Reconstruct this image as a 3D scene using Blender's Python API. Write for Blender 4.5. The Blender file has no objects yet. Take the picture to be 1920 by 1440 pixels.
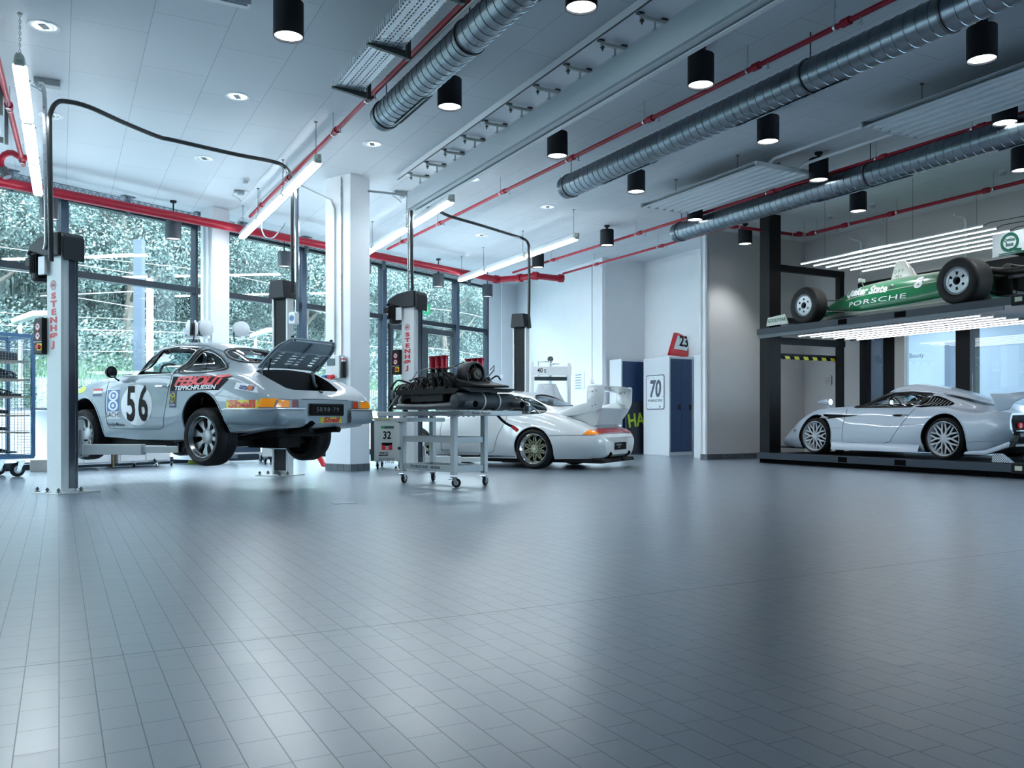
import bpy, bmesh, math, random
from mathutils import Vector, Matrix
from mathutils.bvhtree import BVHTree
from mathutils.geometry import tessellate_polygon
PI = math.pi
rnd = random.Random(7)
SC = bpy.context.scene
COL = SC.collection

# ------------------------------------------------------------------ camera
EYE = 0.8          # lens height
FOC = 1613.0       # focal length in pixels of the 1920 wide frame
HOR = 787.0        # horizon row
cam_d = bpy.data.cameras.new('camera')
cam = bpy.data.objects.new('camera', cam_d)
COL.objects.link(cam)
cam.location = (0, 0, EYE)
cam.rotation_euler = (PI / 2, 0, 0)
cam_d.sensor_width = 36.0
cam_d.lens = FOC / 1920 * 36.0
cam_d.shift_y = (HOR - 720) / 1920
cam_d.clip_end = 300
SC.camera = cam
SC.view_settings.view_transform = 'Standard'
SC.view_settings.look = 'None'
SC.view_settings.gamma = 1
SC.view_settings.use_curve_mapping = False
SC.view_settings.exposure = 1.2
try:
    SC.cycles.max_bounces = 8
    SC.cycles.transparent_max_bounces = 16
    SC.cycles.sample_clamp_indirect = 6
    SC.cycles.caustics_reflective = False
    SC.cycles.caustics_refractive = False
except Exception:
    pass

# ------------------------------------------------------------------ world: overcast sky
world = bpy.data.worlds.new('overcast_sky')
SC.world = world
world.use_nodes = True
wn = world.node_tree.nodes
bg = wn['Background']
bg.inputs['Color'].default_value = (0.75, 0.90, 1.0, 1)
bg.inputs['Strength'].default_value = 6.0

sun_d = bpy.data.lights.new('sun', 'SUN')
sun_d.energy = 6.5
sun_d.angle = 0.6
sun_d.color = (0.93, 0.98, 1.0)
sun = bpy.data.objects.new('sun', sun_d)
COL.objects.link(sun)
sun.rotation_euler = (math.radians(38), math.radians(4), math.radians(-10))

# plan directions of the building: floor tile rows, their normal, window wall, its normal
A = Vector((-.466, .885, 0))
B = Vector((.885, .466, 0))
W = Vector((.5764, .8172, 0))
N = Vector((.8172, -.5764, 0))
ANG_A = math.atan2(A.y, A.x)
ANG_B = math.atan2(B.y, B.x)
ANG_W = math.atan2(W.y, W.x)
CEIL = 4.61

def ab(a, b, z=0.0):
    v = A * a + B * b
    return Vector((v.x, v.y, z))

def plane_pt(x, y, z=0.0):
    """point of the horizontal plane at height z seen at column x, row y"""
    d = FOC * (z - EYE) / (HOR - y)
    return Vector(((x - 960) / FOC * d, d, z))

def depth_pt(x, y, d):
    return Vector(((x - 960) / FOC * d, d, EYE + (HOR - y) / FOC * d))

# ------------------------------------------------------------------ materials
MATS = {}
def mat(name, col=(.8, .8, .8), rough=.5, metal=0.0, emit=0.0, ecol=None, coat=0.0, noise=0.0, nscale=40, bump=0.0, spec=None, alpha=1.0, trans=0.0):
    if name in MATS:
        return MATS[name]
    m = bpy.data.materials.new(name)
    m.use_nodes = True
    nt = m.node_tree
    p = nt.nodes['Principled BSDF']
    p.inputs['Base Color'].default_value = (*col, 1)
    p.inputs['Roughness'].default_value = rough
    p.inputs['Metallic'].default_value = metal
    if coat:
        p.inputs['Coat Weight'].default_value = coat
        p.inputs['Coat Roughness'].default_value = .04
    if spec is not None:
        p.inputs['Specular IOR Level'].default_value = spec
    if emit:
        p.inputs['Emission Color'].default_value = (*(ecol or col), 1)
        p.inputs['Emission Strength'].default_value = emit
    tc = nt.nodes.new('ShaderNodeTexCoord')
    nz = nt.nodes.new('ShaderNodeTexNoise')
    nz.inputs['Scale'].default_value = nscale
    nt.links.new(tc.outputs['Object'], nz.inputs['Vector'])
    if noise:
        mx = nt.nodes.new('ShaderNodeMixRGB')
        mx.blend_type = 'MULTIPLY'
        mx.inputs['Fac'].default_value = 1
        mx.inputs['Color1'].default_value = (*col, 1)
        rp = nt.nodes.new('ShaderNodeMapRange')
        rp.inputs['To Min'].default_value = 1 - noise
        rp.inputs['To Max'].default_value = 1 + noise
        nt.links.new(nz.outputs['Fac'], rp.inputs['Value'])
        nt.links.new(rp.outputs['Result'], mx.inputs['Color2'])
        nt.links.new(mx.outputs['Color'], p.inputs['Base Color'])
    # faint roughness break-up on every surface
    r2 = nt.nodes.new('ShaderNodeMapRange')
    r2.inputs['To Min'].default_value = max(0, rough * .9)
    r2.inputs['To Max'].default_value = min(1, rough * 1.1)
    nt.links.new(nz.outputs['Fac'], r2.inputs['Value'])
    nt.links.new(r2.outputs['Result'], p.inputs['Roughness'])
    if bump:
        bp = nt.nodes.new('ShaderNodeBump')
        bp.inputs['Strength'].default_value = bump
        bp.inputs['Distance'].default_value = .01
        nt.links.new(nz.outputs['Fac'], bp.inputs['Height'])
        nt.links.new(bp.outputs['Normal'], p.inputs['Normal'])
    MATS[name] = m
    return m

def glass_mat(name, tint=(.9, .96, .97), refl=.09, rough=0.0):
    if name in MATS:
        return MATS[name]
    m = bpy.data.materials.new(name)
    m.use_nodes = True
    nt = m.node_tree
    nt.nodes.clear()
    out = nt.nodes.new('ShaderNodeOutputMaterial')
    tr = nt.nodes.new('ShaderNodeBsdfTransparent')
    tr.inputs['Color'].default_value = (*tint, 1)
    gl = nt.nodes.new('ShaderNodeBsdfGlossy')
    gl.inputs['Roughness'].default_value = rough
    fr = nt.nodes.new('ShaderNodeLayerWeight')
    fr.inputs['Blend'].default_value = .5
    pw = nt.nodes.new('ShaderNodeMath')
    pw.operation = 'POWER'
    pw.inputs[1].default_value = 4.5
    mr = nt.nodes.new('ShaderNodeMapRange')
    mr.inputs['To Min'].default_value = refl
    mr.inputs['To Max'].default_value = .75
    mx = nt.nodes.new('ShaderNodeMixShader')
    nt.links.new(fr.outputs['Facing'], pw.inputs[0])
    nt.links.new(pw.outputs[0], mr.inputs['Value'])
    nt.links.new(mr.outputs['Result'], mx.inputs['Fac'])
    nt.links.new(tr.outputs['BSDF'], mx.inputs[1])
    nt.links.new(gl.outputs['BSDF'], mx.inputs[2])
    nt.links.new(mx.outputs['Shader'], out.inputs['Surface'])
    MATS[name] = m
    return m

WHITE_WALL = mat('white_wall_paint', (.80, .83, .86), .8, noise=.03, nscale=3)
GREY_WALL = mat('pale_grey_wall_paint', (.62, .61, .60), .8, noise=.03, nscale=3)
WHITE_MET = mat('white_powder_coat', (.78, .80, .82), .35)
GREY_MET = mat('light_grey_powder_coat', (.60, .63, .63), .4, noise=.04)
DARK_FRAME = mat('blue_black_frame', (.018, .028, .042), .4, spec=.25)
BLACK = mat('black_plastic', (.010, .011, .013), .5, spec=.25)
BLACK_SATIN = mat('black_satin_metal', (.014, .016, .018), .45, spec=.3)
BLACK_MATTE = mat('matte_black', (.004, .004, .005), .9, spec=.05)
LAMP_BLACK = mat('lamp_charcoal', (.013, .016, .021), .6, spec=.25)
STEEL = mat('brushed_steel', (.55, .58, .6), .28, metal=1.0, noise=.1, nscale=30)
GALV = mat('galvanised_steel', (.17, .205, .235), .32, metal=1.0, noise=.25, nscale=14)
CHROME = mat('chrome', (.85, .87, .9), .08, metal=1.0)
DARK_STEEL = mat('dark_steel', (.10, .11, .12), .4, metal=.8, noise=.2)
RED_PIPE = mat('red_pipe_paint', (.36, .008, .028), .38, spec=.3)
RED = mat('red_print', (.62, .02, .03), .45)
RED_SIGN = mat('bright_red_paint', (.75, .02, .03), .35)
INK = mat('black_print', (.006, .006, .007), .6, spec=.12)
WHITE_INK = mat('white_print', (.85, .87, .9), .5)
YELLOW_INK = mat('yellow_print', (.85, .72, .02), .45)
BLUE_INK = mat('blue_print', (.02, .14, .36), .45)
GREY_INK = mat('slate_print', (.08, .10, .13), .5)
RUBBER = mat('tyre_rubber', (.016, .016, .018), .62, noise=.2, nscale=60, bump=.1, spec=.25)
RUBBER_WORN = mat('slick_rubber', (.016, .015, .015), .6, noise=.25, nscale=9, spec=.3)
TUBE_LIGHT = mat('fluorescent_tube_glow', (1, 1, 1), .5, emit=20.0, ecol=(.86, .95, 1.0))
LED_LIGHT = mat('led_strip_glow', (1, 1, 1), .5, emit=3.2, ecol=(.97, .98, 1.0))
LAMP_GLOW = mat('lamp_reflector_glow', (1, 1, 1), .3, emit=3.5, ecol=(.93, .98, 1.0))
WIN_GLASS = glass_mat('window_glass', (.92, .96, .98), .05)
CAR_GLASS = glass_mat('car_glass', (.62, .72, .76), .07)

# ------------------------------------------------------------------ mesh builder
def rotz(a):
    return Matrix.Rotation(a, 4, 'Z')

class MB:
    def __init__(self):
        self.bm = bmesh.new()
        self.mi = 0
    def _faces(self, fs):
        for f in fs:
            f.material_index = self.mi
    def box(self, c, s, rot=None):
        m = Matrix.Translation(c)
        if rot is not None:
            m = m @ (rotz(rot) if isinstance(rot, (int, float)) else rot)
        m = m @ Matrix.Diagonal((s[0], s[1], s[2], 1))
        r = bmesh.ops.create_cube(self.bm, size=1, matrix=m)
        self._faces({f for v in r['verts'] for f in v.link_faces})
        return self
    def span(self, p0, p1):
        c = [(a + b) / 2 for a, b in zip(p0, p1)]
        s = [abs(b - a) for a, b in zip(p0, p1)]
        return self.box(c, s)
    def beam(self, p0, p1, w, h):
        """rectangular bar from p0 to p1"""
        p0, p1 = Vector(p0), Vector(p1)
        d = p1 - p0
        L = d.length
        x = d.normalized()
        up = Vector((0, 0, 1)) if abs(x.z) < .99 else Vector((0, 1, 0))
        y = up.cross(x).normalized()
        z = x.cross(y)
        m = Matrix((x, y, z)).transposed().to_4x4()
        m = Matrix.Translation((p0 + p1) / 2) @ m
        return self.box((0, 0, 0), (L, w, h), None) if False else self._mbox(m, (L, w, h))
    def _mbox(self, m, s):
        r = bmesh.ops.create_cube(self.bm, size=1, matrix=m @ Matrix.Diagonal((s[0], s[1], s[2], 1)))
        self._faces({f for v in r['verts'] for f in v.link_faces})
        return self
    def cyl(self, p0, p1, r, r2=None, seg=20, caps=True):
        p0, p1 = Vector(p0), Vector(p1)
        d = p1 - p0
        q = d.to_track_quat('Z', 'Y').to_matrix().to_4x4()
        m = Matrix.Translation((p0 + p1) / 2) @ q
        res = bmesh.ops.create_cone(self.bm, cap_ends=caps, cap_tris=False, segments=seg, radius1=max(r, 1e-5),
                                    radius2=max(r if r2 is None else r2, 1e-5), depth=d.length, matrix=m)
        self._faces({f for v in res['verts'] for f in v.link_faces})
        return self
    def ball(self, c, r, s=(1, 1, 1), seg=14):
        m = Matrix.Translation(c) @ Matrix.Diagonal((s[0], s[1], s[2], 1))
        res = bmesh.ops.create_uvsphere(self.bm, u_segments=seg, v_segments=max(6, seg // 2 + 2), radius=r, matrix=m)
        self._faces({f for v in res['verts'] for f in v.link_faces})
        return self
    def tube(self, pts, r, seg=8, closed=False, caps=True):
        pts = [Vector(p) for p in pts]
        n = len(pts)
        rings = []
        ref = None
        for i, p in enumerate(pts):
            if closed:
                t = pts[(i + 1) % n] - pts[i - 1]
            else:
                t = pts[min(i + 1, n - 1)] - pts[max(i - 1, 0)]
            t.normalize()
            if ref is None:
                ref = Vector((0, 0, 1)) if abs(t.z) < .9 else Vector((1, 0, 0))
            u = ref - t * ref.dot(t)
            if u.length < 1e-4:
                u = t.orthogonal()
            u.normalize()
            ref = u
            v = t.cross(u)
            rr = r[i] if isinstance(r, (list, tuple)) else r
            rings.append([self.bm.verts.new(p + u * (rr * math.cos(2 * PI * k / seg)) + v * (rr * math.sin(2 * PI * k / seg))) for k in range(seg)])
        fs = []
        for i in range(n if closed else n - 1):
            a, b = rings[i], rings[(i + 1) % n]
            for k in range(seg):
                fs.append(self.bm.faces.new((a[k], a[(k + 1) % seg], b[(k + 1) % seg], b[k])))
        if not closed and caps:
            fs.append(self.bm.faces.new(rings[0][::-1]))
            fs.append(self.bm.faces.new(rings[-1]))
        self._faces(fs)
        return self
    def lathe(self, prof, m=None, seg=32, a0=0.0, a1=2 * PI):
        """prof: (radius, height) turned about local Z"""
        m = m or Matrix.Identity(4)
        full = abs(a1 - a0 - 2 * PI) < 1e-6
        rings = []
        for r, z in prof:
            if r < 1e-6:
                rings.append([self.bm.verts.new(m @ Vector((0, 0, z)))])
            else:
                k = seg if full else seg + 1
                rings.append([self.bm.verts.new(m @ Vector((r * math.cos(a0 + (a1 - a0) * i / seg), r * math.sin(a0 + (a1 - a0) * i / seg), z))) for i in range(k)])
        fs = []
        for a, b in zip(rings, rings[1:]):
            if len(a) == 1 and len(b) == 1:
                continue
            cnt = seg
            for i in range(cnt):
                j = (i + 1) % seg if full else i + 1
                if len(a) == 1:
                    fs.append(self.bm.faces.new((a[0], b[j], b[i])))
                elif len(b) == 1:
                    fs.append(self.bm.faces.new((a[i], a[j], b[0])))
                else:
                    fs.append(self.bm.faces.new((a[i], a[j], b[j], b[i])))
        self._faces(fs)
        return self
    def prism(self, poly, h, m=None):
        """poly (x, y) extruded along local Z from 0 to h"""
        m = m or Matrix.Identity(4)
        bot = [self.bm.verts.new(m @ Vector((x, y, 0))) for x, y in poly]
        top = [self.bm.verts.new(m @ Vector((x, y, h))) for x, y in poly]
        n = len(poly)
        fs = [self.bm.faces.new(bot[::-1]), self.bm.faces.new(top)]
        for i in range(n):
            fs.append(self.bm.faces.new((bot[i], bot[(i + 1) % n], top[(i + 1) % n], top[i])))
        self._faces(fs)
        return self
    def face(self, pts):
        f = self.bm.faces.new([self.bm.verts.new(p) for p in pts])
        self._faces([f])
        return self
    def build(self, name, mats, parent=None, loc=None, rot=None, bevel=0.0, smooth=35, seg=1, fix=True):
        if fix:
            bmesh.ops.recalc_face_normals(self.bm, faces=self.bm.faces[:])
        if bevel:
            es = [e for e in self.bm.edges if len(e.link_faces) == 2 and e.calc_face_angle(0) > .6]
            bmesh.ops.bevel(self.bm, geom=es, offset=bevel, segments=seg, affect='EDGES', profile=.5, clamp_overlap=True)
        me = bpy.data.meshes.new(name)
        self.bm.to_mesh(me)
        self.bm.free()
        if not isinstance(mats, (list, tuple)):
            mats = [mats]
        for m_ in mats:
            me.materials.append(m_)
        if smooth:
            me.polygons.foreach_set('use_smooth', [True] * len(me.polygons))
            me.set_sharp_from_angle(angle=math.radians(smooth))
        return link(name, me, parent, loc, rot)

def link(name, me, parent=None, loc=None, rot=None):
    o = bpy.data.objects.new(name, me)
    COL.objects.link(o)
    if parent is not None:
        o.parent = parent
    if loc is not None:
        o.location = loc
    if rot is not None:
        o.rotation_euler = (0, 0, rot) if isinstance(rot, (int, float)) else rot
    return o

def tag(o, label=None, cat=None, group=None, kind=None):
    if label:
        o['label'] = label
    if cat:
        o['category'] = cat
    if group:
        o['group'] = group
    if kind:
        o['kind'] = kind
    return o

def thing(name, label, cat, loc=(0, 0, 0), rot=0.0, group=None):
    o = bpy.data.objects.new(name, None)
    COL.objects.link(o)
    o.empty_display_size = .2
    o.location = loc
    o.rotation_euler = (0, 0, rot) if isinstance(rot, (int, float)) else rot
    return tag(o, label, cat, group)

def copy_thing(src, label, loc, rot=None):
    """a copy of a thing with copies of its parts and sub-parts, sharing mesh data"""
    r = src.copy()
    COL.objects.link(r)
    r.location = loc
    if rot is not None:
        r.rotation_euler = (0, 0, rot)
    r['label'] = label
    for ch in src.children:
        c = ch.copy()
        COL.objects.link(c)
        c.parent = r
        for g in ch.children:
            d = g.copy()
            COL.objects.link(d)
            d.parent = c
    return r

def struct(o):
    o['kind'] = 'structure'
    return o

def rrect(w, h, r, n=4, cx=0, cy=0):
    out = []
    for qx, qy, a in ((1, 1, 0), (-1, 1, 90), (-1, -1, 180), (1, -1, 270)):
        for i in range(n + 1):
            t = math.radians(a + 90 * i / n)
            out.append((cx + qx * (w / 2 - r) + r * math.cos(t), cy + qy * (h / 2 - r) + r * math.sin(t)))
    return out

def ellipse(cx, cy, a, b, n=32):
    return [(cx + a * math.cos(2 * PI * i / n), cy + b * math.sin(2 * PI * i / n)) for i in range(n)]

# ------------------------------------------------------------------ lettering
def text_mesh(s, size=1.0, sx=1.0, shear=0.0, extrude=0.0, align='CENTER', bold=0.0, spacing=1.0, res=3, line=1.0):
    cu = bpy.data.curves.new('lettering', 'FONT')
    cu.body = s
    cu.size = size
    cu.align_x = align
    cu.align_y = 'CENTER'
    cu.shear = shear
    cu.extrude = extrude
    cu.offset = bold
    cu.space_character = spacing
    cu.space_line = line
    cu.resolution_u = res
    o = bpy.data.objects.new('lettering', cu)
    COL.objects.link(o)
    dg = bpy.context.evaluated_depsgraph_get()
    me = bpy.data.meshes.new_from_object(o.evaluated_get(dg))
    bpy.data.objects.remove(o)
    for v in me.vertices:
        v.co.x *= sx
    return me

def frame_matrix(origin, xdir, ydir):
    x = Vector(xdir).normalized()
    y = Vector(ydir)
    y = (y - x * y.dot(x)).normalized()
    z = x.cross(y)
    m = Matrix((x, y, z)).transposed().to_4x4()
    m.translation = Vector(origin)
    return m

def put_text(name, s, m, material, parent=None, **kw):
    kw.setdefault('extrude', .0008)
    me = text_mesh(s, **kw)
    me.transform(m)
    me.materials.clear()
    me.materials.append(material)
    return link(name, me, parent)
# ------------------------------------------------------------------ floor
def node(nt, t, **kw):
    n = nt.nodes.new(t)
    for k, v in kw.items():
        setattr(n, k, v)
    return n

def nmath(nt, op, a, b=None, c=None):
    n = nt.nodes.new('ShaderNodeMath')
    n.operation = op
    for i, v in enumerate((a, b, c)):
        if v is None:
            continue
        if isinstance(v, (int, float)):
            n.inputs[i].default_value = v
        else:
            nt.links.new(v, n.inputs[i])
    return n.outputs[0]

TILE_W, TILE_L = .0965, .176
def floor_material():
    m = bpy.data.materials.new('grey_floor_tiles')
    m.use_nodes = True
    nt = m.node_tree
    p = nt.nodes['Principled BSDF']
    tc = node(nt, 'ShaderNodeTexCoord')
    sp = node(nt, 'ShaderNodeSeparateXYZ')
    nt.links.new(tc.outputs['Object'], sp.inputs[0])
    u, v = sp.outputs[0], sp.outputs[1]       # u along the rows, v across them
    vr = nmath(nt, 'DIVIDE', v, TILE_W)
    row = nmath(nt, 'FLOOR', vr)
    fv = nmath(nt, 'FRACT', vr)
    wn1 = node(nt, 'ShaderNodeTexWhiteNoise', noise_dimensions='1D')
    nt.links.new(row, wn1.inputs['W'])
    ur = nmath(nt, 'ADD', nmath(nt, 'DIVIDE', u, TILE_L), wn1.outputs['Value'])
    coln = nmath(nt, 'FLOOR', ur)
    fu = nmath(nt, 'FRACT', ur)
    def edge(f, size, g):
        d = nmath(nt, 'MINIMUM', f, nmath(nt, 'SUBTRACT', 1.0, f))
        d = nmath(nt, 'MULTIPLY', d, size)
        mr = node(nt, 'ShaderNodeMapRange', interpolation_type='SMOOTHSTEP')
        nt.links.new(d, mr.inputs['Value'])
        mr.inputs['From Min'].default_value = g * .35
        mr.inputs['From Max'].default_value = g
        return mr.outputs['Result']
    tile = nmath(nt, 'MULTIPLY', edge(fv, TILE_W, .0021), edge(fu, TILE_L, .0019))
    # expansion joint across the rows
    dj = nmath(nt, 'ABSOLUTE', nmath(nt, 'SUBTRACT', u, 3.205))
    mj = node(nt, 'ShaderNodeMapRange')
    nt.links.new(dj, mj.inputs['Value'])
    mj.inputs['From Min'].default_value = .0025
    mj.inputs['From Max'].default_value = .005
    joint = mj.outputs['Result']
    tile = nmath(nt, 'MULTIPLY', tile, joint)
    cb = node(nt, 'ShaderNodeCombineXYZ')
    nt.links.new(row, cb.inputs[0])
    nt.links.new(coln, cb.inputs[1])
    wn2 = node(nt, 'ShaderNodeTexWhiteNoise', noise_dimensions='2D')
    nt.links.new(cb.outputs[0], wn2.inputs['Vector'])
    big = node(nt, 'ShaderNodeTexNoise')
    big.inputs['Scale'].default_value = .45
    big.inputs['Detail'].default_value = 2
    nt.links.new(tc.outputs['Object'], big.inputs['Vector'])
    fine = node(nt, 'ShaderNodeTexNoise')
    fine.inputs['Scale'].default_value = 260
    nt.links.new(tc.outputs['Object'], fine.inputs['Vector'])
    val = nmath(nt, 'ADD', .84, nmath(nt, 'MULTIPLY', wn2.outputs['Value'], .17))
    val = nmath(nt, 'ADD', val, nmath(nt, 'MULTIPLY', big.outputs['Fac'], .14))
    val = nmath(nt, 'ADD', val, nmath(nt, 'MULTIPLY', fine.outputs['Fac'], .10))
    hs = node(nt, 'ShaderNodeMixRGB', blend_type='MULTIPLY')
    hs.inputs['Fac'].default_value = 1
    hs.inputs['Color1'].default_value = (.135, .174, .222, 1)
    cv = node(nt, 'ShaderNodeCombineXYZ')
    for i in range(3):
        nt.links.new(val, cv.inputs[i])
    nt.links.new(cv.outputs[0], hs.inputs['Color2'])
    mx = node(nt, 'ShaderNodeMixRGB')
    mx.inputs['Color1'].default_value = (.035, .045, .052, 1)
    nt.links.new(tile, mx.inputs['Fac'])
    nt.links.new(hs.outputs['Color'], mx.inputs['Color2'])
    nt.links.new(mx.outputs['Color'], p.inputs['Base Color'])
    ro = nmath(nt, 'ADD', .30, nmath(nt, 'MULTIPLY', wn2.outputs['Value'], .07))
    ro = nmath(nt, 'ADD', ro, nmath(nt, 'MULTIPLY', nmath(nt, 'SUBTRACT', 1.0, tile), .4))
    nt.links.new(ro, p.inputs['Roughness'])
    p.inputs['Specular IOR Level'].default_value = 1.0
    p.inputs['Coat Weight'].default_value = .85
    p.inputs['Coat Roughness'].default_value = .30
    bp = node(nt, 'ShaderNodeBump')
    bp.inputs['Strength'].default_value = .55
    bp.inputs['Distance'].default_value = .002
    hh = nmath(nt, 'ADD', tile, nmath(nt, 'MULTIPLY', wn2.outputs['Value'], .10))
    hh = nmath(nt, 'ADD', hh, nmath(nt, 'MULTIPLY', fine.outputs['Fac'], .05))
    nt.links.new(hh, bp.inputs['Height'])
    nt.links.new(bp.outputs['Normal'], p.inputs['Normal'])
    return m

# room plan, counter-clockwise seen from above, starting on the window wall
WO = Vector((-7.95, 13.35, 0))         # window wall origin
def wpt(t, o=0.0, z=0.0):
    """t along the window wall, o metres into the room"""
    v = WO + W * t + N * o
    return Vector((v.x, v.y, z))
WEND = 12.6
PLAN_BACK = [wpt(WEND), Vector((-.30, 24.3, 0)), Vector((.12, 24.55, 0)), Vector((2.12, 20.2, 0)), Vector((3.22, 20.87, 0)),
             ab(13.6, 12.64), ab(13.6, 11.47), ab(13.4, 11.47), ab(13.4, 14.15)]

fl = MB()
fl.face([(-14, -26, 0), (32, -26, 0), (32, 30, 0), (-14, 30, 0)][::1])
# floor polygon in the tile frame (x along A, y along -B)
fm = MB()
floor_outline = [wpt(-22), wpt(WEND)] + PLAN_BACK[1:] + [ab(-8, 14.15), Vector((9.0, -6.5, 0))]
inv = rotz(-ANG_A)
fl.bm.free()
def tessellated(outline, z, inv_m):
    mb = MB()
    vs = [mb.bm.verts.new(inv_m @ Vector((p.x, p.y, z))) for p in outline]
    for t in tessellate_polygon([[Vector((p.x, p.y, 0)) for p in outline]]):
        try:
            mb.bm.faces.new([vs[i] for i in t])
        except ValueError:
            pass
    return mb
floor = struct(tessellated(floor_outline, 0, inv).build('floor', floor_material(), rot=ANG_A, smooth=0))

# ------------------------------------------------------------------ ceiling with panel joints
def ceiling_material():
    m = bpy.data.materials.new('ceiling_panels')
    m.use_nodes = True
    nt = m.node_tree
    p = nt.nodes['Principled BSDF']
    tc = node(nt, 'ShaderNodeTexCoord')
    mp = node(nt, 'ShaderNodeMapping')
    mp.inputs['Location'].default_value = (.35, .1, 0)
    nt.links.new(tc.outputs['Object'], mp.inputs['Vector'])
    br = node(nt, 'ShaderNodeTexBrick')
    br.inputs['Scale'].default_value = 1
    br.inputs['Brick Width'].default_value = 1.36
    br.inputs['Row Height'].default_value = .68
    br.inputs['Mortar Size'].default_value = .004
    br.inputs['Mortar Smooth'].default_value = .2
    br.offset = .37
    br.inputs['Color1'].default_value = (.66, .70, .735, 1)
    br.inputs['Color2'].default_value = (.63, .67, .705, 1)
    br.inputs['Mortar'].default_value = (.40, .43, .46, 1)
    nt.links.new(mp.outputs[0], br.inputs['Vector'])
    nt.links.new(br.outputs['Color'], p.inputs['Base Color'])
    p.inputs['Roughness'].default_value = .7
    return m
ceiling = struct(tessellated(floor_outline, 0, inv).build('ceiling', ceiling_material(), loc=(0, 0, CEIL), rot=ANG_A, smooth=0))
roof_slab = struct(tessellated(floor_outline, 0, inv).build('trim_1', mat('roof_slab', (.3, .3, .3), .9), loc=(0, 0, CEIL + .25), rot=ANG_A, smooth=0))

def wall(name, p0, p1, z0, z1, m, th=.12, side=1):
    """wall panel whose room face runs p0 -> p1; th goes to the left of the run (outside)"""
    d = (p1 - p0)
    n = Vector((-d.y, d.x, 0)).normalized() * side
    q = [p0, p1, p1 + n * th, p0 + n * th]
    mb = MB()
    mb.prism([(v.x, v.y) for v in q], z1 - z0, Matrix.Translation((0, 0, z0)))
    return struct(mb.build(name, m, smooth=0))

# solid walls (the run order keeps the room on the right hand side)
names = ['wall_window_end', 'wall_recess', 'wall_hoist', 'wall_locker', 'wall_locker_side', 'wall_pier_back', 'wall_pier_edge', 'wall_pier']
for nme, a, b in zip(names, PLAN_BACK, PLAN_BACK[1:]):
    wall(nme, a, b, 0, CEIL, GREY_WALL if nme == 'wall_pier' else WHITE_WALL, th=.10 if 'pier' not in nme else .06)
BACKWALL = mat('back_wall_plaster', (.52, .52, .53), .8, noise=.03, nscale=3)
wall('wall_back_upper', ab(13.4, 14.15), ab(-8, 14.15), 3.52, CEIL, BACKWALL)
wall('wall_back_left', ab(13.4, 14.15), ab(11.97, 14.15), 0, 3.52, BACKWALL)
wall('wall_near', Vector((9.0, -6.5, 0)), wpt(-22), 0, CEIL, BACKWALL)
wall('wall_near_right', ab(-8, 14.15), Vector((9.0, -6.5, 0)), 0, CEIL, BACKWALL)

# tile skirting on pier and column
SKIRT = mat('dark_skirting_tiles', (.10, .115, .13), .4, noise=.12, nscale=6)
def skirting(name, p0, p1, z=.11, step=.12):
    d = p1 - p0
    L = d.length
    n = Vector((d.y, -d.x, 0)).normalized()
    mb = MB()
    k = max(1, int(round(L / step)))
    u = d / k
    for i in range(k):
        a = p0 + u * (i + .03)
        b = p0 + u * (i + .97)
        q = [a, b, b + n * .012, a + n * .012]
        mb.prism([(v.x, v.y) for v in q], z)
    return struct(mb.build(name, SKIRT, smooth=0))
skirting('baseboard_pier', ab(13.4, 11.47), ab(13.4, 13.2))
skirting('baseboard_pier_edge', ab(13.6, 11.47), ab(13.4, 11.47), step=.1)
skirting('baseboard_recess', Vector((.12, 24.55, 0)), Vector((2.12, 20.2, 0)))

# ------------------------------------------------------------------ window wall (local x along the wall, y outward)
TR_Z = 3.225
GL_TOP = 4.43
mull = [-22, -19.2, -16.6, -14.1, -11.5, -9.0, -6.5, -4.0, -1.5, .975, 3.45, 6.05, 8.5, 11.24, 12.58]
wide = {.975, 6.05, 8.5, 11.24, -1.5}
for i, (a, b) in enumerate(zip(mull, mull[1:])):
    root = bpy.data.objects.new('window_%d' % (i + 1), None)
    COL.objects.link(root)
    root.location = WO
    root.rotation_euler = (0, 0, ANG_W)
    struct(root)
    f = MB()
    wa = .11 if a in wide else .045
    f.box((a, .02, (GL_TOP) / 2), (wa, .16, GL_TOP))
    if i == len(mull) - 2:
        f.box((b, .02, GL_TOP / 2), (.05, .16, GL_TOP))
    f.box(((a + b) / 2, .02, TR_Z), (b - a, .14, .11))
    f.box(((a + b) / 2, .02, GL_TOP), (b - a, .14, .06))
    f.box(((a + b) / 2, .02, .06), (b - a, .14, .12))
    f.build('window_frame', DARK_FRAME, root, smooth=0)
    g = MB()
    if a in wide:
        # polished blue-grey inner face of the wide mullions
        c = MB()
        c.box((a + .0, -.066, GL_TOP / 2), (.13, .012, GL_TOP - .1))
        c.build('mullion_cover', mat('anodised_blue_grey', (.05, .085, .13), .35, metal=.3), root, smooth=0)
    g.span((a + wa / 2, .03, .12), (b, .036, TR_Z - .055))
    g.span((a + wa / 2, .03, TR_Z + .055), (b, .036, GL_TOP - .03))
    g.build('pane', WIN_GLASS, root, smooth=0)
s = MB()
s.span((-22, -.05, GL_TOP + .03), (WEND, .2, CEIL))
struct(s.build('wall_window_head', WHITE_WALL, loc=WO, rot=ANG_W, smooth=0))

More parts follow.
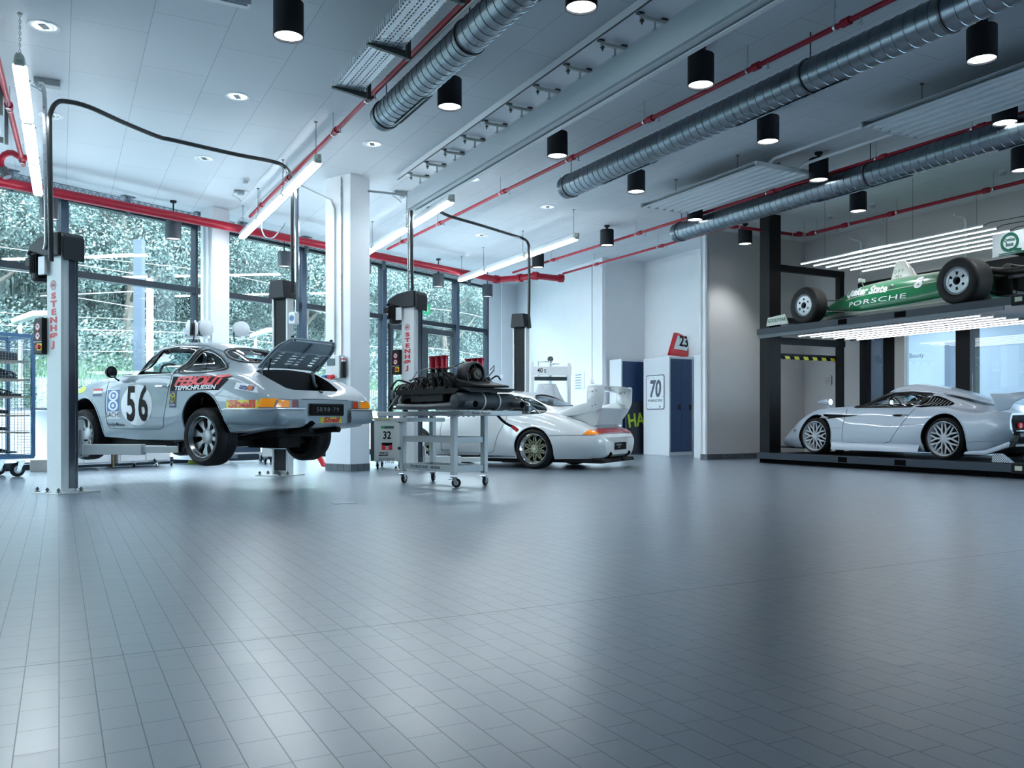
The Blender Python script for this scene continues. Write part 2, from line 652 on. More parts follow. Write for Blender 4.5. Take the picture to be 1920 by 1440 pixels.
# chevron decals on the glass
def chevron(t, z, sgn):
    mb = MB()
    w, h, k = .05, .085, .022
    pts = [(0, 0), (w, h), (w + k, h), (k, 0), (w + k, -h), (w, -h)]
    q = [(t + sgn * x, z + y) for x, y in pts]
    m = frame_matrix((0, .028, 0), (1, 0, 0), (0, 0, 1))
    if sgn < 0:
        q = q[::-1]
    mb.prism(q, .001, m)
    return mb
for i, t in enumerate((.45, 1.35, 1.66, 1.97, 2.28, 2.59, 3.9)):
    o = chevron(t, 1.42, 1).build('glass_chevron', WHITE_INK, None, loc=WO, rot=ANG_W, smooth=0)
    tag(o, 'small white chevron on the left-hand windows, %s from the left' % ['first', 'second', 'third', 'fourth', 'fifth', 'sixth', 'seventh'][i], 'sticker', 'white chevron stickers on the left windows')
for t, sg, wh in ((8.0, -1, 'left of the pair pointing right'), (8.25, -1, 'right of the pair pointing right'), (9.2, 1, 'the one pointing left')):
    o = chevron(t, 1.42, sg).build('glass_chevron', WHITE_INK, None, loc=WO, rot=ANG_W, smooth=0)
    tag(o, 'small white chevron near the double door, ' + wh, 'sticker', 'white chevron stickers near the glass door')

# double door in the bay right of the second lift post
dr = bpy.data.objects.new('door_1', None)
COL.objects.link(dr)
dr.location = WO
dr.rotation_euler = (0, 0, ANG_W)
struct(dr)
d = MB()
for x in (8.72, 9.92, 11.02):
    d.box((x, -.05, 1.52), (.10 if x != 9.92 else .22, .08, 2.95))
d.box((9.85, -.05, 3.02), (2.4, .08, .14))
d.box((9.85, -.05, .12), (2.4, .08, .2))
d.build('door_frame', mat('door_black_frame', (.02, .03, .04), .35), dr, smooth=0)
d = MB()
d.tube([(9.72, -.12, .9), (9.72, -.15, .95), (9.72, -.15, 1.45), (9.72, -.12, 1.5)], .014)
d.box((9.5, -.11, 2.86), (.5, .05, .06))
d.build('door_handle', STEEL, dr)

# ------------------------------------------------------------------ free standing columns
def column(name, corner, lw, ln):
    """corner nearest the camera; lw along W, ln along -N"""
    mb = MB()
    p = [corner, corner + W * lw, corner + W * lw - N * ln, corner - N * ln]
    mb.prism([(v.x, v.y) for v in p], CEIL)
    return struct(mb.build(name, WHITE_WALL, smooth=0))
c0 = Vector((-2.5, 13.3, 0))
column('trim_2', c0, .42, .55)
skirting('baseboard_column', c0 - N * .55, c0, step=.14)
skirting('baseboard_column_side', c0, c0 + W * .42, step=.14)
c1 = depth_pt(398, 870, 15.35)
c1.z = 0
column('trim_3', c1, .36, .34)
c2 = depth_pt(-40, 870, 10.8)
# conduits on the columns
def conduit(name, pts, r, m, label, cat='pipe', group=None):
    mb = MB()
    mb.tube(pts, r, 8)
    return tag(mb.build(name, m), label, cat, group)
def on_col(c, s, side, off=.02):
    """side 'n': face along -N seen from the left, 'w': face along W"""
    return (c - N * s - W * off) if side == 'n' else (c + W * s + N * off)
q = on_col(c0, .33, 'n')
conduit('conduit', [q + Vector((0, 0, 1.6)), q + Vector((0, 0, 4.1)), q + Vector((0, 0, 4.25)) - N * .08, q + Vector((-.6, .1, 4.52))], .014, GREY_MET,
        'thin grey conduit with a bend, left side of the big white column', 'conduit')
q = on_col(c0, .18, 'n')
conduit('conduit', [q + Vector((0, 0, 1.62)), q + Vector((0, 0, 4.58))], .012, STEEL, 'straight thin conduit up the left side of the big white column', 'conduit')
for k, s_ in enumerate((.08, .22)):
    q = on_col(c1, s_, 'n')
    conduit('conduit', [q + Vector((0, 0, 1.8)), q + Vector((0, 0, 4.3))], .012, GREY_MET,
            ('thin conduit nearest the corner' if k == 0 else 'thin conduit further from the corner') + ' of the narrow white column behind the raised car', 'conduit')

# ------------------------------------------------------------------ museum space seen through the back glazing
MUS_WHITE = mat('museum_white_panels', (.72, .78, .84), .5)
def bk(a0, a1, z0, z1, b0, b1, name, m, glass=False):
    mb = MB()
    a0, a1, b0, b1 = a0 * 1.011, a1 * 1.011, b0 + .15, b1 + .15
    q = [ab(a0, b0), ab(a1, b0), ab(a1, b1), ab(a0, b1)]
    mb.prism([(v.x, v.y) for v in q], z1 - z0, Matrix.Translation((0, 0, z0)))
    return struct(mb.build(name, m, smooth=0))
DARKP = mat('dark_glazing_post', (.006, .007, .009), .5, spec=.2)
bk(11.84, 11.66, 0, 3.52, 14.0, 14.12, 'trim_4', DARKP)
bk(11.29, 11.03, 0, 3.52, 14.0, 14.12, 'trim_5', DARKP)
bk(11.03, 10.82, 0, 3.52, 13.99, 14.12, 'trim_6', mat('beige_reveal', (.55, .54, .51), .7))
bk(9.77, 9.5, 0, 3.52, 13.98, 14.25, 'trim_7', DARKP)
bk(6.0, 5.7, 0, 3.52, 13.98, 14.25, 'trim_8', DARKP)
bk(11.84, -8, 3.36, 3.52, 13.95, 14.12, 'trim_9', DARKP)
bk(11.84, -8, 2.98, 3.36, 13.98, 14.12, 'trim_10', BACKWALL)
bk(11.84, -8, 2.72, 2.98, 13.95, 14.12, 'trim_11', DARKP)
bk(11.66, 11.29, 0, 2.72, 14.05, 14.06, 'window_21', glass_mat('museum_glass_dark', (.30, .33, .36), .08))
bk(10.82, 9.77, 0, 2.72, 14.05, 14.06, 'window_22', glass_mat('museum_glass', (.85, .93, .97), .06))
bk(9.5, 6.0, 0, 2.72, 14.05, 14.06, 'window_23', glass_mat('museum_glass', (.85, .93, .97), .06))
bk(5.7, -8, 0, 2.72, 14.05, 14.06, 'window_24', glass_mat('museum_glass', (.85, .93, .97), .06))
bk(18, -8, -.05, 0, 14.13, 46, 'floor_museum', mat('museum_floor', (.55, .60, .66), .25))
bk(18, -8, 3.1, 3.2, 14.13, 46, 'ceiling_museum', mat('museum_ceiling', (.60, .68, .76), .6))
bk(14.3, 14.2, 0, 3.1, 14.13, 46, 'wall_museum_left', MUS_WHITE)
bk(14.2, 10.4, 0, 3.1, 17.2, 17.4, 'wall_museum_panels', MUS_WHITE)
bk(14.2, -8, 0, 3.1, 44.0, 44.1, 'wall_museum_far', MUS_WHITE)
bk(12.2, 11.5, 0, 2.5, 17.12, 17.2, 'door_2', mat('museum_grey_door', (.22, .26, .32), .4))
# light lines criss-crossing the museum ceiling
for k, (a0, b0, a1, b1) in enumerate(((12.5, 19, 3, 34), (13.5, 40, 6, 20), (13, 30, 1, 26), (13.6, 22, 4, 43), (10.2, 19, 9, 43), (13, 43, 2, 30))):
    mb = MB()
    mb.beam(ab(a0, b0, 3.085), ab(a1, b1, 3.085), .07, .02)
    o = mb.build('light_line', mat('museum_light_line', (1, 1, 1), .5, emit=7, ecol=(.8, .92, 1)), smooth=0)
    tag(o, 'thin white light line in the museum ceiling, ' + ['first', 'second', 'third', 'fourth', 'fifth', 'shortest'][k] + ' of the crossing lines from the left', 'light line', 'light lines crossing the museum ceiling')
def area_light(name, loc, size, energy, rot=(0, 0, 0), color=(.86, .95, 1), sy=None):
    l = bpy.data.lights.new(name, 'AREA')
    l.energy = energy
    l.size = size
    l.color = color
    if sy:
        l.shape = 'RECTANGLE'
        l.size_y = sy
    o = bpy.data.objects.new(name, l)
    COL.objects.link(o)
    o.location = loc
    o.rotation_euler = rot
    return o
area_light('museum_ceiling_light', ab(9, 21, 3.0), 6, 150, color=(.95, .98, 1))
area_light('museum_ceiling_light', ab(9.5, 26, 3.0), 5, 260, color=(.95, .98, 1))
area_light('museum_ceiling_light', ab(7, 36, 3.0), 8, 700, color=(.9, .96, 1))
area_light('museum_ceiling_light', ab(12, 15.9, 3.0), 1.8, 14)

# light portal in the window opening (guides sampling only)
_pt = area_light('window_daylight', wpt(-4.5, .12, 2.3), 34, 1, (0, 0, 0), sy=4.6)
_pt.rotation_euler = frame_matrix((0, 0, 0), W, (0, 0, 1)).to_euler()
_pt.data.cycles.is_portal = True
# ------------------------------------------------------------------ outside: paving, bank, trees
GRASS = mat('long_grass', (.085, .16, .10), .9, noise=.5, nscale=3)
mb = MB()
def outp(t, d, z):
    v = WO + W * t - N * d
    return Vector((v.x, v.y, z))
prof = [(.25, -.02), (5, -.02), (6.5, .35), (10, 1.6), (14, 3.0), (19, 5.0), (30, 9), (44, 13)]
ts = [-30 + 4 * i for i in range(26)]
grid = [[mb.bm.verts.new(outp(t, d, z + (rnd.uniform(-.15, .15) if d > 6 else 0))) for d, z in prof] for t in ts]
for i in range(len(ts) - 1):
    for j in range(len(prof) - 1):
        mb.bm.faces.new((grid[i][j], grid[i + 1][j], grid[i + 1][j + 1], grid[i][j + 1])).material_index = 0 if j < 1 else 1 if j < 4 else 2
bank = mb.build('ground', [mat('outside_paving', (.42, .46, .47), .8, noise=.1), GRASS, mat('forest_floor', (.03, .055, .045), .9, noise=.5, nscale=2)])
struct(bank)

LEAF = bpy.data.materials.new('sunlit_leaves')
LEAF.use_nodes = True
_nt = LEAF.node_tree
_p = _nt.nodes['Principled BSDF']
_g = node(_nt, 'ShaderNodeNewGeometry')
_r = node(_nt, 'ShaderNodeValToRGB')
_r.color_ramp.elements[0].color = (.045, .09, .085, 1)
_r.color_ramp.elements[1].color = (.26, .35, .33, 1)
_nt.links.new(_g.outputs['Random Per Island'], _r.inputs['Fac'])
_nt.links.new(_r.outputs['Color'], _p.inputs['Base Color'])
_p.inputs['Roughness'].default_value = .45
_tl = node(_nt, 'ShaderNodeBsdfTranslucent')
_nt.links.new(_r.outputs['Color'], _tl.inputs['Color'])
_mx = node(_nt, 'ShaderNodeMixShader')
_mx.inputs['Fac'].default_value = .35
_nt.links.new(_p.outputs['BSDF'], _mx.inputs[1])
_nt.links.new(_tl.outputs['BSDF'], _mx.inputs[2])
_nt.links.new(_mx.outputs['Shader'], _nt.nodes['Material Output'].inputs['Surface'])
BARK = mat('grey_bark', (.16, .15, .13), .9, noise=.3, nscale=12, bump=.4)

def crown_mesh(seed, R, Hh, n, z0, size=.13):
    r = random.Random(seed)
    bm = bmesh.new()
    blobs = []
    for k in range(34):
        th, u = r.uniform(0, 2 * PI), r.uniform(-.9, 1)
        rr = r.uniform(.45, .95)
        q = math.sqrt(1 - u * u)
        blobs.append((Vector((R * rr * q * math.cos(th), R * rr * q * math.sin(th), z0 + Hh / 2 + Hh / 2 * rr * u)), r.uniform(.24, .42) * R))
    for i in range(n):
        c, br = r.choice(blobs)
        dv = Vector((r.gauss(0, 1), r.gauss(0, 1), r.gauss(0, 1))).normalized()
        p = c + dv * br * r.uniform(.75, 1.05)
        nrm = (dv + Vector((r.uniform(-.8, .8), r.uniform(-.8, .8), r.uniform(-.2, 1)))).normalized()
        t1 = nrm.orthogonal().normalized()
        t1 = (Matrix.Rotation(r.uniform(0, 2 * PI), 3, nrm) @ t1)
        t2 = nrm.cross(t1)
        s1, s2 = size * r.uniform(.6, 1.3), size * r.uniform(.35, .7)
        vs = [bm.verts.new(p + t1 * s1), bm.verts.new(p + t2 * s2), bm.verts.new(p - t1 * s1), bm.verts.new(p - t2 * s2)]
        bm.faces.new(vs)
    me = bpy.data.meshes.new('crown')
    bm.to_mesh(me)
    bm.free()
    me.materials.append(LEAF)
    return me
def trunk_mesh(seed, h):
    r = random.Random(seed)
    mb = MB()
    pts = [Vector((0, 0, -.5))]
    for k in range(1, 7):
        pts.append(Vector((r.uniform(-.12, .12) * k * .5, r.uniform(-.12, .12) * k * .5, h * k / 6)))
    mb.tube(pts, [.20, .17, .15, .12, .09, .06, .03], 8)
    for k in range(9):
        b = pts[2 + k % 4]
        th = r.uniform(0, 2 * PI)
        e = b + Vector((math.cos(th) * 1.5, math.sin(th) * 1.5, r.uniform(.8, 1.9)))
        mb.tube([b, (b + e) / 2 + Vector((0, 0, -.15)), e], [.07, .045, .015], 6)
    bmesh.ops.recalc_face_normals(mb.bm, faces=mb.bm.faces[:])
    me = bpy.data.meshes.new('trunk')
    mb.bm.to_mesh(me)
    mb.bm.free()
    me.materials.append(BARK)
    return me
crowns = [crown_mesh(3 + k, 2.3 + .3 * k, 5.2 + .7 * k, 34000, 1.4, .052) for k in range(3)]
trunks = [trunk_mesh(20 + k, 5.0 + .6 * k) for k in range(3)]
tree_spots = [(-9, 14.0, 0), (-5, 13.2, 1), (-1.2, 14.6, 2), (2.6, 13.4, 0), (6.4, 14.8, 1), (10.2, 13.6, 2), (14.0, 14.9, 0), (18, 13.6, 1), (22.5, 15, 2), (27.5, 14, 0), (33, 15, 1),
              (-7, 18.5, 2), (-2.5, 19, 1), (2.0, 18.4, 0), (6.8, 19.5, 2), (11.5, 18.6, 1), (16.5, 19.5, 0), (21.5, 18.8, 2), (27, 20, 1), (33, 19.5, 0), (40, 18, 2)]
ORD = ['first', 'second', 'third', 'fourth', 'fifth', 'sixth', 'seventh', 'eighth', 'ninth', 'tenth', 'eleventh', 'twelfth']
TREE_DESC = ['slender pale-leaved tree', 'mid-sized leafy tree', 'broad full-crowned tree']
for i, (t, dd, k) in enumerate(tree_spots):
    zz = 3.0 + (dd - 14) * .4
    front = dd < 16
    pl = outp(t, dd, zz - .4)
    root = thing('leafy_tree', TREE_DESC[k] + (' in the front row outside, ' if front else ' in the back row outside, ') + ORD[i if front else i - 11] + ' from the left', 'tree',
                 pl, rnd.uniform(0, 6.28), 'trees on the slope outside')
    sc_ = rnd.uniform(.95, 1.2)
    root.scale = (sc_, sc_, sc_)
    link('foliage', crowns[k], root)
    link('trunk', trunks[k], root)
# undergrowth and tall grass (uncountable)
def scatter(name, n, tr, dr_, zf, size, m, seed, upright):
    r = random.Random(seed)
    bm = bmesh.new()
    for i in range(n):
        t, dd = r.uniform(*tr), r.uniform(*dr_)
        base = outp(t, dd, 0)
        base.z = zf(dd) + (0 if upright else r.uniform(0, 1.5) ** 1.2)
        if upright:
            h = r.uniform(.5, 1.0) * size
            th = r.uniform(0, PI)
            w = Vector((math.cos(th), math.sin(th), 0)) * .02 * r.uniform(.6, 1.6)
            lean = Vector((r.uniform(-.2, .2), r.uniform(-.2, .2), 0))
            bm.faces.new([bm.verts.new(base - w), bm.verts.new(base + w), bm.verts.new(base + Vector((0, 0, h)) + lean)])
        else:
            nrm = Vector((r.gauss(0, 1), r.gauss(0, 1), r.gauss(0, 1) + .6)).normalized()
            t1 = nrm.orthogonal().normalized() * size * r.uniform(.6, 1.3)
            t2 = nrm.cross(t1) * .6
            bm.faces.new([bm.verts.new(base + t1), bm.verts.new(base + t2), bm.verts.new(base - t1), bm.verts.new(base - t2)])
    me = bpy.data.meshes.new(name)
    bm.to_mesh(me)
    bm.free()
    me.materials.append(m)
    return link(name, me)
def zbank(dd):
    for (d0, z0), (d1, z1) in zip(prof, prof[1:]):
        if d0 <= dd <= d1:
            return z0 + (z1 - z0) * (dd - d0) / (d1 - d0)
    return 0
o = scatter('tall_grass', 26000, (-8, 32), (6.4, 11.5), zbank, .75, GRASS, 5, True)
tag(o, 'strip of tall green grass on the bank outside the windows', 'grass', kind='stuff')
o = scatter('undergrowth', 90000, (-12, 42), (10.5, 15), zbank, .055, LEAF, 6, False)
tag(o, 'leafy undergrowth at the foot of the trees outside', 'bushes', kind='stuff')

o = scatter('distant_woodland', 70000, (-14, 50), (15, 33), zbank, .10, LEAF, 16, False)
for v in o.data.vertices:
    v.co.z += (hash((round(v.co.x), round(v.co.y))) % 7) * .35
tag(o, 'leafy woodland covering the slope behind the rows of trees', 'woodland', kind='stuff')
# low outside wall with a clipped dark hedge
mb = MB()
q = [outp(-14, 4.2, 0), outp(30, 4.2, 0), outp(30, 4.45, 0), outp(-14, 4.45, 0)]
mb.prism([(v.x, v.y) for v in q], 1.05)
tag(mb.build('low_wall', mat('outside_wall_pale', (.50, .54, .56), .7, noise=.1), smooth=0), 'low pale garden wall running outside along the windows', 'wall')
DL = mat('dark_hedge_leaf', (.03, .06, .055), .5, noise=.5, nscale=4)
o = scatter('hedge', 30000, (-14, 30), (4.5, 5.3), lambda d_: 1.0, .05, DL, 8, False)
for v in o.data.vertices:
    v.co.z = 1.0 + (v.co.z - 1.0) * .35
tag(o, 'low clipped dark hedge behind the garden wall outside', 'hedge', kind='stuff')
# mesh fence between paving and bank
t = thing('wire_fence', 'long low wire mesh fence on the bank outside the windows', 'fence', WO, ANG_W)
mb = MB()
for k in range(0, 420):
    mb.box((-8 + k * .1, 6.3, 1.05), (.008, .008, 1.5))
for k in range(12):
    mb.box((13, 6.3, .38 + k * .125), (42, .007, .007))
mb.build('mesh_panel', mat('fence_wire', (.35, .40, .42), .6), t, smooth=0)
for k in range(15):
    p = MB()
    p.box((-7 + k * 2.5, 6.32, .85), (.05, .05, 2.0))
    p.build('post', mat('fence_post', (.25, .3, .32), .6), t, smooth=0)
# railway masts, wires and lamps
def mast(px, d, zt, m, label, w=.22):
    x = (px - 960) / FOC * d
    o = thing('railway_mast', label, 'mast', (x, d, 0))
    mb = MB()
    mb.box((0, 0, zt / 2), (w, .2, zt))
    mb.build('pole', m, o, smooth=0)
    mb = MB()
    mb.tube([(0, 0, zt - .35), (-3.4, .4, zt - .45)], .016, 6)
    mb.tube([(0, 0, zt - .9), (-2.6, .4, zt - .45)], .010, 6)
    mb.build('arm', mat('mast_white', (.40, .44, .46), .5), o)
    return o
mast(261, 22.5, 5.5, mat('mast_blue_grey', (.025, .045, .07), .5), 'dark blue-grey mast with a white cross arm behind the raised car')
mast(281, 25.0, 4.9, mat('mast_white', (.40, .44, .46), .5), 'slim white mast with a cross arm, right of the dark blue-grey mast', .13)
for k, (z, d) in enumerate(((5.25, 22.2), (4.75, 22.6), (3.7, 23.0), (3.3, 22.2), (2.7, 22.0))):
    mb = MB()
    pts = []
    p0, p1 = WO + W * -14 - N * (d - 13.5), WO + W * 34 - N * (d - 13.5)
    for i in range(41):
        f = i / 40
        q = p0.lerp(p1, f)
        q.z = z + .12 * math.cos(f * 8 * PI)
        pts.append(q)
    mb.tube(pts, .0055, 4)
    tag(mb.build('overhead_wire', mat('pale_wire', (.5, .55, .57), .5)), 'pale overhead railway wire in front of the trees, ' + ['topmost', 'second from the top', 'middle one', 'second from the bottom', 'lowest'][k], 'wire', 'overhead wires outside the windows')
def street_lamp(px, py, d, label):
    top = depth_pt(px, py, d)
    o = thing('street_lamp', label, 'street lamp', (top.x, top.y, 0))
    mb = MB()
    mb.cyl((0, 0, 0), (0, 0, top.z - .05), .05, .04, 10)
    mb.build('pole', mat('mast_white', (.40, .44, .46), .5), o)
    mb = MB()
    mb.prism([(-.12, -.08), (.35, .08), (.75, .1), (.75, .2), (.35, .2), (-.12, .02)], .28, frame_matrix((0, .14, top.z - .1), (1, 0, 0), (0, 0, 1)))
    mb.build('lamp_head', mat('mast_white', (.40, .44, .46), .5), o, smooth=0)
street_lamp(38, 592, 19.5, 'white street lamp outside, left of the nearest lift post')
street_lamp(479, 622, 24.0, 'white street lamp outside, seen just left of the far lift post')
# ------------------------------------------------------------------ cylinder ceiling lamps
def lamp_meshes(stem, lit=True):
    root = thing('ceiling_lamp', 'x', 'lamp', (0, 0, 0))
    mb = MB()
    mb.cyl((0, 0, 0), (0, 0, -.035), .055, .05, 20)
    mb.cyl((0, 0, -.035), (0, 0, -stem), .012 if stem > .2 else .02, None, 10)
    mb.build('stem', LAMP_BLACK, root)
    mb = MB()
    R, h = .133, .31
    mb.lathe([(0, -stem), (R - .006, -stem), (R, -stem - .006), (R, -stem - h), (R - .008, -stem - h), (R - .012, -stem - h + .02), (R - .012, -stem - h + .05)], seg=40)
    mb.build('lamp_shade', LAMP_BLACK if lit else mat('lamp_slate', (.06, .075, .09), .5), root, fix=False)
    mb = MB()
    mb.lathe([(R - .012, -stem - h + .018), (R - .03, -stem - h + .03), (.05, -stem - h + .09), (0, -stem - h + .10)], seg=32)
    mb.build('reflector', LAMP_GLOW if lit else mat('lamp_reflector_dim', (.75, .8, .85), .3, emit=.6, ecol=(.9, .97, 1)), root)
    return root
lamp_lit = lamp_meshes(.09)
lamp_rod = lamp_meshes(.36, False)
L = 'black cylinder lamp, '
LAMPS = [
    (541, 37, L + 'left of the perforated cable tray'),
    (843, 175, L + 'beside the end of the short left duct'),
    (1045, 271, L + 'between the white rail and the middle duct end'),
    (1193, 341, L + 'just right of the middle duct end'),
    (1090, -20, L + 'cut off by the top edge of the view'),
    (1314, 132, L + 'between the white rail and the red pipe'),
    (1440, 243, L + 'under the middle duct, above the slatted panels'),
    (1841, 82, L + 'large at top right beside the duct'),
    (1535, 318, L + 'crossed by the white pipes between the two slatted panels'),
    (1609, 379, L + 'below the right duct, left of the smoke detectors'),
    (1397, 443, L + 'in front of the beige pier'),
    (1138, 446, L + 'above the row of blue lockers'),
    (1303, 396, L + 'peeping out under the corner of the left slatted panel'),
    (1884, 206, L + 'half hidden by the right slatted panel'),
    (1916, 299, L + 'at the right edge of the view'),
    (1009, 489, L + 'small, over the far lift post of the white car'),
]
def spot(loc, e, parent):
    l = bpy.data.lights.new('lamp_light', 'SPOT')
    l.energy = e
    l.spot_size = math.radians(95)
    l.spot_blend = .7
    l.shadow_soft_size = .09
    l.color = (.90, .96, 1)
    o = bpy.data.objects.new('lamp_light', l)
    COL.objects.link(o)
    o.parent = parent
    o.location = loc
    return o
first = True
for px, py, lab in LAMPS:
    d = FOC * (CEIL - .245 - EYE) / (HOR - py)
    p = Vector(((px - 960) / FOC * d, d, CEIL))
    o = lamp_lit if first else copy_thing(lamp_lit, lab, p)
    o.location = p
    tag(o, lab, 'lamp', 'black cylinder lamps')
    first = False
for o in [x for x in COL.objects if x.type == 'EMPTY' and x.name.startswith('ceiling_lamp') and x.get('group') == 'black cylinder lamps']:
    spot((0, 0, -.40), 55, o)
R_ = 'rod-hung slate cylinder lamp by the windows, '
RODS = [(92, 393, 30, R_ + 'behind the conduit of the nearest lift post'),
        (325, 432, 30, R_ + 'hanging clear in the second window bay'),
        (533, 486, 25, R_ + 'behind the far post of the raised car lift'),
        (684, 500, 22, R_ + 'mostly hidden by the big column'),
        (822, 526, 20, R_ + 'above the double door'),
        (914, 545, 19, R_ + 'at the right end of the glazing')]
first = True
for px, py, w, lab in RODS:
    d = FOC * (CEIL - .515 - EYE) / (HOR - py)
    p = Vector(((px - 960) / FOC * d, d, CEIL))
    if first:
        o = lamp_rod
        o.location = p
        tag(o, lab)
        first = False
    else:
        o = copy_thing(lamp_rod, lab, p)
    o['group'] = 'rod hung lamps by the windows'

# ------------------------------------------------------------------ recessed downlights
def downlight():
    root = thing('recessed_downlight', 'x', 'downlight', (0, 0, 0))
    mb = MB()
    mb.lathe([(.110, -.002), (.138, -.007), (.145, 0)], seg=40)
    mb.build('trim_ring', WHITE_MET, root)
    mb = MB()
    mb.lathe([(.113, -.003), (.10, -.0045), (.06, -.003), (0, -.002)], seg=32)
    mb.build('reflector', mat('downlight_reflector', (.8, .85, .9), .15, metal=.9, emit=.10, ecol=(.9, .97, 1)), root)
    mb = MB()
    mb.box((0, 0, -.006), (.06, .10, .004))
    mb.build('baffle', DARK_STEEL, root, smooth=0)
    return root
dl = downlight()
D_ = 'round chrome downlight set in the ceiling, '
DLS = [(82, 49, D_ + 'largest, in the top left corner'), (95, 216, D_ + 'left of the lift hose bend'), (445, 181, D_ + 'above the middle of the black hose'),
       (383, 297, D_ + 'just under the black hose'), (698, 270, D_ + 'left of the white rail, above the big column'), (885, 336, D_ + 'between white rail and red pipe'),
       (1027, 388, D_ + 'below the middle duct end'), (903, 441, D_ + 'between the two far tube light rows'), (770, 403, D_ + 'just behind the conduit of the second lift')]
for i, (px, py, lab) in enumerate(DLS):
    p = plane_pt(px, py, CEIL - .001)
    if i == 0:
        dl.location = p
        tag(dl, lab)
    else:
        o = copy_thing(dl, lab, p)
        o['group'] = 'recessed downlights'
dl['group'] = 'recessed downlights'

# smoke detectors
for px, py, lab in ((460, 336, 'above the second row of tube lights'), (1557, 404, 'left of the two, near the beige pier'), (1637, 382, 'right beside the lamp over the hoist'), (1880, 320, 'at far right under the duct')):
    p = plane_pt(px, py, CEIL)
    o = thing('smoke_detector', 'small white smoke detector on the ceiling, ' + lab, 'smoke detector', p, 0, 'smoke detectors')
    mb = MB()
    mb.cyl((0, 0, 0), (0, 0, -.03), .06, .055, 20)
    mb.build('base', WHITE_MET, o)
    mb = MB()
    mb.cyl((0, 0, -.04), (0, 0, -.065), .045, .035, 20)
    mb.cyl((0, 0, -.03), (0, 0, -.04), .03, .03, 12)
    mb.build('sensor_head', mat('detector_grey', (.4, .42, .44), .5), o)

# ------------------------------------------------------------------ tube lights on chains
def chain(p, length, link_l=.035):
    mb = MB()
    n = int(length / (link_l * .8))
    for k in range(n):
        z = -k * link_l * .8
        pts = []
        for i in range(8):
            t = 2 * PI * i / 8
            u, v = .009 * math.cos(t), link_l / 2 * math.sin(t)
            pts.append(p + (Vector((u, 0, z - link_l / 2 + v)) if k % 2 else Vector((0, u, z - link_l / 2 + v))))
        mb.tube(pts, .0022, 4, closed=True)
    mb.cyl(p + Vector((0, 0, .0)), p + Vector((0, 0, -.008)), .022, None, 10)
    return mb
def tube_light(p0, p1, lab, hang=(0,), grp='tube lights'):
    """p0 near end, p1 far end, both at the centre of the tube"""
    d = p1 - p0
    Lh = d.length
    ang = math.atan2(d.y, d.x)
    root = thing('tube_light', lab, 'tube light', p0, ang, grp)
    mb = MB()
    w = .055
    mb.prism([(-w, -.03), (w, -.03), (w * .75, .05), (w * .45, .075), (-w * .45, .075), (-w * .75, .05)], Lh - .10, frame_matrix((.05, 0, 0), (0, 1, 0), (0, 0, 1)))
    mb.build('housing', WHITE_MET, root, smooth=0)
    mb = MB()
    for s in (-.024, .024):
        mb.cyl((.03, s, -.035), (Lh - .03, s, -.035), .02, None, 12)
    mb.prism([(-w - .006, -.03), (w + .006, -.03), (w * .8, -.062), (-w * .8, -.062)], Lh - .12, frame_matrix((.06, 0, 0), (0, 1, 0), (0, 0, 1)))
    mb.build('diffuser', TUBE_LIGHT, root, smooth=0)
    mb = MB()
    for x in (0, Lh - .06):
        mb.prism([(-.045, -.05), (.045, -.05), (.035, .05), (-.035, .05)], .06, frame_matrix((x, 0, 0), (0, 1, 0), (0, 0, 1)))
    mb.box((-.02, 0, .02), (.05, .05, .06))
    mb.build('end_cap', mat('tube_end_cap', (.55, .60, .52), .5), root, bevel=.004)
    for x in hang:
        xx = .12 if x == 0 else Lh - .15
        chain(Vector((xx, 0, CEIL - p0.z - .003)), CEIL - p0.z - .07).build('chain', DARK_STEEL, root)
    return root
def lrow(n0, n1, z0, cuts, names, far=True):
    a, b = plane_pt(*n0, z0), plane_pt(*n1, z0)
    ts = cuts
    for k in range(len(ts) - 1):
        tube_light(a.lerp(b, ts[k]) , a.lerp(b, ts[k + 1] - .006), names[k], hang=(0,) if k < len(ts) - 2 else (0, 1), grp='tube lights on chains')
T_ = 'glowing white tube light on chains, '
lrow((36, 112), (72, 362), 4.13, (0, .34, .67, 1), [T_ + 'nearest in the leftmost row', T_ + 'middle of the leftmost row', T_ + 'far end of the leftmost row'])
lrow((597, 298), (452, 443), 4.10, (0, .35, .69, 1), [T_ + 'near end of the row left of the big column', T_ + 'middle of the row left of the big column', T_ + 'far end of the row left of the big column'])
lrow((848, 372), (655, 492), 4.10, (0, .34, .69, 1), [T_ + 'near end of the row right of the big column', T_ + 'middle of the row right of the big column', T_ + 'far end of the row partly behind the big column'])
lrow((1082, 443), (860, 524), 4.10, (0, .37, .72, 1), [T_ + 'near end of the rightmost row', T_ + 'middle of the rightmost row', T_ + 'far end of the rightmost row'])

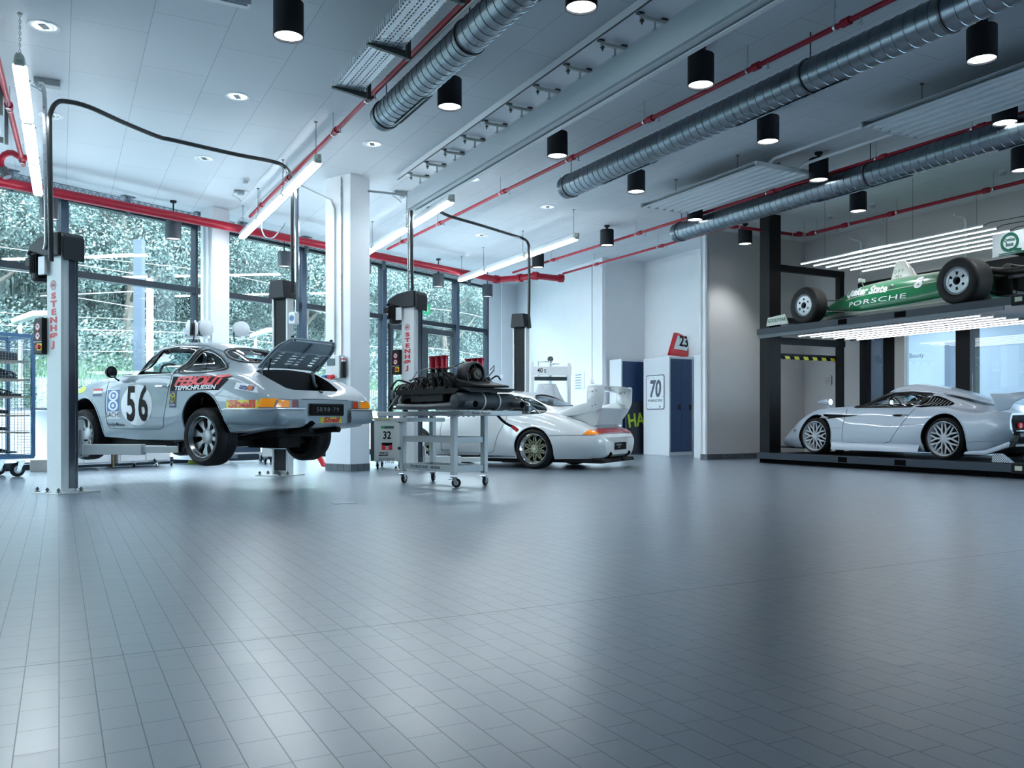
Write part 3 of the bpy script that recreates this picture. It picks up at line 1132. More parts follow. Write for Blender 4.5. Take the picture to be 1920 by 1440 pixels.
# ------------------------------------------------------------------ red sprinkler pipes
def red_pipe(pts, r, lab, cpl=(), name='sprinkler_pipe', hang=True, grp=None):
    root = thing(name, lab, 'pipe', pts[0], 0, grp)
    o = pts[0]
    mb = MB()
    mb.tube([p - o for p in pts], r, 14)
    mb.build('pipe_run', RED_PIPE, root)
    d = (pts[-1] - pts[0])
    for t in cpl:
        c = pts[0].lerp(pts[-1], t) - o
        u = d.normalized()
        mb = MB()
        mb.cyl(c - u * .045, c + u * .045, r * 1.5, None, 14)
        mb.box(c + Vector((0, 0, 0)), (.03, r * 3.8, .03), ANG_A + PI / 2)
        mb.build('coupling', RED_PIPE, root)
        mb = MB()
        h = c + u * .12
        mb.cyl(h - u * .012, h + u * .012, r * 1.25, None, 14)
        mb.cyl(h, h + Vector((0, 0, CEIL - o.z - c.z)), .006, None, 6)
        mb.build('pipe_hanger', STEEL, root)
        mb = MB()
        s = c - u * .16
        mb.cyl(s, s + Vector((0, 0, -r - .05)), .012, .008, 8)
        mb.cyl(s + Vector((0, 0, -r - .05)), s + Vector((0, 0, -r - .056)), .022, None, 10)
        mb.build('sprinkler_head', STEEL, root)
    return root
ZP = 4.35
def pz(*pts):
    return [plane_pt(x, y, ZP) for x, y in pts]
red_pipe(pz((1700, -15), (727, 467)), .026, 'long red sprinkler pipe running between the white rail and the middle duct', (.05, .14, .28, .42, .58, .78, .93))
red_pipe(pz((1960, 199), (962, 511)), .026, 'red sprinkler pipe passing along the left side of the right duct', (.06, .17, .33, .6, .85))
red_pipe(pz((1372, 424), (1056, 513)), .024, 'thin red sprinkler pipe from the beige pier corner to the window wall', (.35, .75))
red_pipe(pz((1372, 424), (1497, 441), (1512, 440)), .03, 'short red pipe across the top of the beige pier', (.02, .9))
red_pipe(pz((1512, 440), (1960, 330)), .03, 'red sprinkler pipe along the wall above the hoist', (.03, .2, .42, .8))
red_pipe([plane_pt(900, -25, ZP), plane_pt(469, 406, ZP)], .028, 'red sprinkler pipe beside the perforated cable tray', (.3, .44, .7, .9))
red_pipe([plane_pt(-18, 60, ZP), plane_pt(44, 309, ZP)], .03, 'red sprinkler pipe at the left edge of the view', (.45, .95))
mb = MB()
p0, p1 = plane_pt(905, -10, 4.42), plane_pt(430, 430, 4.42)
mb.tube([p0 - A * .5, p1], .014, 8)
tag(mb.build('conduit', GREY_MET), 'thin grey conduit running beside the red pipe next to the cable tray', 'conduit')
# main pipe along the windows with the bent run at its right end
m0, m1 = wpt(-9, .38, 4.24), Vector((-.36, 21.1, 4.24))
pp = [m0, m1, m1 + Vector((.10, .0, 0)), depth_pt(977, 521, 20.6), depth_pt(1002, 517, 20.4), depth_pt(1037, 521, 20.8), depth_pt(1054, 522, 20.9)]
main = thing('sprinkler_main', 'thick red sprinkler main above the windows, bending out at its right end', 'pipe', m0)
mb = MB()
mb.tube([p - m0 for p in pp], .075, 18)
mb.build('pipe_run', RED_PIPE, main)
for p, q in ((pp[1], pp[0]), (pp[3], pp[2]), (pp[4], pp[5]), (pp[6], pp[5])):
    u = (q - p).normalized()
    mb = MB()
    mb.cyl(p - m0 - u * .02, p - m0 + u * .09, .10, None, 18)
    mb.build('coupling', RED_PIPE, main)
for px in (20, 240, 375, 455, 575, 720, 822, 880):
    k = (px - 960) / FOC
    t = 0
    base = wpt(0, .38)
    t = (k * base.y - base.x) / (W.x - k * W.y)
    p = wpt(t, .38, 4.24)
    mb = MB()
    mb.box(p - m0 + Vector((0, 0, .2)), (.05, .07, .34), ANG_W)
    mb.box(p - m0 + Vector((0, 0, .36)), (.22, .1, .012), ANG_W)
    mb.build('hanger', GALV, main, smooth=0)
# branch elbow at the left end
eb = thing('pipe_elbow', 'curled red pipe elbow hanging over the main at the far left window', 'pipe fitting', plane_pt(22, 300, 4.3))
mb = MB()
pts = [Vector((.22, .15, .05))] + [Vector((-.02 + .13 * math.cos(t), 0, -.03 + .13 * math.sin(t))) for t in [math.radians(x) for x in range(40, 250, 30)]]
mb.tube(pts, .04, 12)
mb.build('bend', RED_PIPE, eb)
mb = MB()
mb.cyl(pts[-1], pts[-1] + Vector((.06, 0, -.12)), .055, None, 12)
mb.build('clamp', DARK_STEEL, eb)
# cable ladder under the ceiling behind the main
mb = MB()
for z in (0, .10):
    mb.beam(wpt(-9, .55, 4.42 + z), wpt(11.3, .55, 4.42 + z), .012, .012)
    mb.beam(wpt(-9, .25, 4.42 + z), wpt(11.3, .25, 4.42 + z), .012, .012)
for k in range(170):
    t = -9 + k * .12
    mb.beam(wpt(t, .55, 4.42), wpt(t + .06, .55, 4.52), .008, .008)
    mb.beam(wpt(t + .06, .55, 4.52), wpt(t + .12, .55, 4.42), .008, .008)
    mb.beam(wpt(t, .55, 4.42), wpt(t, .25, 4.42), .008, .008)
tag(mb.build('wire_cable_tray', GALV, smooth=0), 'wire lattice cable tray above the red main along the windows', 'cable tray')

# ------------------------------------------------------------------ spiral ducts
def duct(end, length, D, lab, rings, slots):
    root = thing('spiral_duct', lab, 'duct', end, ANG_A + PI)      # local +x runs towards the camera side
    R = D / 2
    mb = MB()
    prof = [(0, 0), (R * .9, 0), (R + .004, .004), (R + .004, .10), (R, .104)]
    x = .104
    while x < length:
        x += .118
        prof += [(R, x - .006), (R + .0045, x - .004), (R + .0045, x), (R, x + .002)]
    mb.lathe(prof, Matrix(((0, 0, 1, 0), (1, 0, 0, 0), (0, 1, 0, 0), (0, 0, 0, 1))), 40)
    mb.build('duct_pipe', GALV, root, smooth=50)
    for x in rings:
        mb = MB()
        mb.lathe([(R + .002, x - .012), (R + .014, x - .012), (R + .014, x + .012), (R + .002, x + .012)], Matrix(((0, 0, 1, 0), (1, 0, 0, 0), (0, 1, 0, 0), (0, 0, 0, 1))), 40)
        mb.cyl((x, 0, R), (x, 0, CEIL - end.z), .007, None, 6)
        mb.build('hanger_ring', DARK_STEEL, root)
    for x0, x1 in slots:
        a = math.radians(-60)
        u = Vector((0, math.cos(a), math.sin(a)))
        v = Vector((0, math.sin(a), -math.cos(a)))
        mb = MB()
        fm = frame_matrix(u * (R + .002), (1, 0, 0), v)
        mb.prism([(x0, -.05), (x1, -.05), (x1, .05), (x0, .05)], .012, fm)
        s = mb.build('outlet_slot', GALV, root, smooth=0)
        mb = MB()
        for dv in (-.022, .022):
            k = 0
            mb.prism([(x0 + .03, dv - .014), (x1 - .03, dv - .014), (x1 - .03, dv + .014), (x0 + .03, dv + .014)], .0135, fm)
        mb.build('slot', BLACK_MATTE, s, smooth=0)
    return root
duct(plane_pt(718, 221, 4.18), 9, .30, 'galvanised spiral duct nearest the cable tray, short left one', (.12, 2.3), ((.25, 1.15), (3.4, 4.6)))
duct(plane_pt(1062, 352, 4.18), 13, .32, 'galvanised spiral duct in the middle of the ceiling', (.13, 4.6, 6.1), ((.9, 2.0), (3.5, 5.0), (7.5, 9)))
duct(plane_pt(1269, 437, 4.18), 16, .32, 'galvanised spiral duct on the right, above the hoist', (.13, 4.2, 8.5), ((3.2, 4.8), (6.0, 8.0), (9.5, 11)))

# ------------------------------------------------------------------ perforated cable tray
tm = bpy.data.materials.new('perforated_tray')
tm.use_nodes = True
nt = tm.node_tree
p = nt.nodes['Principled BSDF']
p.inputs['Metallic'].default_value = .6
p.inputs['Roughness'].default_value = .35
tc = node(nt, 'ShaderNodeTexCoord')
sp = node(nt, 'ShaderNodeSeparateXYZ')
nt.links.new(tc.outputs['Object'], sp.inputs[0])
fx = nmath(nt, 'FRACT', nmath(nt, 'DIVIDE', sp.outputs[0], .055))
yr = nmath(nt, 'DIVIDE', sp.outputs[1], .033)
fy = nmath(nt, 'FRACT', yr)
ry = nmath(nt, 'MODULO', nmath(nt, 'ABSOLUTE', nmath(nt, 'FLOOR', yr)), 3.0)
hx = nmath(nt, 'LESS_THAN', fx, .62)
hy = nmath(nt, 'LESS_THAN', nmath(nt, 'ABSOLUTE', nmath(nt, 'SUBTRACT', fy, .5)), .2)
hr = nmath(nt, 'GREATER_THAN', ry, .5)
hole = nmath(nt, 'MULTIPLY', nmath(nt, 'MULTIPLY', hx, hy), hr)
p.inputs['Base Color'].default_value = (.74, .80, .84, 1)
inv_a = nmath(nt, 'SUBTRACT', 1.0, hole)
nt.links.new(inv_a, p.inputs['Alpha'])
TRAY = tm
def tray(far, length, w, lab):
    root = thing('cable_tray', lab, 'cable tray', far, ANG_A + PI)
    mb = MB()
    mb.box((length / 2, 0, 0), (length, w, .003))
    for s in (-1, 1):
        mb.box((length / 2, s * w / 2, .035), (length, .003, .07))
    mb.build('tray_channel', TRAY, root, smooth=0)
    mb = MB()
    mb.box((length / 2, 0, .03), (length, w * .8, .03))
    mb.build('cable_bundle', mat('tray_inner_grey', (.25, .28, .30), .7), root, smooth=0)
    for x in (.06, 1.2, 2.4, 3.6):
        mb = MB()
        mb.prism([(-w / 2 - .03, -.02), (w / 2 + .03, -.07), (w / 2 + .03, -.005), (-w / 2 - .03, -.005)], .04, frame_matrix((x, 0, 0), (0, 1, 0), (0, 0, 1)))
        mb.span((x - .005, w / 2 + .04, -.08), (x + .045, w / 2 + .08, CEIL - far.z - .002))
        mb.build('bracket', mat('olive_bracket', (.10, .12, .11), .5, metal=.4), root, smooth=0)
    return root
tray(plane_pt(650, 172, 4.20), 6, .30, 'bright perforated cable tray hung from the ceiling on dark brackets')
tray(plane_pt(-16, 258, 4.20), 4, .20, 'slice of a second cable tray at the far left edge of the view')
mb = MB()
mb.box((0, 0, 0), (.42, .10, .05))
mb.box((0, 0, -.03), (.36, .06, .02))
tag(mb.build('ceiling_strip_light', WHITE_MET, loc=plane_pt(424, -2, 4.57), rot=ANG_B, smooth=0), 'white ceiling strip fitting at the very top edge, left of the black lamp', 'strip light')

# ------------------------------------------------------------------ white exhaust rail with brackets
r_far = plane_pt(772, 378, 4.02)
rail = thing('exhaust_rail', 'long white hollow rail hung under the ceiling channel', 'rail', r_far, ANG_A + PI)
mb = MB()
mb.prism([(-.07, -.12), (.07, -.12), (.07, .13), (-.07, .13)], 9.5, frame_matrix((0, 0, 0), (0, 1, 0), (0, 0, 1)))
mb.build('rail_body', mat('rail_white', (.42, .47, .52), .5), rail, smooth=0)
mb = MB()
for z in (-.135, -.105):
    mb.box((4.75, .085, z), (9.5, .05, .012))
mb.box((4.75, .10, -.12), (9.5, .01, .03))
mb.build('rail_lip', WHITE_MET, rail, smooth=0)
mb = MB()
mb.box((4.75, .0, -.122), (9.5, .06, .008))
mb.build('rail_slot', GREY_MET, rail, smooth=0)
ch = thing('ceiling_channel', 'shallow white channel in the ceiling over the exhaust rail', 'channel', plane_pt(775, 329, CEIL - .01), ANG_A + PI)
mb = MB()
mb.box((4.75, .0, 0), (9.6, .46, .01))
mb.box((4.75, -.23, -.04), (9.6, .01, .09))
mb.build('channel_pan', mat('channel_white', (.78, .82, .85), .5), ch, smooth=0)
mb = MB()
mb.box((4.75, -.238, -.085), (9.6, .012, .012))
mb.build('channel_edge', mat('channel_shadow_gap', (.06, .07, .08), .5), ch, smooth=0)
b0, b1 = plane_pt(788, 331, 4.56), plane_pt(1228, 38, 4.56)
brk = None
for k in range(11):
    p = b0.lerp(b1, k / 9)
    lab = 'T-shaped steel bracket holding the white exhaust rail, ' + ['furthest of the row', 'second from the far end', 'third from the far end', 'fourth from the far end', 'fifth from the far end', 'sixth from the far end',
            'seventh from the far end', 'third nearest in view', 'second nearest in view', 'nearest in view', 'just beyond the top edge'][k]
    if brk is None:
        brk = thing('rail_bracket', lab, 'bracket', p, ANG_B, 'rail brackets')
        mb = MB()
        mb.box((0, 0, 0), (.34, .035, .035))
        mb.build('cross_bar', mat('bracket_cream', (.50, .53, .50), .45, metal=.5), brk, bevel=.004)
        for x in (-.15, .13):
            mb = MB()
            mb.cyl((x, 0, -.07), (x, 0, .05), .008, None, 6)
            mb.cyl((x, 0, -.045), (x, 0, -.03), .022, None, 6)
            mb.box((x - .02, 0, .03), (.06, .05, .02))
            mb.build('bolt', DARK_STEEL, brk)
        mb = MB()
        mb.cyl((0, 0, -.02), (0, 0, -.42), .012, None, 8)
        for z in (-.10, -.2, -.36):
            mb.box((0, 0, z), (.07, .012, .01))
            mb.cyl((0, 0, z - .015), (0, 0, z + .015), .02, None, 6)
        mb.cyl((-.035, 0, -.40), (.035, 0, -.40), .03, None, 12)
        mb.build('hanger_rod', STEEL, brk)
    else:
        copy_thing(brk, lab, p)

# ------------------------------------------------------------------ slatted radiant panels
def radiant(a_far, a_near, b0, b1, z, lab, chains):
    root = thing('radiant_panel', lab, 'radiant panel', ab(a_far, b0, z), ANG_A + PI)
    w = b1 - b0
    Ln = a_far - a_near
    n = 6
    mb = MB()
    st = w / n
    pts = []
    for k in range(n):
        y0 = k * st
        pts += [(y0, .0), (y0 + st * .42, 0), (y0 + st * .52, .045), (y0 + st * .90, .045), (y0 + st, 0)]
    for (ya, za), (yb, zb) in zip(pts, pts[1:]):
        f = mb.bm.faces.new([mb.bm.verts.new((x, y, zz)) for x, y, zz in ((0, ya, za), (Ln, ya, za), (Ln, yb, zb), (0, yb, zb))])
    mb.box((Ln / 2, w / 2, .065), (Ln, w, .006))
    mb.build('panel_sheet', mat('panel_white', (.72, .76, .80), .35), root, smooth=0)
    for x in (0, Ln):
        mb = MB()
        mb.box((x, w / 2, .03), (.05, w + .05, .06))
        mb.build('header_pipe', mat('panel_cream', (.60, .62, .62), .4), root, bevel=.01)
    for x, y in chains:
        chain(Vector((x, y, CEIL - z - .003)), CEIL - z - .06).build('chain', DARK_STEEL, root)
    return root
radiant(11.55, 8.9, 8.5, 9.46, 4.30, 'white slatted radiant heating panel hanging left of the right duct', ((.7, .15), (.7, .95), (2.1, .15), (2.1, .95)))
radiant(7.16, 1.5, 8.5, 9.46, 4.30, 'white slatted radiant heating panel at upper right, nearer the viewer', ((.7, .15), (.7, .95), (3.4, .15), (3.4, .95)))
for bb, lab in ((8.72, 'left'), (9.28, 'right')):
    mb = MB()
    mb.tube([ab(8.9, bb, 4.36), ab(8.8, bb, 4.40), ab(7.3, bb, 4.40), ab(7.16, bb, 4.36)], .022, 10)
    tag(mb.build('heating_pipe', WHITE_MET), 'white heating pipe joining the two slatted panels, the %s one' % lab, 'pipe')

# small ceiling hook bar above the far red pipe, junction boxes
def jbox(px, py, z, s, lab):
    o = thing('junction_box', lab, 'junction box', plane_pt(px, py, z), ANG_B)
    mb = MB()
    mb.box((0, 0, 0), s)
    mb.box((-s[0] * .8, 0, .02), (s[0] * .7, s[1] * .8, s[2] * .8))
    mb.build('case', mat('box_grey', (.33, .37, .38), .5), o, bevel=.006)
    mb = MB()
    mb.tube([Vector((-s[0], 0, 0)), Vector((-s[0] - .05, .02, -.04)), Vector((-s[0] + .06, 0, -.10)), Vector((-s[0] + .1, 0, -.14))], .009, 6)
    mb.build('cable', GREY_MET, o)
    return o
jbox(98, 158, 4.57, (.16, .12, .07), 'grey junction box on the ceiling above the nearest lift post')
jbox(765, 366, 4.57, (.22, .16, .08), 'grey junction box on the ceiling at the far end of the white rail')
jbox(452, 362, 4.57, (.10, .09, .06), 'small grey junction box feeding the tube light row left of the big column')
# ------------------------------------------------------------------ two-post lifts
POST_PAINT = mat('lift_post_paint', (.66, .68, .68), .35, noise=.02)
def bolt(p, h=.05, r=.016):
    mb = MB()
    mb.cyl(p, p + Vector((0, 0, h)), r * .6, None, 8)
    mb.cyl(p + Vector((0, 0, h * .35)), p + Vector((0, 0, h * .75)), r * 1.25, None, 6)
    mb.cyl(p, p + Vector((0, 0, .006)), r * 1.9, None, 12)
    return mb
def ring_mesh(mb, c, r0, r1, m, th=.002, n=28):
    pts0, pts1 = ellipse(c[0], c[1], r0, r0, n), ellipse(c[0], c[1], r1, r1, n)
    for i in range(n):
        j = (i + 1) % n
        mb.face([m @ Vector((*pts0[i], th)), m @ Vector((*pts0[j], th)), m @ Vector((*pts1[j], th)), m @ Vector((*pts1[i], th))])
def disc_mesh(mb, c, r, m, th=.0015, n=28, sy=1):
    mb.face([m @ Vector((x, y, th)) for x, y in ellipse(c[0], c[1], r, r * sy, n)])
def lift_post(loc, ang, master, lab, carriage_z, arms):
    root = thing('lift_post', lab, 'car lift post', loc, ang)
    w, d, H_ = (.27, .17, 2.62) if master else (.30, .12, 2.62)
    mb = MB()
    if master:
        mb.prism([(-w / 2, -d / 2), (w / 2 - .02, -d / 2), (w / 2, -d / 2 + .02), (w / 2, d / 2), (w / 2 - .06, d / 2), (w / 2 - .06, d / 2 - .02), (w / 2 - .02, d / 2 - .02),
                  (w / 2 - .02, -d / 2 + .03), (-w / 2 + .02, -d / 2 + .03), (-w / 2 + .02, d / 2 - .02), (-w / 2 + .06, d / 2 - .02), (-w / 2 + .06, d / 2), (-w / 2, d / 2)], H_)
        mb.prism([(-w / 2 - .09, 0), (-w / 2, 0), (-w / 2, .16)], .02, frame_matrix((0, -.02, 0), (1, 0, 0), (0, 0, 1)))
    else:
        mb.prism([(-w / 2, d / 2), (-w / 2, -d / 2), (-w / 2 + .03, -d / 2), (-w / 2 + .03, d / 2 - .03), (w / 2 - .03, d / 2 - .03), (w / 2 - .03, -d / 2), (w / 2, -d / 2), (w / 2, d / 2)], H_)
    mb.build('column', POST_PAINT, root, smooth=0)
    sgn = 1 if master else -1
    # black slot cover with rivets on the side facing the car
    mb = MB()
    mb.box((0, sgn * (d / 2 - .03), H_ / 2 + .03), (w - (.10 if master else .065), .02, H_ - .08))
    mb.build('slot_cover', mat('slot_cover_black', (.008, .010, .013), .5, spec=.2), root, smooth=0)
    if master:
        mb = MB()
        mb.box((w / 2 + .004, .03, H_ / 2), (.006, .07, H_ - .1))
        mb.box((w / 2 + .004, .085, H_ / 2), (.012, .02, H_ - .1))
        mb.build('side_cover', mat('side_cover_blue_black', (.03, .045, .07), .25), root, smooth=0)
    mb = MB()
    for k in range(11):
        for sx in (-1, 1):
            x = sx * (w / 2 - .015)
            z = .15 + k * .235
            y = sgn * (d / 2 + .001)
            mb.cyl((x, y - .003, z), (x, y + .004, z), .006, None, 8)
    mb.build('rivet', STEEL, root)['kind'] = 'stuff'
    # base plate and anchors
    mb = MB()
    mb.prism([(-.24, -.2), (.24, -.2), (.24, .30), (-.24, .30)] if master else [(-.24, .2), (-.24, -.30), (.24, -.30), (.24, .2)], .014)
    mb.build('base_plate', POST_PAINT, root, smooth=0, bevel=.003)
    for x, y in ((-.19, -.16), (.19, -.16), (-.19, .0 + .1 * sgn), (.19, .0 + .1 * sgn), (.0, -.165)) if master else ((-.19, -.26), (.19, -.26), (-.19, -.1), (.19, -.1)):
        bolt(Vector((x, y, .014))).build('anchor_bolt', DARK_STEEL, root)
    # head cover
    mb = MB()
    if master:
        prof = [(-.42, 2.62), (-.36, 2.73), (-.20, 2.80), (.0, 2.83), (.17, 2.83), (.17, 2.58), (-.08, 2.58), (-.34, 2.66)]
        mb.prism([(x, z) for x, z in prof], .30, frame_matrix((0, .15, 0), (1, 0, 0), (0, 0, 1)))
        mb.prism([(.17, 2.83), (.22, 2.78), (.22, 2.52), (.17, 2.58)], .26, frame_matrix((0, .13, 0), (1, 0, 0), (0, 0, 1)))
    else:
        mb.prism([(-.16, 2.54), (.16, 2.54), (.13, 2.80), (-.13, 2.80)], .26, frame_matrix((0, .13, 0), (1, 0, 0), (0, 0, 1)))
    mb.build('head_cover', mat('head_cover_charcoal', (.018, .021, .026), .5, spec=.3), root, smooth=0, bevel=.012)
    if master:
        mb = MB()
        mb.cyl((-.31, -.04, 2.64), (-.31, -.04, 2.36), .105, .10, 24)
        for k in range(24):
            t = 2 * PI * k / 24
            mb.box((-.31 + .108 * math.cos(t), -.04 + .108 * math.sin(t), 2.52), (.018, .006, .2), t)
        mb.cyl((-.31, -.04, 2.36), (-.31, -.04, 2.33), .105, .07, 24)
        mb.box((-.44, -.06, 2.56), (.09, .12, .09))
        mb.build('motor', mat('motor_black', (.008, .009, .011), .5, spec=.25), root)
        mb = MB()
        mb.box((-.16, -.12, 2.49), (.12, .03, .20))
        mb.build('motor_bracket', POST_PAINT, root, bevel=.004)
        cb = MB()
        cb.prism([(-.085, -.20), (.085, -.20), (.085, .20), (-.06, .20), (-.085, .12)], .12, frame_matrix((-w / 2 - .085, -.02, 1.72), (1, 0, 0), (0, 0, 1)))
        box_ = cb.build('control_box', BLACK, root, bevel=.01)
        m_ = frame_matrix((-w / 2 - .08, -.142, 1.72), (1, 0, 0), (0, 0, 1))
        for zz in (.10, .0):
            mb = MB()
            disc_mesh(mb, (0, zz), .040, m_, .0005)
            mb.build('round_label', WHITE_INK, box_, smooth=0)
            mb = MB()
            ring_mesh(mb, (0, zz), .033, .043, m_, .0015)
            a_ = m_ @ Vector((-.026, zz + .022, .002))
            b_ = m_ @ Vector((.026, zz - .022, .002))
            mb.beam(a_, b_, .001, .008)
            mb.build('prohibition_mark', RED, box_, smooth=0)
            mb = MB()
            mb.beam(m_ @ Vector((-.016, zz - .012, .001)), m_ @ Vector((.016, zz + .014, .001)), .001, .007)
            mb.beam(m_ @ Vector((-.016, zz + .004, .001)), m_ @ Vector((.006, zz + .014, .001)), .001, .005)
            mb.build('hand_mark', INK, box_, smooth=0)
        mb = MB()
        mb.face([m_ @ Vector((x, y, .001)) for x, y in ((-.01, -.16), (.075, -.16), (.075, -.085), (-.01, -.085))])
        mb.build('switch_plate', YELLOW_INK, box_, smooth=0)
        mb = MB()
        mb.cyl(m_ @ Vector((.032, -.122, 0)), m_ @ Vector((.032, -.122, .03)), .027, .024, 16)
        mb.build('main_switch', RED, box_)
        mb = MB()
        mb.face([m_ @ Vector((x, y, .001)) for x, y in ((-.075, -.068), (.075, -.068), (.075, -.062), (-.075, -.062))])
        mb.build('label_line', WHITE_INK, box_, smooth=0)
        # stacked letters
        for k, chs in enumerate('STENH\u00d8J'):
            put_text('maker_letter', chs, frame_matrix((-.015, -d / 2 - .001, 2.15 - k * .088), (1, 0, 0), (0, 0, 1)), RED, root, size=.088, sx=1.85, bold=.005)
        m2 = frame_matrix((-.02, -d / 2 - .0005, 2.27), (1, 0, 0), (0, 0, 1))
        mb = MB()
        disc_mesh(mb, (0, 0), .050, m2, .0005)
        mb.build('round_badge', mat('badge_pale_pink', (.62, .40, .40), .5), root, smooth=0)
        mb = MB()
        ring_mesh(mb, (0, 0), .046, .052, m2, .0012)
        for kx in (-.02, 0, .02):
            mb.beam(m2 @ Vector((kx - .01, -.016, .001)), m2 @ Vector((kx - .004, .016, .001)), .001, .006)
            mb.beam(m2 @ Vector((kx + .008, -.016, .001)), m2 @ Vector((kx - .004, .016, .001)), .001, .006)
        mb.build('badge_mark', mat('badge_dark_red', (.35, .02, .03), .5), root, smooth=0)
    # carriage with two telescopic arms ending in pads (arm tips in local coordinates)
    cz = carriage_z
    mb = MB()
    mb.box((0, sgn * (d / 2 + .03), cz + .12), (w - .02, .12, .42))
    mb.box((0, sgn * (d / 2 + .09), cz), (w + .08, .10, .13))
    for x in (-.14, .14):
        mb.cyl((x, sgn * (d / 2 + .1), cz - .08), (x, sgn * (d / 2 + .1), cz + .09), .032, None, 14)
        mb.prism([(-.05, 0), (.05, 0), (.02, .16), (-.02, .16)], .02, frame_matrix((x, sgn * (d / 2 + .06), cz + .06), (1, 0, 0), (0, 0, 1)))
    mb.build('carriage', POST_PAINT, root, bevel=.004)
    for sx, tip in zip((-.14, .14), arms):
        a_ = Vector((sx, sgn * (d / 2 + .1), cz))
        t_ = Vector((tip[0], tip[1], cz))
        mid = a_.lerp(t_, .62)
        mb = MB()
        mb.beam(a_ - (t_ - a_).normalized() * .05, mid, .12, .115)
        arm = mb.build('lift_arm', POST_PAINT, root, bevel=.006)
        mb = MB()
        mb.beam(a_.lerp(t_, .45), t_, .075, .075)
        mb.build('arm_extension', POST_PAINT, arm, bevel=.004)
        mb = MB()
        mb.cyl(t_ + Vector((0, 0, -.03)), t_ + Vector((0, 0, tip[2] - cz - .02)), .026, None, 14)
        mb.cyl(t_ + Vector((0, 0, tip[2] - cz - .02)), t_ + Vector((0, 0, tip[2] - cz)), .055, .06, 20)
        mb.build('lift_pad', BLACK, arm)
    return root
L1A = math.radians(-29.5)
L2A = math.radians(-33)
lift_post((-4.95, 9.46, 0), L1A, True, 'near grey-white lift post of the raised silver car, with motor and control box', .47, ((-.75, .75, .56), (1.05, .70, .56)))
lift_post((-3.31, 12.42, 0), L1A, False, 'far lift post of the raised silver car, black front under a charcoal cap', .47, ((-.75, -.75, .56), (.75, -.75, .56)))
lift_post((-1.60, 13.72, 0), L2A, True, 'lift post behind the engine cart, with motor, black box and red letters', .16, ((-.9, .75, .24), (.85, .75, .24)))
lift_post((.17, 16.3, 0), L2A, False, 'black-fronted lift post behind the roof of the white car', .16, ((-.75, -.7, .24), (.75, -.7, .24)))

def hose(name, pts, r, m, lab, cat='hose', extra=None):
    root = thing(name, lab, cat, pts[0])
    # smooth the path (Catmull-Rom)
    P_ = [Vector(p) - Vector(pts[0]) for p in pts]
    out = smooth_path(P_, 6)
    mb = MB()
    mb.tube(out, r, 10)
    mb.build('hose_line' if 'hose' in name else 'pipe_line', m, root)
    if extra:
        extra(root)
    return root
def smooth_path(P_, k=6, closed=False):
    out = []
    n = len(P_)
    rng = range(n if closed else n - 1)
    for i in rng:
        g = (lambda j: P_[j % n]) if closed else (lambda j: P_[min(max(j, 0), n - 1)])
        p0, p1, p2, p3 = g(i - 1), g(i), g(i + 1), g(i + 2)
        for s in range(k):
            t = s / k
            out.append(.5 * ((2 * p1) + (p2 - p0) * t + (2 * p0 - 5 * p1 + 4 * p2 - p3) * t * t + (3 * p1 - p0 - 3 * p2 + p3) * t ** 3))
    if not closed:
        out.append(P_[-1].copy())
    return out
HOSE_BLACK = mat('hose_black', (.012, .014, .016), .35)
def dpx(x, y, d):
    return depth_pt(x, y, d)
# hose bridging lift 1
z_ = 4.27
hp = [dpx(96, 490, 9.20), dpx(95, 400, 9.20), dpx(93, 240, 9.22), dpx(95, 212, 9.24), dpx(105, 194, 9.28), dpx(122, 190, 9.34)] + [plane_pt(x, y, z_) for x, y in ((165, 200), (230, 229), (296, 256), (330, 264), (440, 289), (515, 304))] + \
     [plane_pt(537, 316, 4.2), dpx(546, 332, 12.3), dpx(548, 352, 12.32), dpx(548, 460, 12.32), dpx(549, 550, 12.32)]
hose('overhead_hose', hp, .026, HOSE_BLACK, 'black hydraulic hose arching overhead between the two posts of the raised car lift')
hose('conduit', [dpx(84, 468, 9.24), dpx(87, 440, 9.24), dpx(85, 300, 9.25), dpx(83, 175, 9.3), dpx(72, 162, 9.4), dpx(68, 156, 9.5)], .022, STEEL, 'steel conduit standing beside the black hose above the nearest lift post', 'conduit')
hose('conduit', [dpx(557, 585, 12.3), dpx(557, 480, 12.3), dpx(556, 330, 12.3)], .032, mat('polished_pipe', (.7, .74, .78), .12, metal=1), 'polished vertical pipe beside the far post of the raised car lift', 'pipe')
z2 = 4.25
hp2 = [dpx(773, 545, 13.62), dpx(772, 480, 13.62), dpx(772, 410, 13.62), dpx(774, 392, 13.62), dpx(790, 385, 13.6)] + [plane_pt(x, y, z2) for x, y in ((822, 396), (845, 406), (900, 422), (958, 440))] + \
      [plane_pt(980, 447, z2), dpx(990, 456, 16.2), dpx(992, 478, 16.2), dpx(992, 560, 16.2), dpx(991, 616, 16.2)]
hose('overhead_hose', hp2, .026, HOSE_BLACK, 'black hydraulic hose arching overhead between the two posts of the white car lift')
hose('conduit', [dpx(766, 560, 13.7), dpx(766, 460, 13.7), dpx(766, 380, 13.7), dpx(752, 366, 13.7), dpx(690, 358, 13.6)], .02, STEEL, 'steel conduit running up and left from the lift post behind the engine cart', 'conduit')
hose('lamp_cable', [dpx(495, 408, 14.0), dpx(490, 425, 14.0), dpx(497, 444, 14.0), dpx(512, 446, 14.1), dpx(525, 432, 14.2), dpx(532, 424, 14.3), dpx(534, 418, 14.3)], .012, mat('cable_grey', (.2, .23, .26), .5),
     'grey cable looping down from the far end of the second tube light row', 'cable')

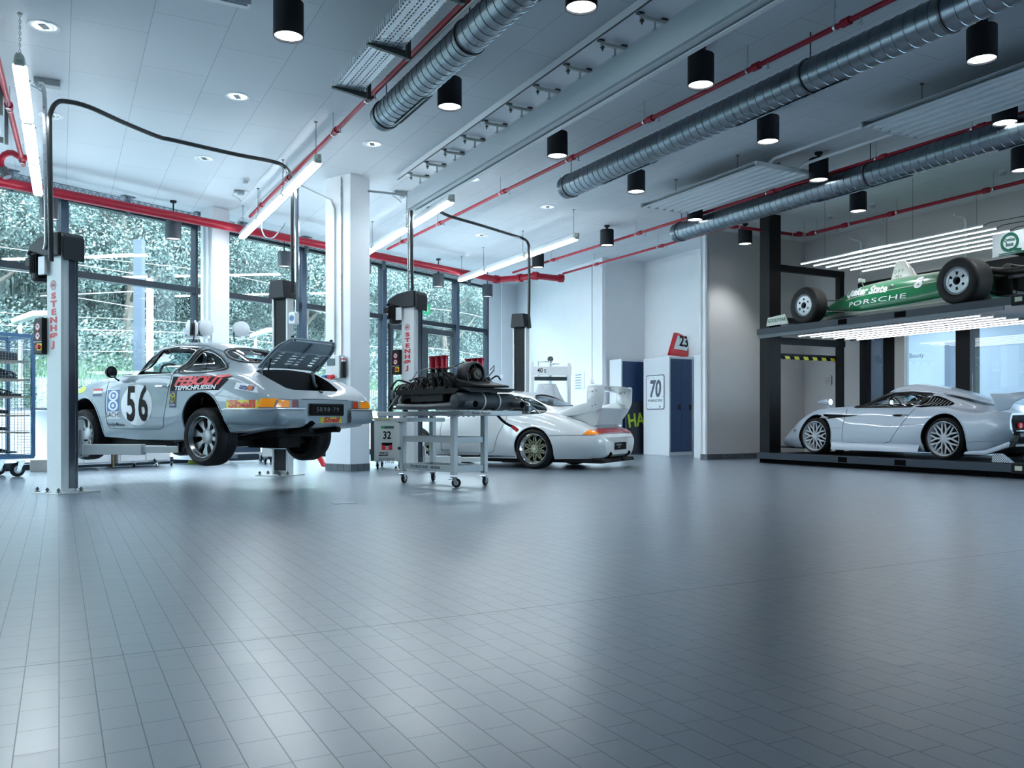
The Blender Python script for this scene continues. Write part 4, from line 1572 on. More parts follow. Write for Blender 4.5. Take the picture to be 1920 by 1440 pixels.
# ------------------------------------------------------------------ casters
def caster(root, x, y, r=.05, w=.03, ang=0.0, plate=True, name='caster', rim=STEEL, z=0.0):
    M_ = Matrix.Translation((x, y, z)) @ rotz(ang)
    mb = MB()
    ax = Matrix(((0, 0, 1, 0), (1, 0, 0, 0), (0, 1, 0, 0), (0, 0, 0, 1)))
    mm = M_ @ Matrix.Translation((0, r * .5, r)) @ ax @ Matrix.Translation((0, 0, -w / 2))
    mb.lathe([(r * .55, 0), (r * .86, 0), (r, w * .2), (r, w * .8), (r * .86, w), (r * .55, w)], mm, 24)
    tyre = mb.build(name, RUBBER, root)
    mb = MB()
    mb.lathe([(0, -.004), (r * .25, -.004), (r * .3, .002), (r * .58, .002), (r * .62, w * .15), (r * .62, w * .85), (r * .58, w - .002), (r * .3, w - .002), (r * .25, w + .004), (0, w + .004)], mm, 20)
    mb.build('hub', rim, tyre)
    mb = MB()
    for s in (-1, 1):
        pts = [(-r * .45, r * 2.15), (r * .45, r * 2.15), (r * .75, r * .8), (r * .3, r * .7)]
        mb.prism([(a_, b_) for a_, b_ in pts], .004, M_ @ frame_matrix((s * (w / 2 + .008), 0, 0), (0, 1, 0), (0, 0, 1)))
    mb.box(M_ @ Vector((0, 0, r * 2.2)), (r * 1.4, r * 1.4, .012), ang)
    mb.cyl(M_ @ Vector((-w, r * .5, r)), M_ @ Vector((w, r * .5, r)), .008, None, 8)
    mb.box(M_ @ Vector((0, -r * .6, r * 1.7)), (.02, r * 1.1, .008), ang)
    mb.build('fork', STEEL, tyre)
    return tyre

# ------------------------------------------------------------------ blue mesh trolley at the left edge
BLUE = mat('trolley_blue', (.045, .13, .26), .4)
tr_loc = plane_pt(62, 893, 0)
TR = thing('mesh_trolley', 'blue wire mesh trolley with shelves of black parts, at the left edge', 'trolley', tr_loc, ANG_W)
# local: x along W (negative = towards the left of the view), y outward (-N)
Lx, Ly, z0, z1 = 1.15, .75, .28, 1.98
for x in (-Lx, 0):
    for y in (0, Ly):
        mb = MB()
        mb.box((x, y, (z0 + z1) / 2), (.045, .045, z1 - z0))
        mb.build('post', BLUE, TR, smooth=0)
mb = MB()
for z in (z0, z1):
    for y in (0, Ly):
        mb.box((-Lx / 2, y, z), (Lx, .04, .05))
    for x in (-Lx, 0):
        mb.box((x, Ly / 2, z), (.04, Ly, .05))
mb.box((-Lx / 2, Ly / 2, z0 + .02), (Lx, Ly, .015))
mb.build('frame', BLUE, TR, smooth=0)
MESHW = mat('mesh_wire', (.15, .20, .26), .4, metal=.6)
for nm, pl in (('front', 0), ('side', 1), ('back', 2)):
    mb = MB()
    if pl in (0, 2):
        y = .0 if pl == 0 else Ly
        for k in range(1, 28):
            mb.box((-k * Lx / 28, y, (z0 + z1) / 2), (.004, .004, z1 - z0))
        for k in range(1, 42):
            mb.box((-Lx / 2, y, z0 + k * (z1 - z0) / 42), (Lx, .004, .004))
    else:
        for k in range(1, 18):
            mb.box((0, k * Ly / 18, (z0 + z1) / 2), (.004, .004, z1 - z0))
        for k in range(1, 42):
            mb.box((0, Ly / 2, z0 + k * (z1 - z0) / 42), (.004, Ly, .004))
    mb.build('mesh_panel', MESHW, TR, smooth=0)
SHZ = [.62, .86, 1.12, 1.36, 1.62]
for z in SHZ:
    mb = MB()
    mb.box((-Lx / 2, Ly / 2, z), (Lx - .06, Ly - .06, .018))
    mb.build('shelf', mat('plywood', (.45, .38, .28), .6, noise=.15), TR, smooth=0)
for x in (-Lx + .12, -.12):
    for y in (.09, Ly - .09):
        caster(TR, x, y, .10, .045, PI / 2, rim=mat('caster_rim_grey', (.3, .33, .35), .4, metal=.7))
TRM = Matrix.Translation(tr_loc) @ rotz(ANG_W)
def on_shelf(name, lab, cat, x, y, z, fn):
    o = thing(name, lab, cat, TRM @ Vector((x, y, z + .01)), ANG_W)
    fn(o)
    return o
DP = mat('dark_part', (.02, .023, .027), .5, noise=.2)
def p_crate(o):
    mb = MB()
    mb.prism([(-.42, -.2), (.14, -.2), (.14, .2), (-.42, .2)], .11)
    mb.build('shell', DP, o, bevel=.01)
    mb = MB()
    mb.tube([(-.4, 0, .11), (-.35, 0, .16), (-.2, 0, .18), (-.05, 0, .13), (.1, 0, .12)], .025, 8)
    mb.build('duct_pipe', BLACK, o)
def p_dome(o):
    mb = MB()
    mb.ball((-.05, 0, .0), .2, (1.3, .9, .85), 20)
    bmesh.ops.delete(mb.bm, geom=[v for v in mb.bm.verts if v.co.z < -.001], context='VERTS')
    mb.prism([(-.45, -.2), (.18, -.2), (.2, .2), (-.45, .2)], .03)
    mb.build('shell', DP, o)
    mb = MB()
    mb.tube([(.0, -.2, .08), (.1, -.19, .1), (.2, -.1, .06), (.22, 0, .05)], .02, 8)
    mb.build('rib', BLACK, o)
def p_frame(o):
    mb = MB()
    mb.prism([(-.45, -.2), (.2, -.2), (.2, .2), (-.45, .2)], .04)
    mb.prism([(-.45, 0), (.0, 0), (-.2, .15), (-.45, .2)], .2, frame_matrix((0, .1, .04), (1, 0, 0), (0, 0, 1)))
    mb.build('shell', DP, o, bevel=.005)
    mb = MB()
    mb.tube([(-.1, 0, .05), (.0, 0, .1), (.08, .0, .08), (.16, 0, .06), (.05, 0, .05)], .012, 6)
    mb.build('handle', BLACK, o)
def p_tubes(o):
    mb = MB()
    for k in range(4):
        mb.tube([(-.42, -.12 + .07 * k, .03 + .02 * (k % 2)), (-.2, -.1 + .06 * k, .06), (.05 + .02 * k, -.1 + .05 * k, .04)], .025, 8)
    mb.build('bent_tube', DP, o)
    mb = MB()
    mb.ball((-.25, 0, .08), .09, (1.5, 1, .7))
    mb.build('canister', mat('brown_grey_part', (.10, .09, .08), .5), o)
def p_cables(o):
    mb = MB()
    r = random.Random(4)
    for k in range(9):
        y = r.uniform(-.2, .2)
        pts = [Vector((-.5, y, .015)), Vector((-.3, y + r.uniform(-.05, .05), r.uniform(.03, .12))), Vector((-.1, y, r.uniform(.02, .09))), Vector((.15, y + r.uniform(-.05, .05), .02))]
        mb.tube(smooth_path(pts, 5), .011, 6)
    mb.build('cable_bundle', BLACK, o)
    mb = MB()
    mb.beam((-.35, .1, .03), (.05, .1, .26), .05, .04)
    mb.build('lever', DP, o, bevel=.01)
on_shelf('car_part', 'long black casing on the top shelf of the blue mesh trolley', 'car part', -.28, .35, SHZ[4], p_crate)
on_shelf('car_part', 'black domed casing on the second shelf of the blue mesh trolley', 'car part', -.32, .35, SHZ[3], p_dome)
on_shelf('car_part', 'black bracket with a handle on the third shelf of the blue mesh trolley', 'car part', -.28, .35, SHZ[2], p_frame)
on_shelf('car_part', 'bundle of dark bent tubes on the fourth shelf of the blue mesh trolley', 'car part', -.28, .35, SHZ[1], p_tubes)
on_shelf('car_part', 'pair of dark tube ends on the lowest plywood shelf of the blue mesh trolley', 'car part', -.30, .35, SHZ[0], p_tubes)
on_shelf('car_part', 'tangle of black cables and a lever in the bottom of the blue mesh trolley', 'car part', -.30, .35, z0 + .03, p_cables)

# ------------------------------------------------------------------ workbench, cabinets along the window
wb = thing('workbench', 'white workbench with grey top under the left windows', 'workbench', wpt(.15, .82), ANG_W)
mb = MB()
mb.box((2.1, .35, .965), (4.3, .72, .035))
mb.build('worktop', mat('worktop_grey', (.28, .33, .38), .35), wb, bevel=.004)
for k, x0 in enumerate((.28, 1.35, 2.75)):
    mb = MB()
    mb.box((x0 + .48, .38, .51), (.95, .6, .86))
    c_ = mb.build('cabinet_body', WHITE_MET, wb, bevel=.003)
    for j in range(2):
        mb = MB()
        mb.box((x0 + .25 + j * .46, .07, .50), (.43, .018, .78))
        d_ = mb.build('door', WHITE_MET, c_, bevel=.003)
mb = MB()
for k in range(4):
    mb.beam((1.26 + .02 * k, .10 + .08 * k, .02), (1.27 + .015 * k, .12 + .08 * k, .80), .03, .09)
tag(mb.build('wooden_board', mat('board_brown', (.16, .13, .08), .7, noise=.3), loc=wpt(.15, .82), rot=ANG_W, smooth=0), 'stack of dark brown boards standing between the white cabinets under the bench', 'boards', kind='stuff')
bx = thing('cardboard_box', 'low pale cardboard box on the floor between mesh trolley and lift post', 'box', plane_pt(70, 884, 0), ANG_B)
mb = MB()
mb.box((.1, .1, .09), (.40, .3, .18))
mb.build('carton', mat('cardboard_pale', (.50, .48, .44), .8, noise=.1), bx, bevel=.004)
mb = MB()
mb.box((.2, -.051, .12), (.10, .002, .07))
mb.build('shipping_label', WHITE_INK, bx, smooth=0)
# swivel stool
st = thing('swivel_stool', 'black five-star swivel stool under the raised silver car', 'stool', plane_pt(283, 874, 0))
mb = MB()
for k in range(5):
    t = 2 * PI * k / 5 + .35
    u = Vector((math.cos(t), math.sin(t), 0))
    mb.tube([u * .03 + Vector((0, 0, .14)), u * .15 + Vector((0, 0, .135)), u * .29 + Vector((0, 0, .09)), u * .33 + Vector((0, 0, .06))], [.028, .024, .018, .014], 8)
mb.cyl((0, 0, .1), (0, 0, .17), .045, .035, 16)
mb.build('star_base', BLACK, st)
for k in range(5):
    t = 2 * PI * k / 5 + .35
    caster(st, math.cos(t) * .33, math.sin(t) * .33, .03, .03, t, name='caster')
mb = MB()
mb.cyl((0, 0, .15), (0, 0, .48), .022, None, 14)
mb.build('gas_lift', BLACK_SATIN, st)
mb = MB()
mb.lathe([(0, .46), (.16, .46), (.18, .48), (.18, .52), (.16, .54), (0, .545)], seg=32)
mb.build('seat', BLACK, st)

# trolleys under and behind the raised car
t2 = thing('tool_trolley', 'low white trolley carrying a dark blue toolbox behind the raised car', 'trolley', plane_pt(446, 868, 0) + Vector((0, .25, 0)), ANG_B)
mb = MB()
mb.box((0, 0, .18), (.95, .5, .03))
mb.box((0, 0, .56), (.95, .5, .03))
for x in (-.45, .45):
    for y in (-.23, .23):
        mb.box((x, y, .37), (.035, .035, .38))
mb.build('frame', WHITE_MET, t2, bevel=.003)
for x in (-.40, .40):
    for y in (-.2, .2):
        caster(t2, x, y, .065, .03, .3)
tb = thing('toolbox', 'dark blue toolbox with a steel catch on the low trolley behind the raised car', 'toolbox', plane_pt(446, 868, 0) + Vector((0, .25, .196)), ANG_B)
mb = MB()
mb.box((0, 0, .13), (.62, .34, .26))
mb.build('case', mat('toolbox_navy', (.04, .07, .12), .4), tb, bevel=.012)
mb = MB()
mb.box((.12, -.175, .15), (.10, .012, .04))
mb.tube([(-.08, -.18, .24), (-.08, -.2, .24), (.08, -.2, .24), (.08, -.18, .24)], .007, 6)
mb.build('catch', STEEL, tb)
def roller_cabinet(loc, ang, w, d, h, lab):
    r_ = thing('roller_cabinet', lab, 'tool cabinet', loc, ang)
    mb = MB()
    mb.box((w / 2, d / 2, (.13 + h) / 2), (w, d, h - .13))
    b_ = mb.build('cabinet_body', mat('cabinet_cream', (.62, .65, .62), .4), r_, bevel=.008)
    for x in (.05, w - .05):
        for y in (.06, d - .06):
            caster(r_, x, y, .055, .03, .2)
    return r_
rc = roller_cabinet(plane_pt(692, 880, 0) + Vector((.07, .06, 0)), math.radians(1), .46, .66, .80, 'cream roller tool cabinet marked 32, right of the big column')
mb = MB()
mb.box((-.03, .33, .46), (.055, .66, .66))
mb.build('drawer_front', mat('drawer_black_blue', (.03, .04, .055), .4), rc, bevel=.004)
mb = MB()
mb.box((.24, .33, .815), (.66, .72, .03))
mb.build('worktop', mat('beech_edge', (.46, .42, .22), .5, noise=.1), rc, bevel=.003)
m_ = frame_matrix((0, -.0015, 0), (1, 0, 0), (0, 0, 1))
put_text('number_sticker', '32', m_ @ Matrix.Translation((.21, .545, 0)), INK, rc, size=.17, sx=.80, bold=.004)
mb = MB()
mb.face([m_ @ Vector((x, y, .0)) for x, y in ((.11, .655), (.32, .655), (.32, .70), (.11, .70))])
mb.build('green_label', mat('label_slate_green', (.05, .10, .09), .5), rc, smooth=0)
mb = MB()
mb.face([m_ @ Vector((x, y, .001)) for x, y in ((.11, .655), (.15, .655), (.19, .70), (.11, .70))])
mb.build('green_flash', mat('flash_green', (.02, .35, .10), .5), rc, smooth=0)
mb = MB()
mb.face([m_ @ Vector((x, y, .0)) for x, y in ((.125, .31), (.295, .31), (.295, .43), (.125, .43))])
mb.build('red_sticker', RED_SIGN, rc, smooth=0)
mb = MB()
mb.face([m_ @ Vector((x, y, .001)) for x, y in ((.125, .39), (.165, .39), (.20, .36), (.255, .39), (.295, .39), (.295, .43), (.125, .43))])
mb.build('sticker_top', INK, rc, smooth=0)
put_text('sticker_number', '32', m_ @ Matrix.Translation((.21, .345, .001)), WHITE_INK, rc, size=.075, sx=.8, bold=.002)
for k in range(2):
    put_text('small_print', '.  .  .  .  .  .  .  .', m_ @ Matrix.Translation((.21, .335 + .05 * k, 0)), GREY_INK, rc, size=.06, sx=.8)
mb = MB()
mb.prism([(.075, .215), (.225, .215), (.235, .275), (.085, .275)], .001, m_)
mb.build('brand_plate', INK, rc, smooth=0)
put_text('brand_name', 'HAZET', m_ @ Matrix.Translation((.155, .245, .0015)), WHITE_INK, rc, size=.048, shear=.2, bold=.001)
put_text('model_name', 'Assistent', m_ @ Matrix.Translation((.19, .165, 0)), GREY_INK, rc, size=.07, shear=.35)
put_text('model_number', '179 W', m_ @ Matrix.Translation((.25, .105, 0)), GREY_INK, rc, size=.055, bold=.001)
rc2 = roller_cabinet(plane_pt(480, 872, 0) + Vector((0, .35, 0)), math.radians(4), .42, .6, .76, 'cream roller cabinet with a red logo, behind the far post of the raised car lift')
mb = MB()
mb.prism([(.12, .38), (.30, .38), (.30, .44), (.25, .44), (.21, .48), (.17, .44), (.12, .44)], .001, m_)
mb.build('red_logo', RED, rc2, smooth=0)
put_text('model_name', 'Assistent', m_ @ Matrix.Translation((.2, .54, 0)), GREY_INK, rc2, size=.07, shear=.35)
ck = thing('wheel_chock', 'yellow-green wheel chock on the floor behind the left rear wheel of the raised car', 'wheel chock', plane_pt(362, 870, 0), .4)
mb = MB()
mb.prism([(-.09, 0), (.09, 0), (.05, .05), (-.03, .10), (-.07, .10)], .10, frame_matrix((0, .05, 0), (1, 0, 0), (0, 0, 1)))
mb.build('wedge', mat('chock_lime', (.50, .62, .08), .5), ck, bevel=.008)
# coiled red air hose by the column foot
pts = []
c_ = plane_pt(601, 880, 0)
for i in range(120):
    t = i * 2 * PI / 12
    pts.append(Vector((c_.x - .04 + .0009 * i + .045 * math.cos(t), c_.y + .045 * math.sin(t), .03 + .19 * (1 - i / 120) + .015)))
mb = MB()
mb.tube(pts, .008, 6)
tag(mb.build('coiled_air_hose', RED_SIGN), 'coiled red air hose at the foot of the big white column', 'air hose')
hose('air_hose', [dpx(556, 835, 12.6), dpx(552, 855, 12.6), dpx(545, 866, 12.6), dpx(530, 873, 12.6), dpx(518, 874, 12.6)], .008, BLUE_INK, 'thin blue air hose hanging beside the far post of the raised car lift')
# hose reels on the narrow column and beyond
def reel(px, py, d, r, lab, ang, both=True):
    o = thing('hose_reel', lab, 'hose reel', depth_pt(px, py, d), ang)
    ax = Matrix(((0, 0, 1, 0), (1, 0, 0, 0), (0, 1, 0, 0), (0, 0, 0, 1)))
    mb = MB()
    mb.lathe([(0, -.10), (r * .5, -.10), (r * .85, -.075), (r, -.055), (r, -.04), (r * .6, -.04), (r * .6, .04), (r, .04), (r, .055), (r * .85, .075), (r * .5, .10), (0, .10)], ax, 32)
    mb.build('drum', mat('reel_white', (.50, .53, .55), .45), o)
    mb = MB()
    for k in range(3):
        mb.lathe([(r * .6, -.034 + k * .024), (r * .78, -.03 + k * .024), (r * .8, -.022 + k * .024), (r * .78, -.014 + k * .024), (r * .6, -.012 + k * .024)], ax, 28)
    mb.build('wound_hose', BLACK, o)
    mb = MB()
    mb.tube([(.0, -r * .7, .02), (.03, -r * .95, -r * .5), (.02, -r * .9, -r * 1.2), (0, -r * .8, -r * 1.6)], .011, 6)
    mb.build('hose_end', BLACK, o)
    mb = MB()
    mb.box((0, 0, -r * 1.05), (.24, .06, .05))
    mb.box((-.13, 0, -r * .5), (.02, .08, r * 1.1))
    mb.build('bracket', WHITE_MET, o, smooth=0)
reel(360, 616, 15.1, .15, 'white hose reel, left of the pair on the narrow column behind the raised car', math.radians(25))
reel(384, 616, 15.3, .15, 'white hose reel, right of the pair on the narrow column behind the raised car', math.radians(-35))
reel(452, 618, 15.9, .15, 'white drum hose reel in front of the second window bay', math.radians(-55))
# fittings on the left face of the big column
q0 = c0 - N * .28 - W * .06
cb = thing('control_cabinet', 'grey wall cabinet with a small window on the big column', 'control box', Vector((q0.x, q0.y, 1.62)), math.atan2(-N.y, -N.x))
mb = MB()
mb.box((0, .0, 0), (.30, .10, .36))
mb.build('case', GREY_MET, cb, bevel=.006)
mb = MB()
mb.box((.03, .052, .08), (.18, .01, .12))
mb.build('window', mat('tinted_window', (.10, .13, .15), .1), cb, bevel=.01)
for dx, m2_, nm in ((.10, BLUE_INK, 'blue_socket'), (-.02, RED_SIGN, 'red_socket')):
    mb = MB()
    mb.cyl((dx, .04, -.15), (dx, .14, -.17), .035, .042, 18)
    mb.build(nm, m2_, cb)
ex = thing('grease_gun', 'black cylinder with a white and red cap on the big column', 'cylinder', c0 - N * .10 - W * .05 + Vector((0, 0, 1.62)))
mb = MB()
mb.cyl((0, 0, -.17), (0, 0, .08), .035, None, 18)
mb.build('body', BLACK, ex)
mb = MB()
mb.cyl((0, 0, .08), (0, 0, .16), .036, None, 18)
mb.build('cap', WHITE_MET, ex)
mb = MB()
mb.cyl((0, 0, .11), (0, 0, .13), .0375, None, 18)
mb.build('red_band', RED, ex)
sw = thing('wall_dispenser', 'small white box with a blue disc on the far post of the raised car lift', 'dispenser', depth_pt(551, 597, 12.28), L1A)
mb = MB()
mb.box((0, 0, 0), (.13, .09, .17))
mb.build('case', WHITE_MET, sw, bevel=.01)
mb = MB()
mb.cyl((0, -.045, 0), (0, -.05, 0), .042, None, 20)
mb.build('blue_disc', mat('disc_blue', (.05, .16, .38), .4), sw)
# wall conduits and switches on the bright wall at the back
def wall_conduit(px, y0, y1, d, lab):
    p, q = depth_pt(px, y0, d), depth_pt(px, y1, d)
    q.x, q.y = p.x, p.y
    o = thing('conduit', lab, 'conduit', p)
    mb = MB()
    mb.cyl((0, 0, 0), q - p, .014, None, 8)
    mb.build('pipe_run', GREY_MET, o)
    mb = MB()
    mb.box(q - p, (.08, .05, .11))
    mb.build('switch_box', WHITE_MET, o, bevel=.004)
wall_conduit(1110, 491, 716, 20.38, 'thin grey conduit with a switch box, on the bright back wall near its corner')
wall_conduit(941, 530, 706, 23.3, 'thin grey conduit with a switch box, right of the last window')
# emergency exit sign
es = thing('exit_sign', 'small green emergency exit sign with a white arrow near the second lift', 'sign', depth_pt(799, 580, 18.2), ANG_W + PI * 0)
mb = MB()
mb.box((0, 0, 0), (.24, .03, .22))
mb.build('panel', mat('exit_green', (.02, .32, .16), .4, emit=.3), es, smooth=0)
mb = MB()
mf = frame_matrix((0, -.0165, 0), (1, 0, 0), (0, 0, 1))
mb.prism([(.015, .06), (.035, .06), (.035, -.01), (.06, -.01), (.025, -.06), (-.01, -.01), (.015, -.01)], .001, mf)
mb.prism([(-.09, -.06), (-.06, -.06), (-.06, .06), (-.09, .06)], .001, mf)
mb.build('arrow', WHITE_INK, es, smooth=0)
# floor drain covers / reflective plates
for px, py, lab in ((645, 943, 'steel cover plate let into the floor, right of the raised car'), (790, 927, 'steel cover plate let into the floor, left of the engine cart casters')):
    mb = MB()
    p = plane_pt(px, py, .002)
    mb.box((0, 0, 0), (.22, .12, .004))
    tag(mb.build('floor_plate', mat('floor_plate_steel', (.5, .53, .55), .35, metal=.5), loc=p, rot=ANG_B, smooth=0), lab, 'floor plate')
# ------------------------------------------------------------------ engine on its cart
u_ang = math.radians(-46)
CART = Vector((-1.38, 10.88, 0))
CU = Vector((math.cos(u_ang), math.sin(u_ang), 0))
CV = Vector((-CU.y, CU.x, 0))
cart = thing('engine_cart', 'light grey steel cart on four casters carrying the engine', 'cart', CART, u_ang)
CP = mat('cart_grey', (.52, .57, .58), .38, noise=.03)
for x, y in ((0, 0), (0, .48), (1.0, 0), (1.0, .48)):
    mb = MB()
    mb.box((x, y, .50), (.075, .06, .70))
    mb.build('leg', CP, cart, bevel=.004)
    caster(cart, x, y, .055, .032, rnd.uniform(-1, 1), rim=GREY_MET)
mb = MB()
mb.box((.55, .24, .875), (2.2, .5, .055))
mb.build('table_frame', mat('zinc_frame', (.42, .46, .48), .45, metal=.2, noise=.15), cart, bevel=.004)
mb = MB()
mb.box((0, .24, .80), (.36, .60, .05))
mb.box((.5, 0, .56), (1.0, .04, .07))
mb.box((.5, .48, .56), (1.0, .04, .07))
mb.box((0, .24, .56), (.04, .48, .07))
mb.box((1.0, .24, .56), (.04, .48, .07))
mb.build('middle_rail', CP, cart, bevel=.003)
mb = MB()
mb.box((.5, 0, .215), (1.0, .045, .075))
mb.box((.5, .48, .215), (1.0, .045, .075))
mb.box((0, .24, .215), (.045, .48, .075))
mb.box((1.0, .24, .215), (.045, .48, .075))
mb.build('lower_rail', CP, cart, bevel=.003)
for z, y in ((.78, -.035), (.44, -.035), (.60, .03)):
    mb = MB()
    mb.cyl((-.02, y - .02, z), (-.02, y + .01, z), .018, None, 12)
    mb.build('knob', BLACK, cart)
mf = frame_matrix((0, -.0235, 0), (1, 0, 0), (0, 0, 1))
put_text('maker_lettering', 'PORSCHE', mf @ Matrix.Translation((.36, .222, 0)), GREY_INK, cart, size=.045, sx=1.75, bold=.001)
put_text('museum_lettering', 'MUSEUM', mf @ Matrix.Translation((.68, .222, 0)), GREY_INK, cart, size=.045, sx=1.0, bold=.001)
mb = MB()
mb.box((1.42, -.012, .878), (.46, .004, .05))
pl_ = mb.build('name_plate', GREY_MET, cart, smooth=0)
put_text('plate_lettering', 'Porsche Museum', frame_matrix((1.50, -.0155, .874), (1, 0, 0), (0, 0, 1)), INK, pl_, size=.045)
mb = MB()
for k in range(6):
    x = .9 + k * .09
    mb.cyl((x, 0, .845), (x, 0, .835), .012, None, 8)
mb.build('bolt', DARK_STEEL, cart)['kind'] = 'stuff'

ENG = thing('flat_six_engine', 'black air-cooled flat-six race engine with red intake trumpets, on the grey cart', 'engine', CART + Vector((0, 0, .903)), u_ang)
EB = mat('engine_black', (.007, .008, .009), .5, noise=.3, nscale=20, spec=.2)
EC = mat('engine_cast', (.030, .032, .034), .45, metal=.4, noise=.3, nscale=25, spec=.3)
AL = mat('engine_alloy', (.32, .33, .33), .35, metal=.8, noise=.25, nscale=25)
PB = mat('primer_grey_pipe', (.050, .062, .070), .55, noise=.08, spec=.3)
def part(fn, name, m, par=None, **kw):
    mb = MB()
    fn(mb)
    return mb.build(name, m, par or ENG, **kw)
# gearbox at the left end
def gb(mb):
    mb.tube([(-.42, .24, .22), (-.30, .24, .22), (-.12, .24, .21), (.06, .24, .22), (.18, .24, .24)], [.06, .12, .145, .15, .19], 16)
    for k in range(7):
        x = -.34 + k * .065
        mb.lathe([(.13 + .004 * k, x), (.15 + .005 * k, x), (.15 + .005 * k, x + .014), (.13 + .004 * k, x + .014)], Matrix.Translation((0, .24, .215)) @ Matrix(((0, 0, 1, 0), (1, 0, 0, 0), (0, 1, 0, 0), (0, 0, 0, 1))), 16)
    mb.box((-.1, .05, .14), (.14, .10, .12))
    mb.box((-.44, .24, .16), (.05, .12, .16))
part(gb, 'gearbox', EC)
def crank(mb):
    mb.box((.66, .3, .20), (.72, .34, .26))
    for s in (-1, 1):
        for k in range(3):
            x = .46 + k * .20
            for j in range(7):
                mb.box((x, .3 + s * (.19 + .022 * j), .19), (.15, .008, .17))
            mb.box((x, .3 + s * .37, .19), (.17, .07, .19))
    mb.cyl((.30, .3, .2), (.42, .3, .2), .15, .17, 24)
part(crank, 'crankcase', EB, bevel=.004)
def cover(mb):
    for s in (-1, 1):
        mb.box((.66, .3 + s * .42, .16), (.62, .05, .10))
        for k in range(6):
            mb.cyl((.40 + k * .105, .3 + s * .44, .20), (.40 + k * .105, .3 + s * .455, .20), .012, None, 6)
part(cover, 'cam_cover', EC, bevel=.01)
def shroud(mb):
    mb.prism([(.08, -.17), (1.18, -.17), (1.30, -.02), (1.30, .62), (1.18, .77), (.08, .77), (.0, .55), (.0, .05)], .018, Matrix.Translation((0, 0, .245)))
    mb.prism([(.06, .0), (1.30, .0), (1.22, -.06), (.12, -.06)], .02, frame_matrix((0, -.16, .26), (1, 0, 0), (0, 0, 1)))
    mb.prism([(-.17, .02), (.77, .02), (.6, -.03), (0, -.03)], .02, frame_matrix((1.28, 0, .25), (0, 1, 0), (0, 0, 1)))
part(shroud, 'cooling_shroud', EB, smooth=0)
def engine_lid(mb):
    mb.prism([(.55, .02), (1.38, .02), (1.38, .04), (1.12, .09), (.98, .12), (.80, .06)], .5, frame_matrix((0, .55, .26), (1, 0, 0), (0, 0, 1)))
part(engine_lid, 'fan_shroud_base', EB, bevel=.01)
axm = Matrix(((0, 0, 1, 0), (1, 0, 0, 0), (0, 1, 0, 0), (0, 0, 0, 1)))
fc = Matrix.Translation((0, .3, .445)) @ axm
part(lambda mb: mb.lathe([(.10, .86), (.145, .87), (.155, .90), (.155, 1.04), (.145, 1.055), (.13, 1.055), (.13, .90), (.10, .89)], fc, 36), 'fan_housing', EC)
def blades(mb):
    for k in range(11):
        t = 2 * PI * k / 11
        c_, s_ = math.cos(t), math.sin(t)
        mb.beam((1.03, .3 + .06 * c_, .445 + .06 * s_), (1.00, .3 + .128 * math.cos(t + .25), .445 + .128 * math.sin(t + .25)), .05, .006)
part(blades, 'fan_blade', EC, smooth=0)['kind'] = 'stuff'
part(lambda mb: mb.lathe([(0, 1.10), (.02, 1.10), (.03, 1.09), (.06, 1.085), (.075, 1.07), (.075, 1.03), (0, 1.03)], fc, 28), 'fan_pulley', mat('pulley_brass_grey', (.07, .065, .05), .5, metal=.4))
part(lambda mb: mb.tube([Vector((1.075, .3 + .07 * math.cos(t), .445 + .07 * math.sin(t))) for t in [PI * k / 8 for k in range(9)]] + [Vector((1.075, .26, .30)), Vector((1.075, .3, .17)), Vector((1.075, .34, .30))], .008, 6, closed=True), 'fan_belt', BLACK)
def bracketry(mb):
    mb.tube([(1.05, .50, .42), (1.10, .55, .5), (1.12, .54, .56), (1.08, .50, .50)], .009, 6)
    mb.tube([(.62, -.05, .52), (.72, .1, .50), (.9, .25, .60)], .008, 6)
    mb.beam((.72, -.02, .53), (.78, .62, .54), .02, .012)
    mb.tube([(.05, .1, .22), (.22, -.1, .30), (.45, -.12, .48), (.55, -.04, .52)], .006, 6)
    mb.tube([(-.3, .0, .05), (-.1, -.05, .16), (.12, -.12, .27)], .006, 6)
part(bracketry, 'linkage', AL)
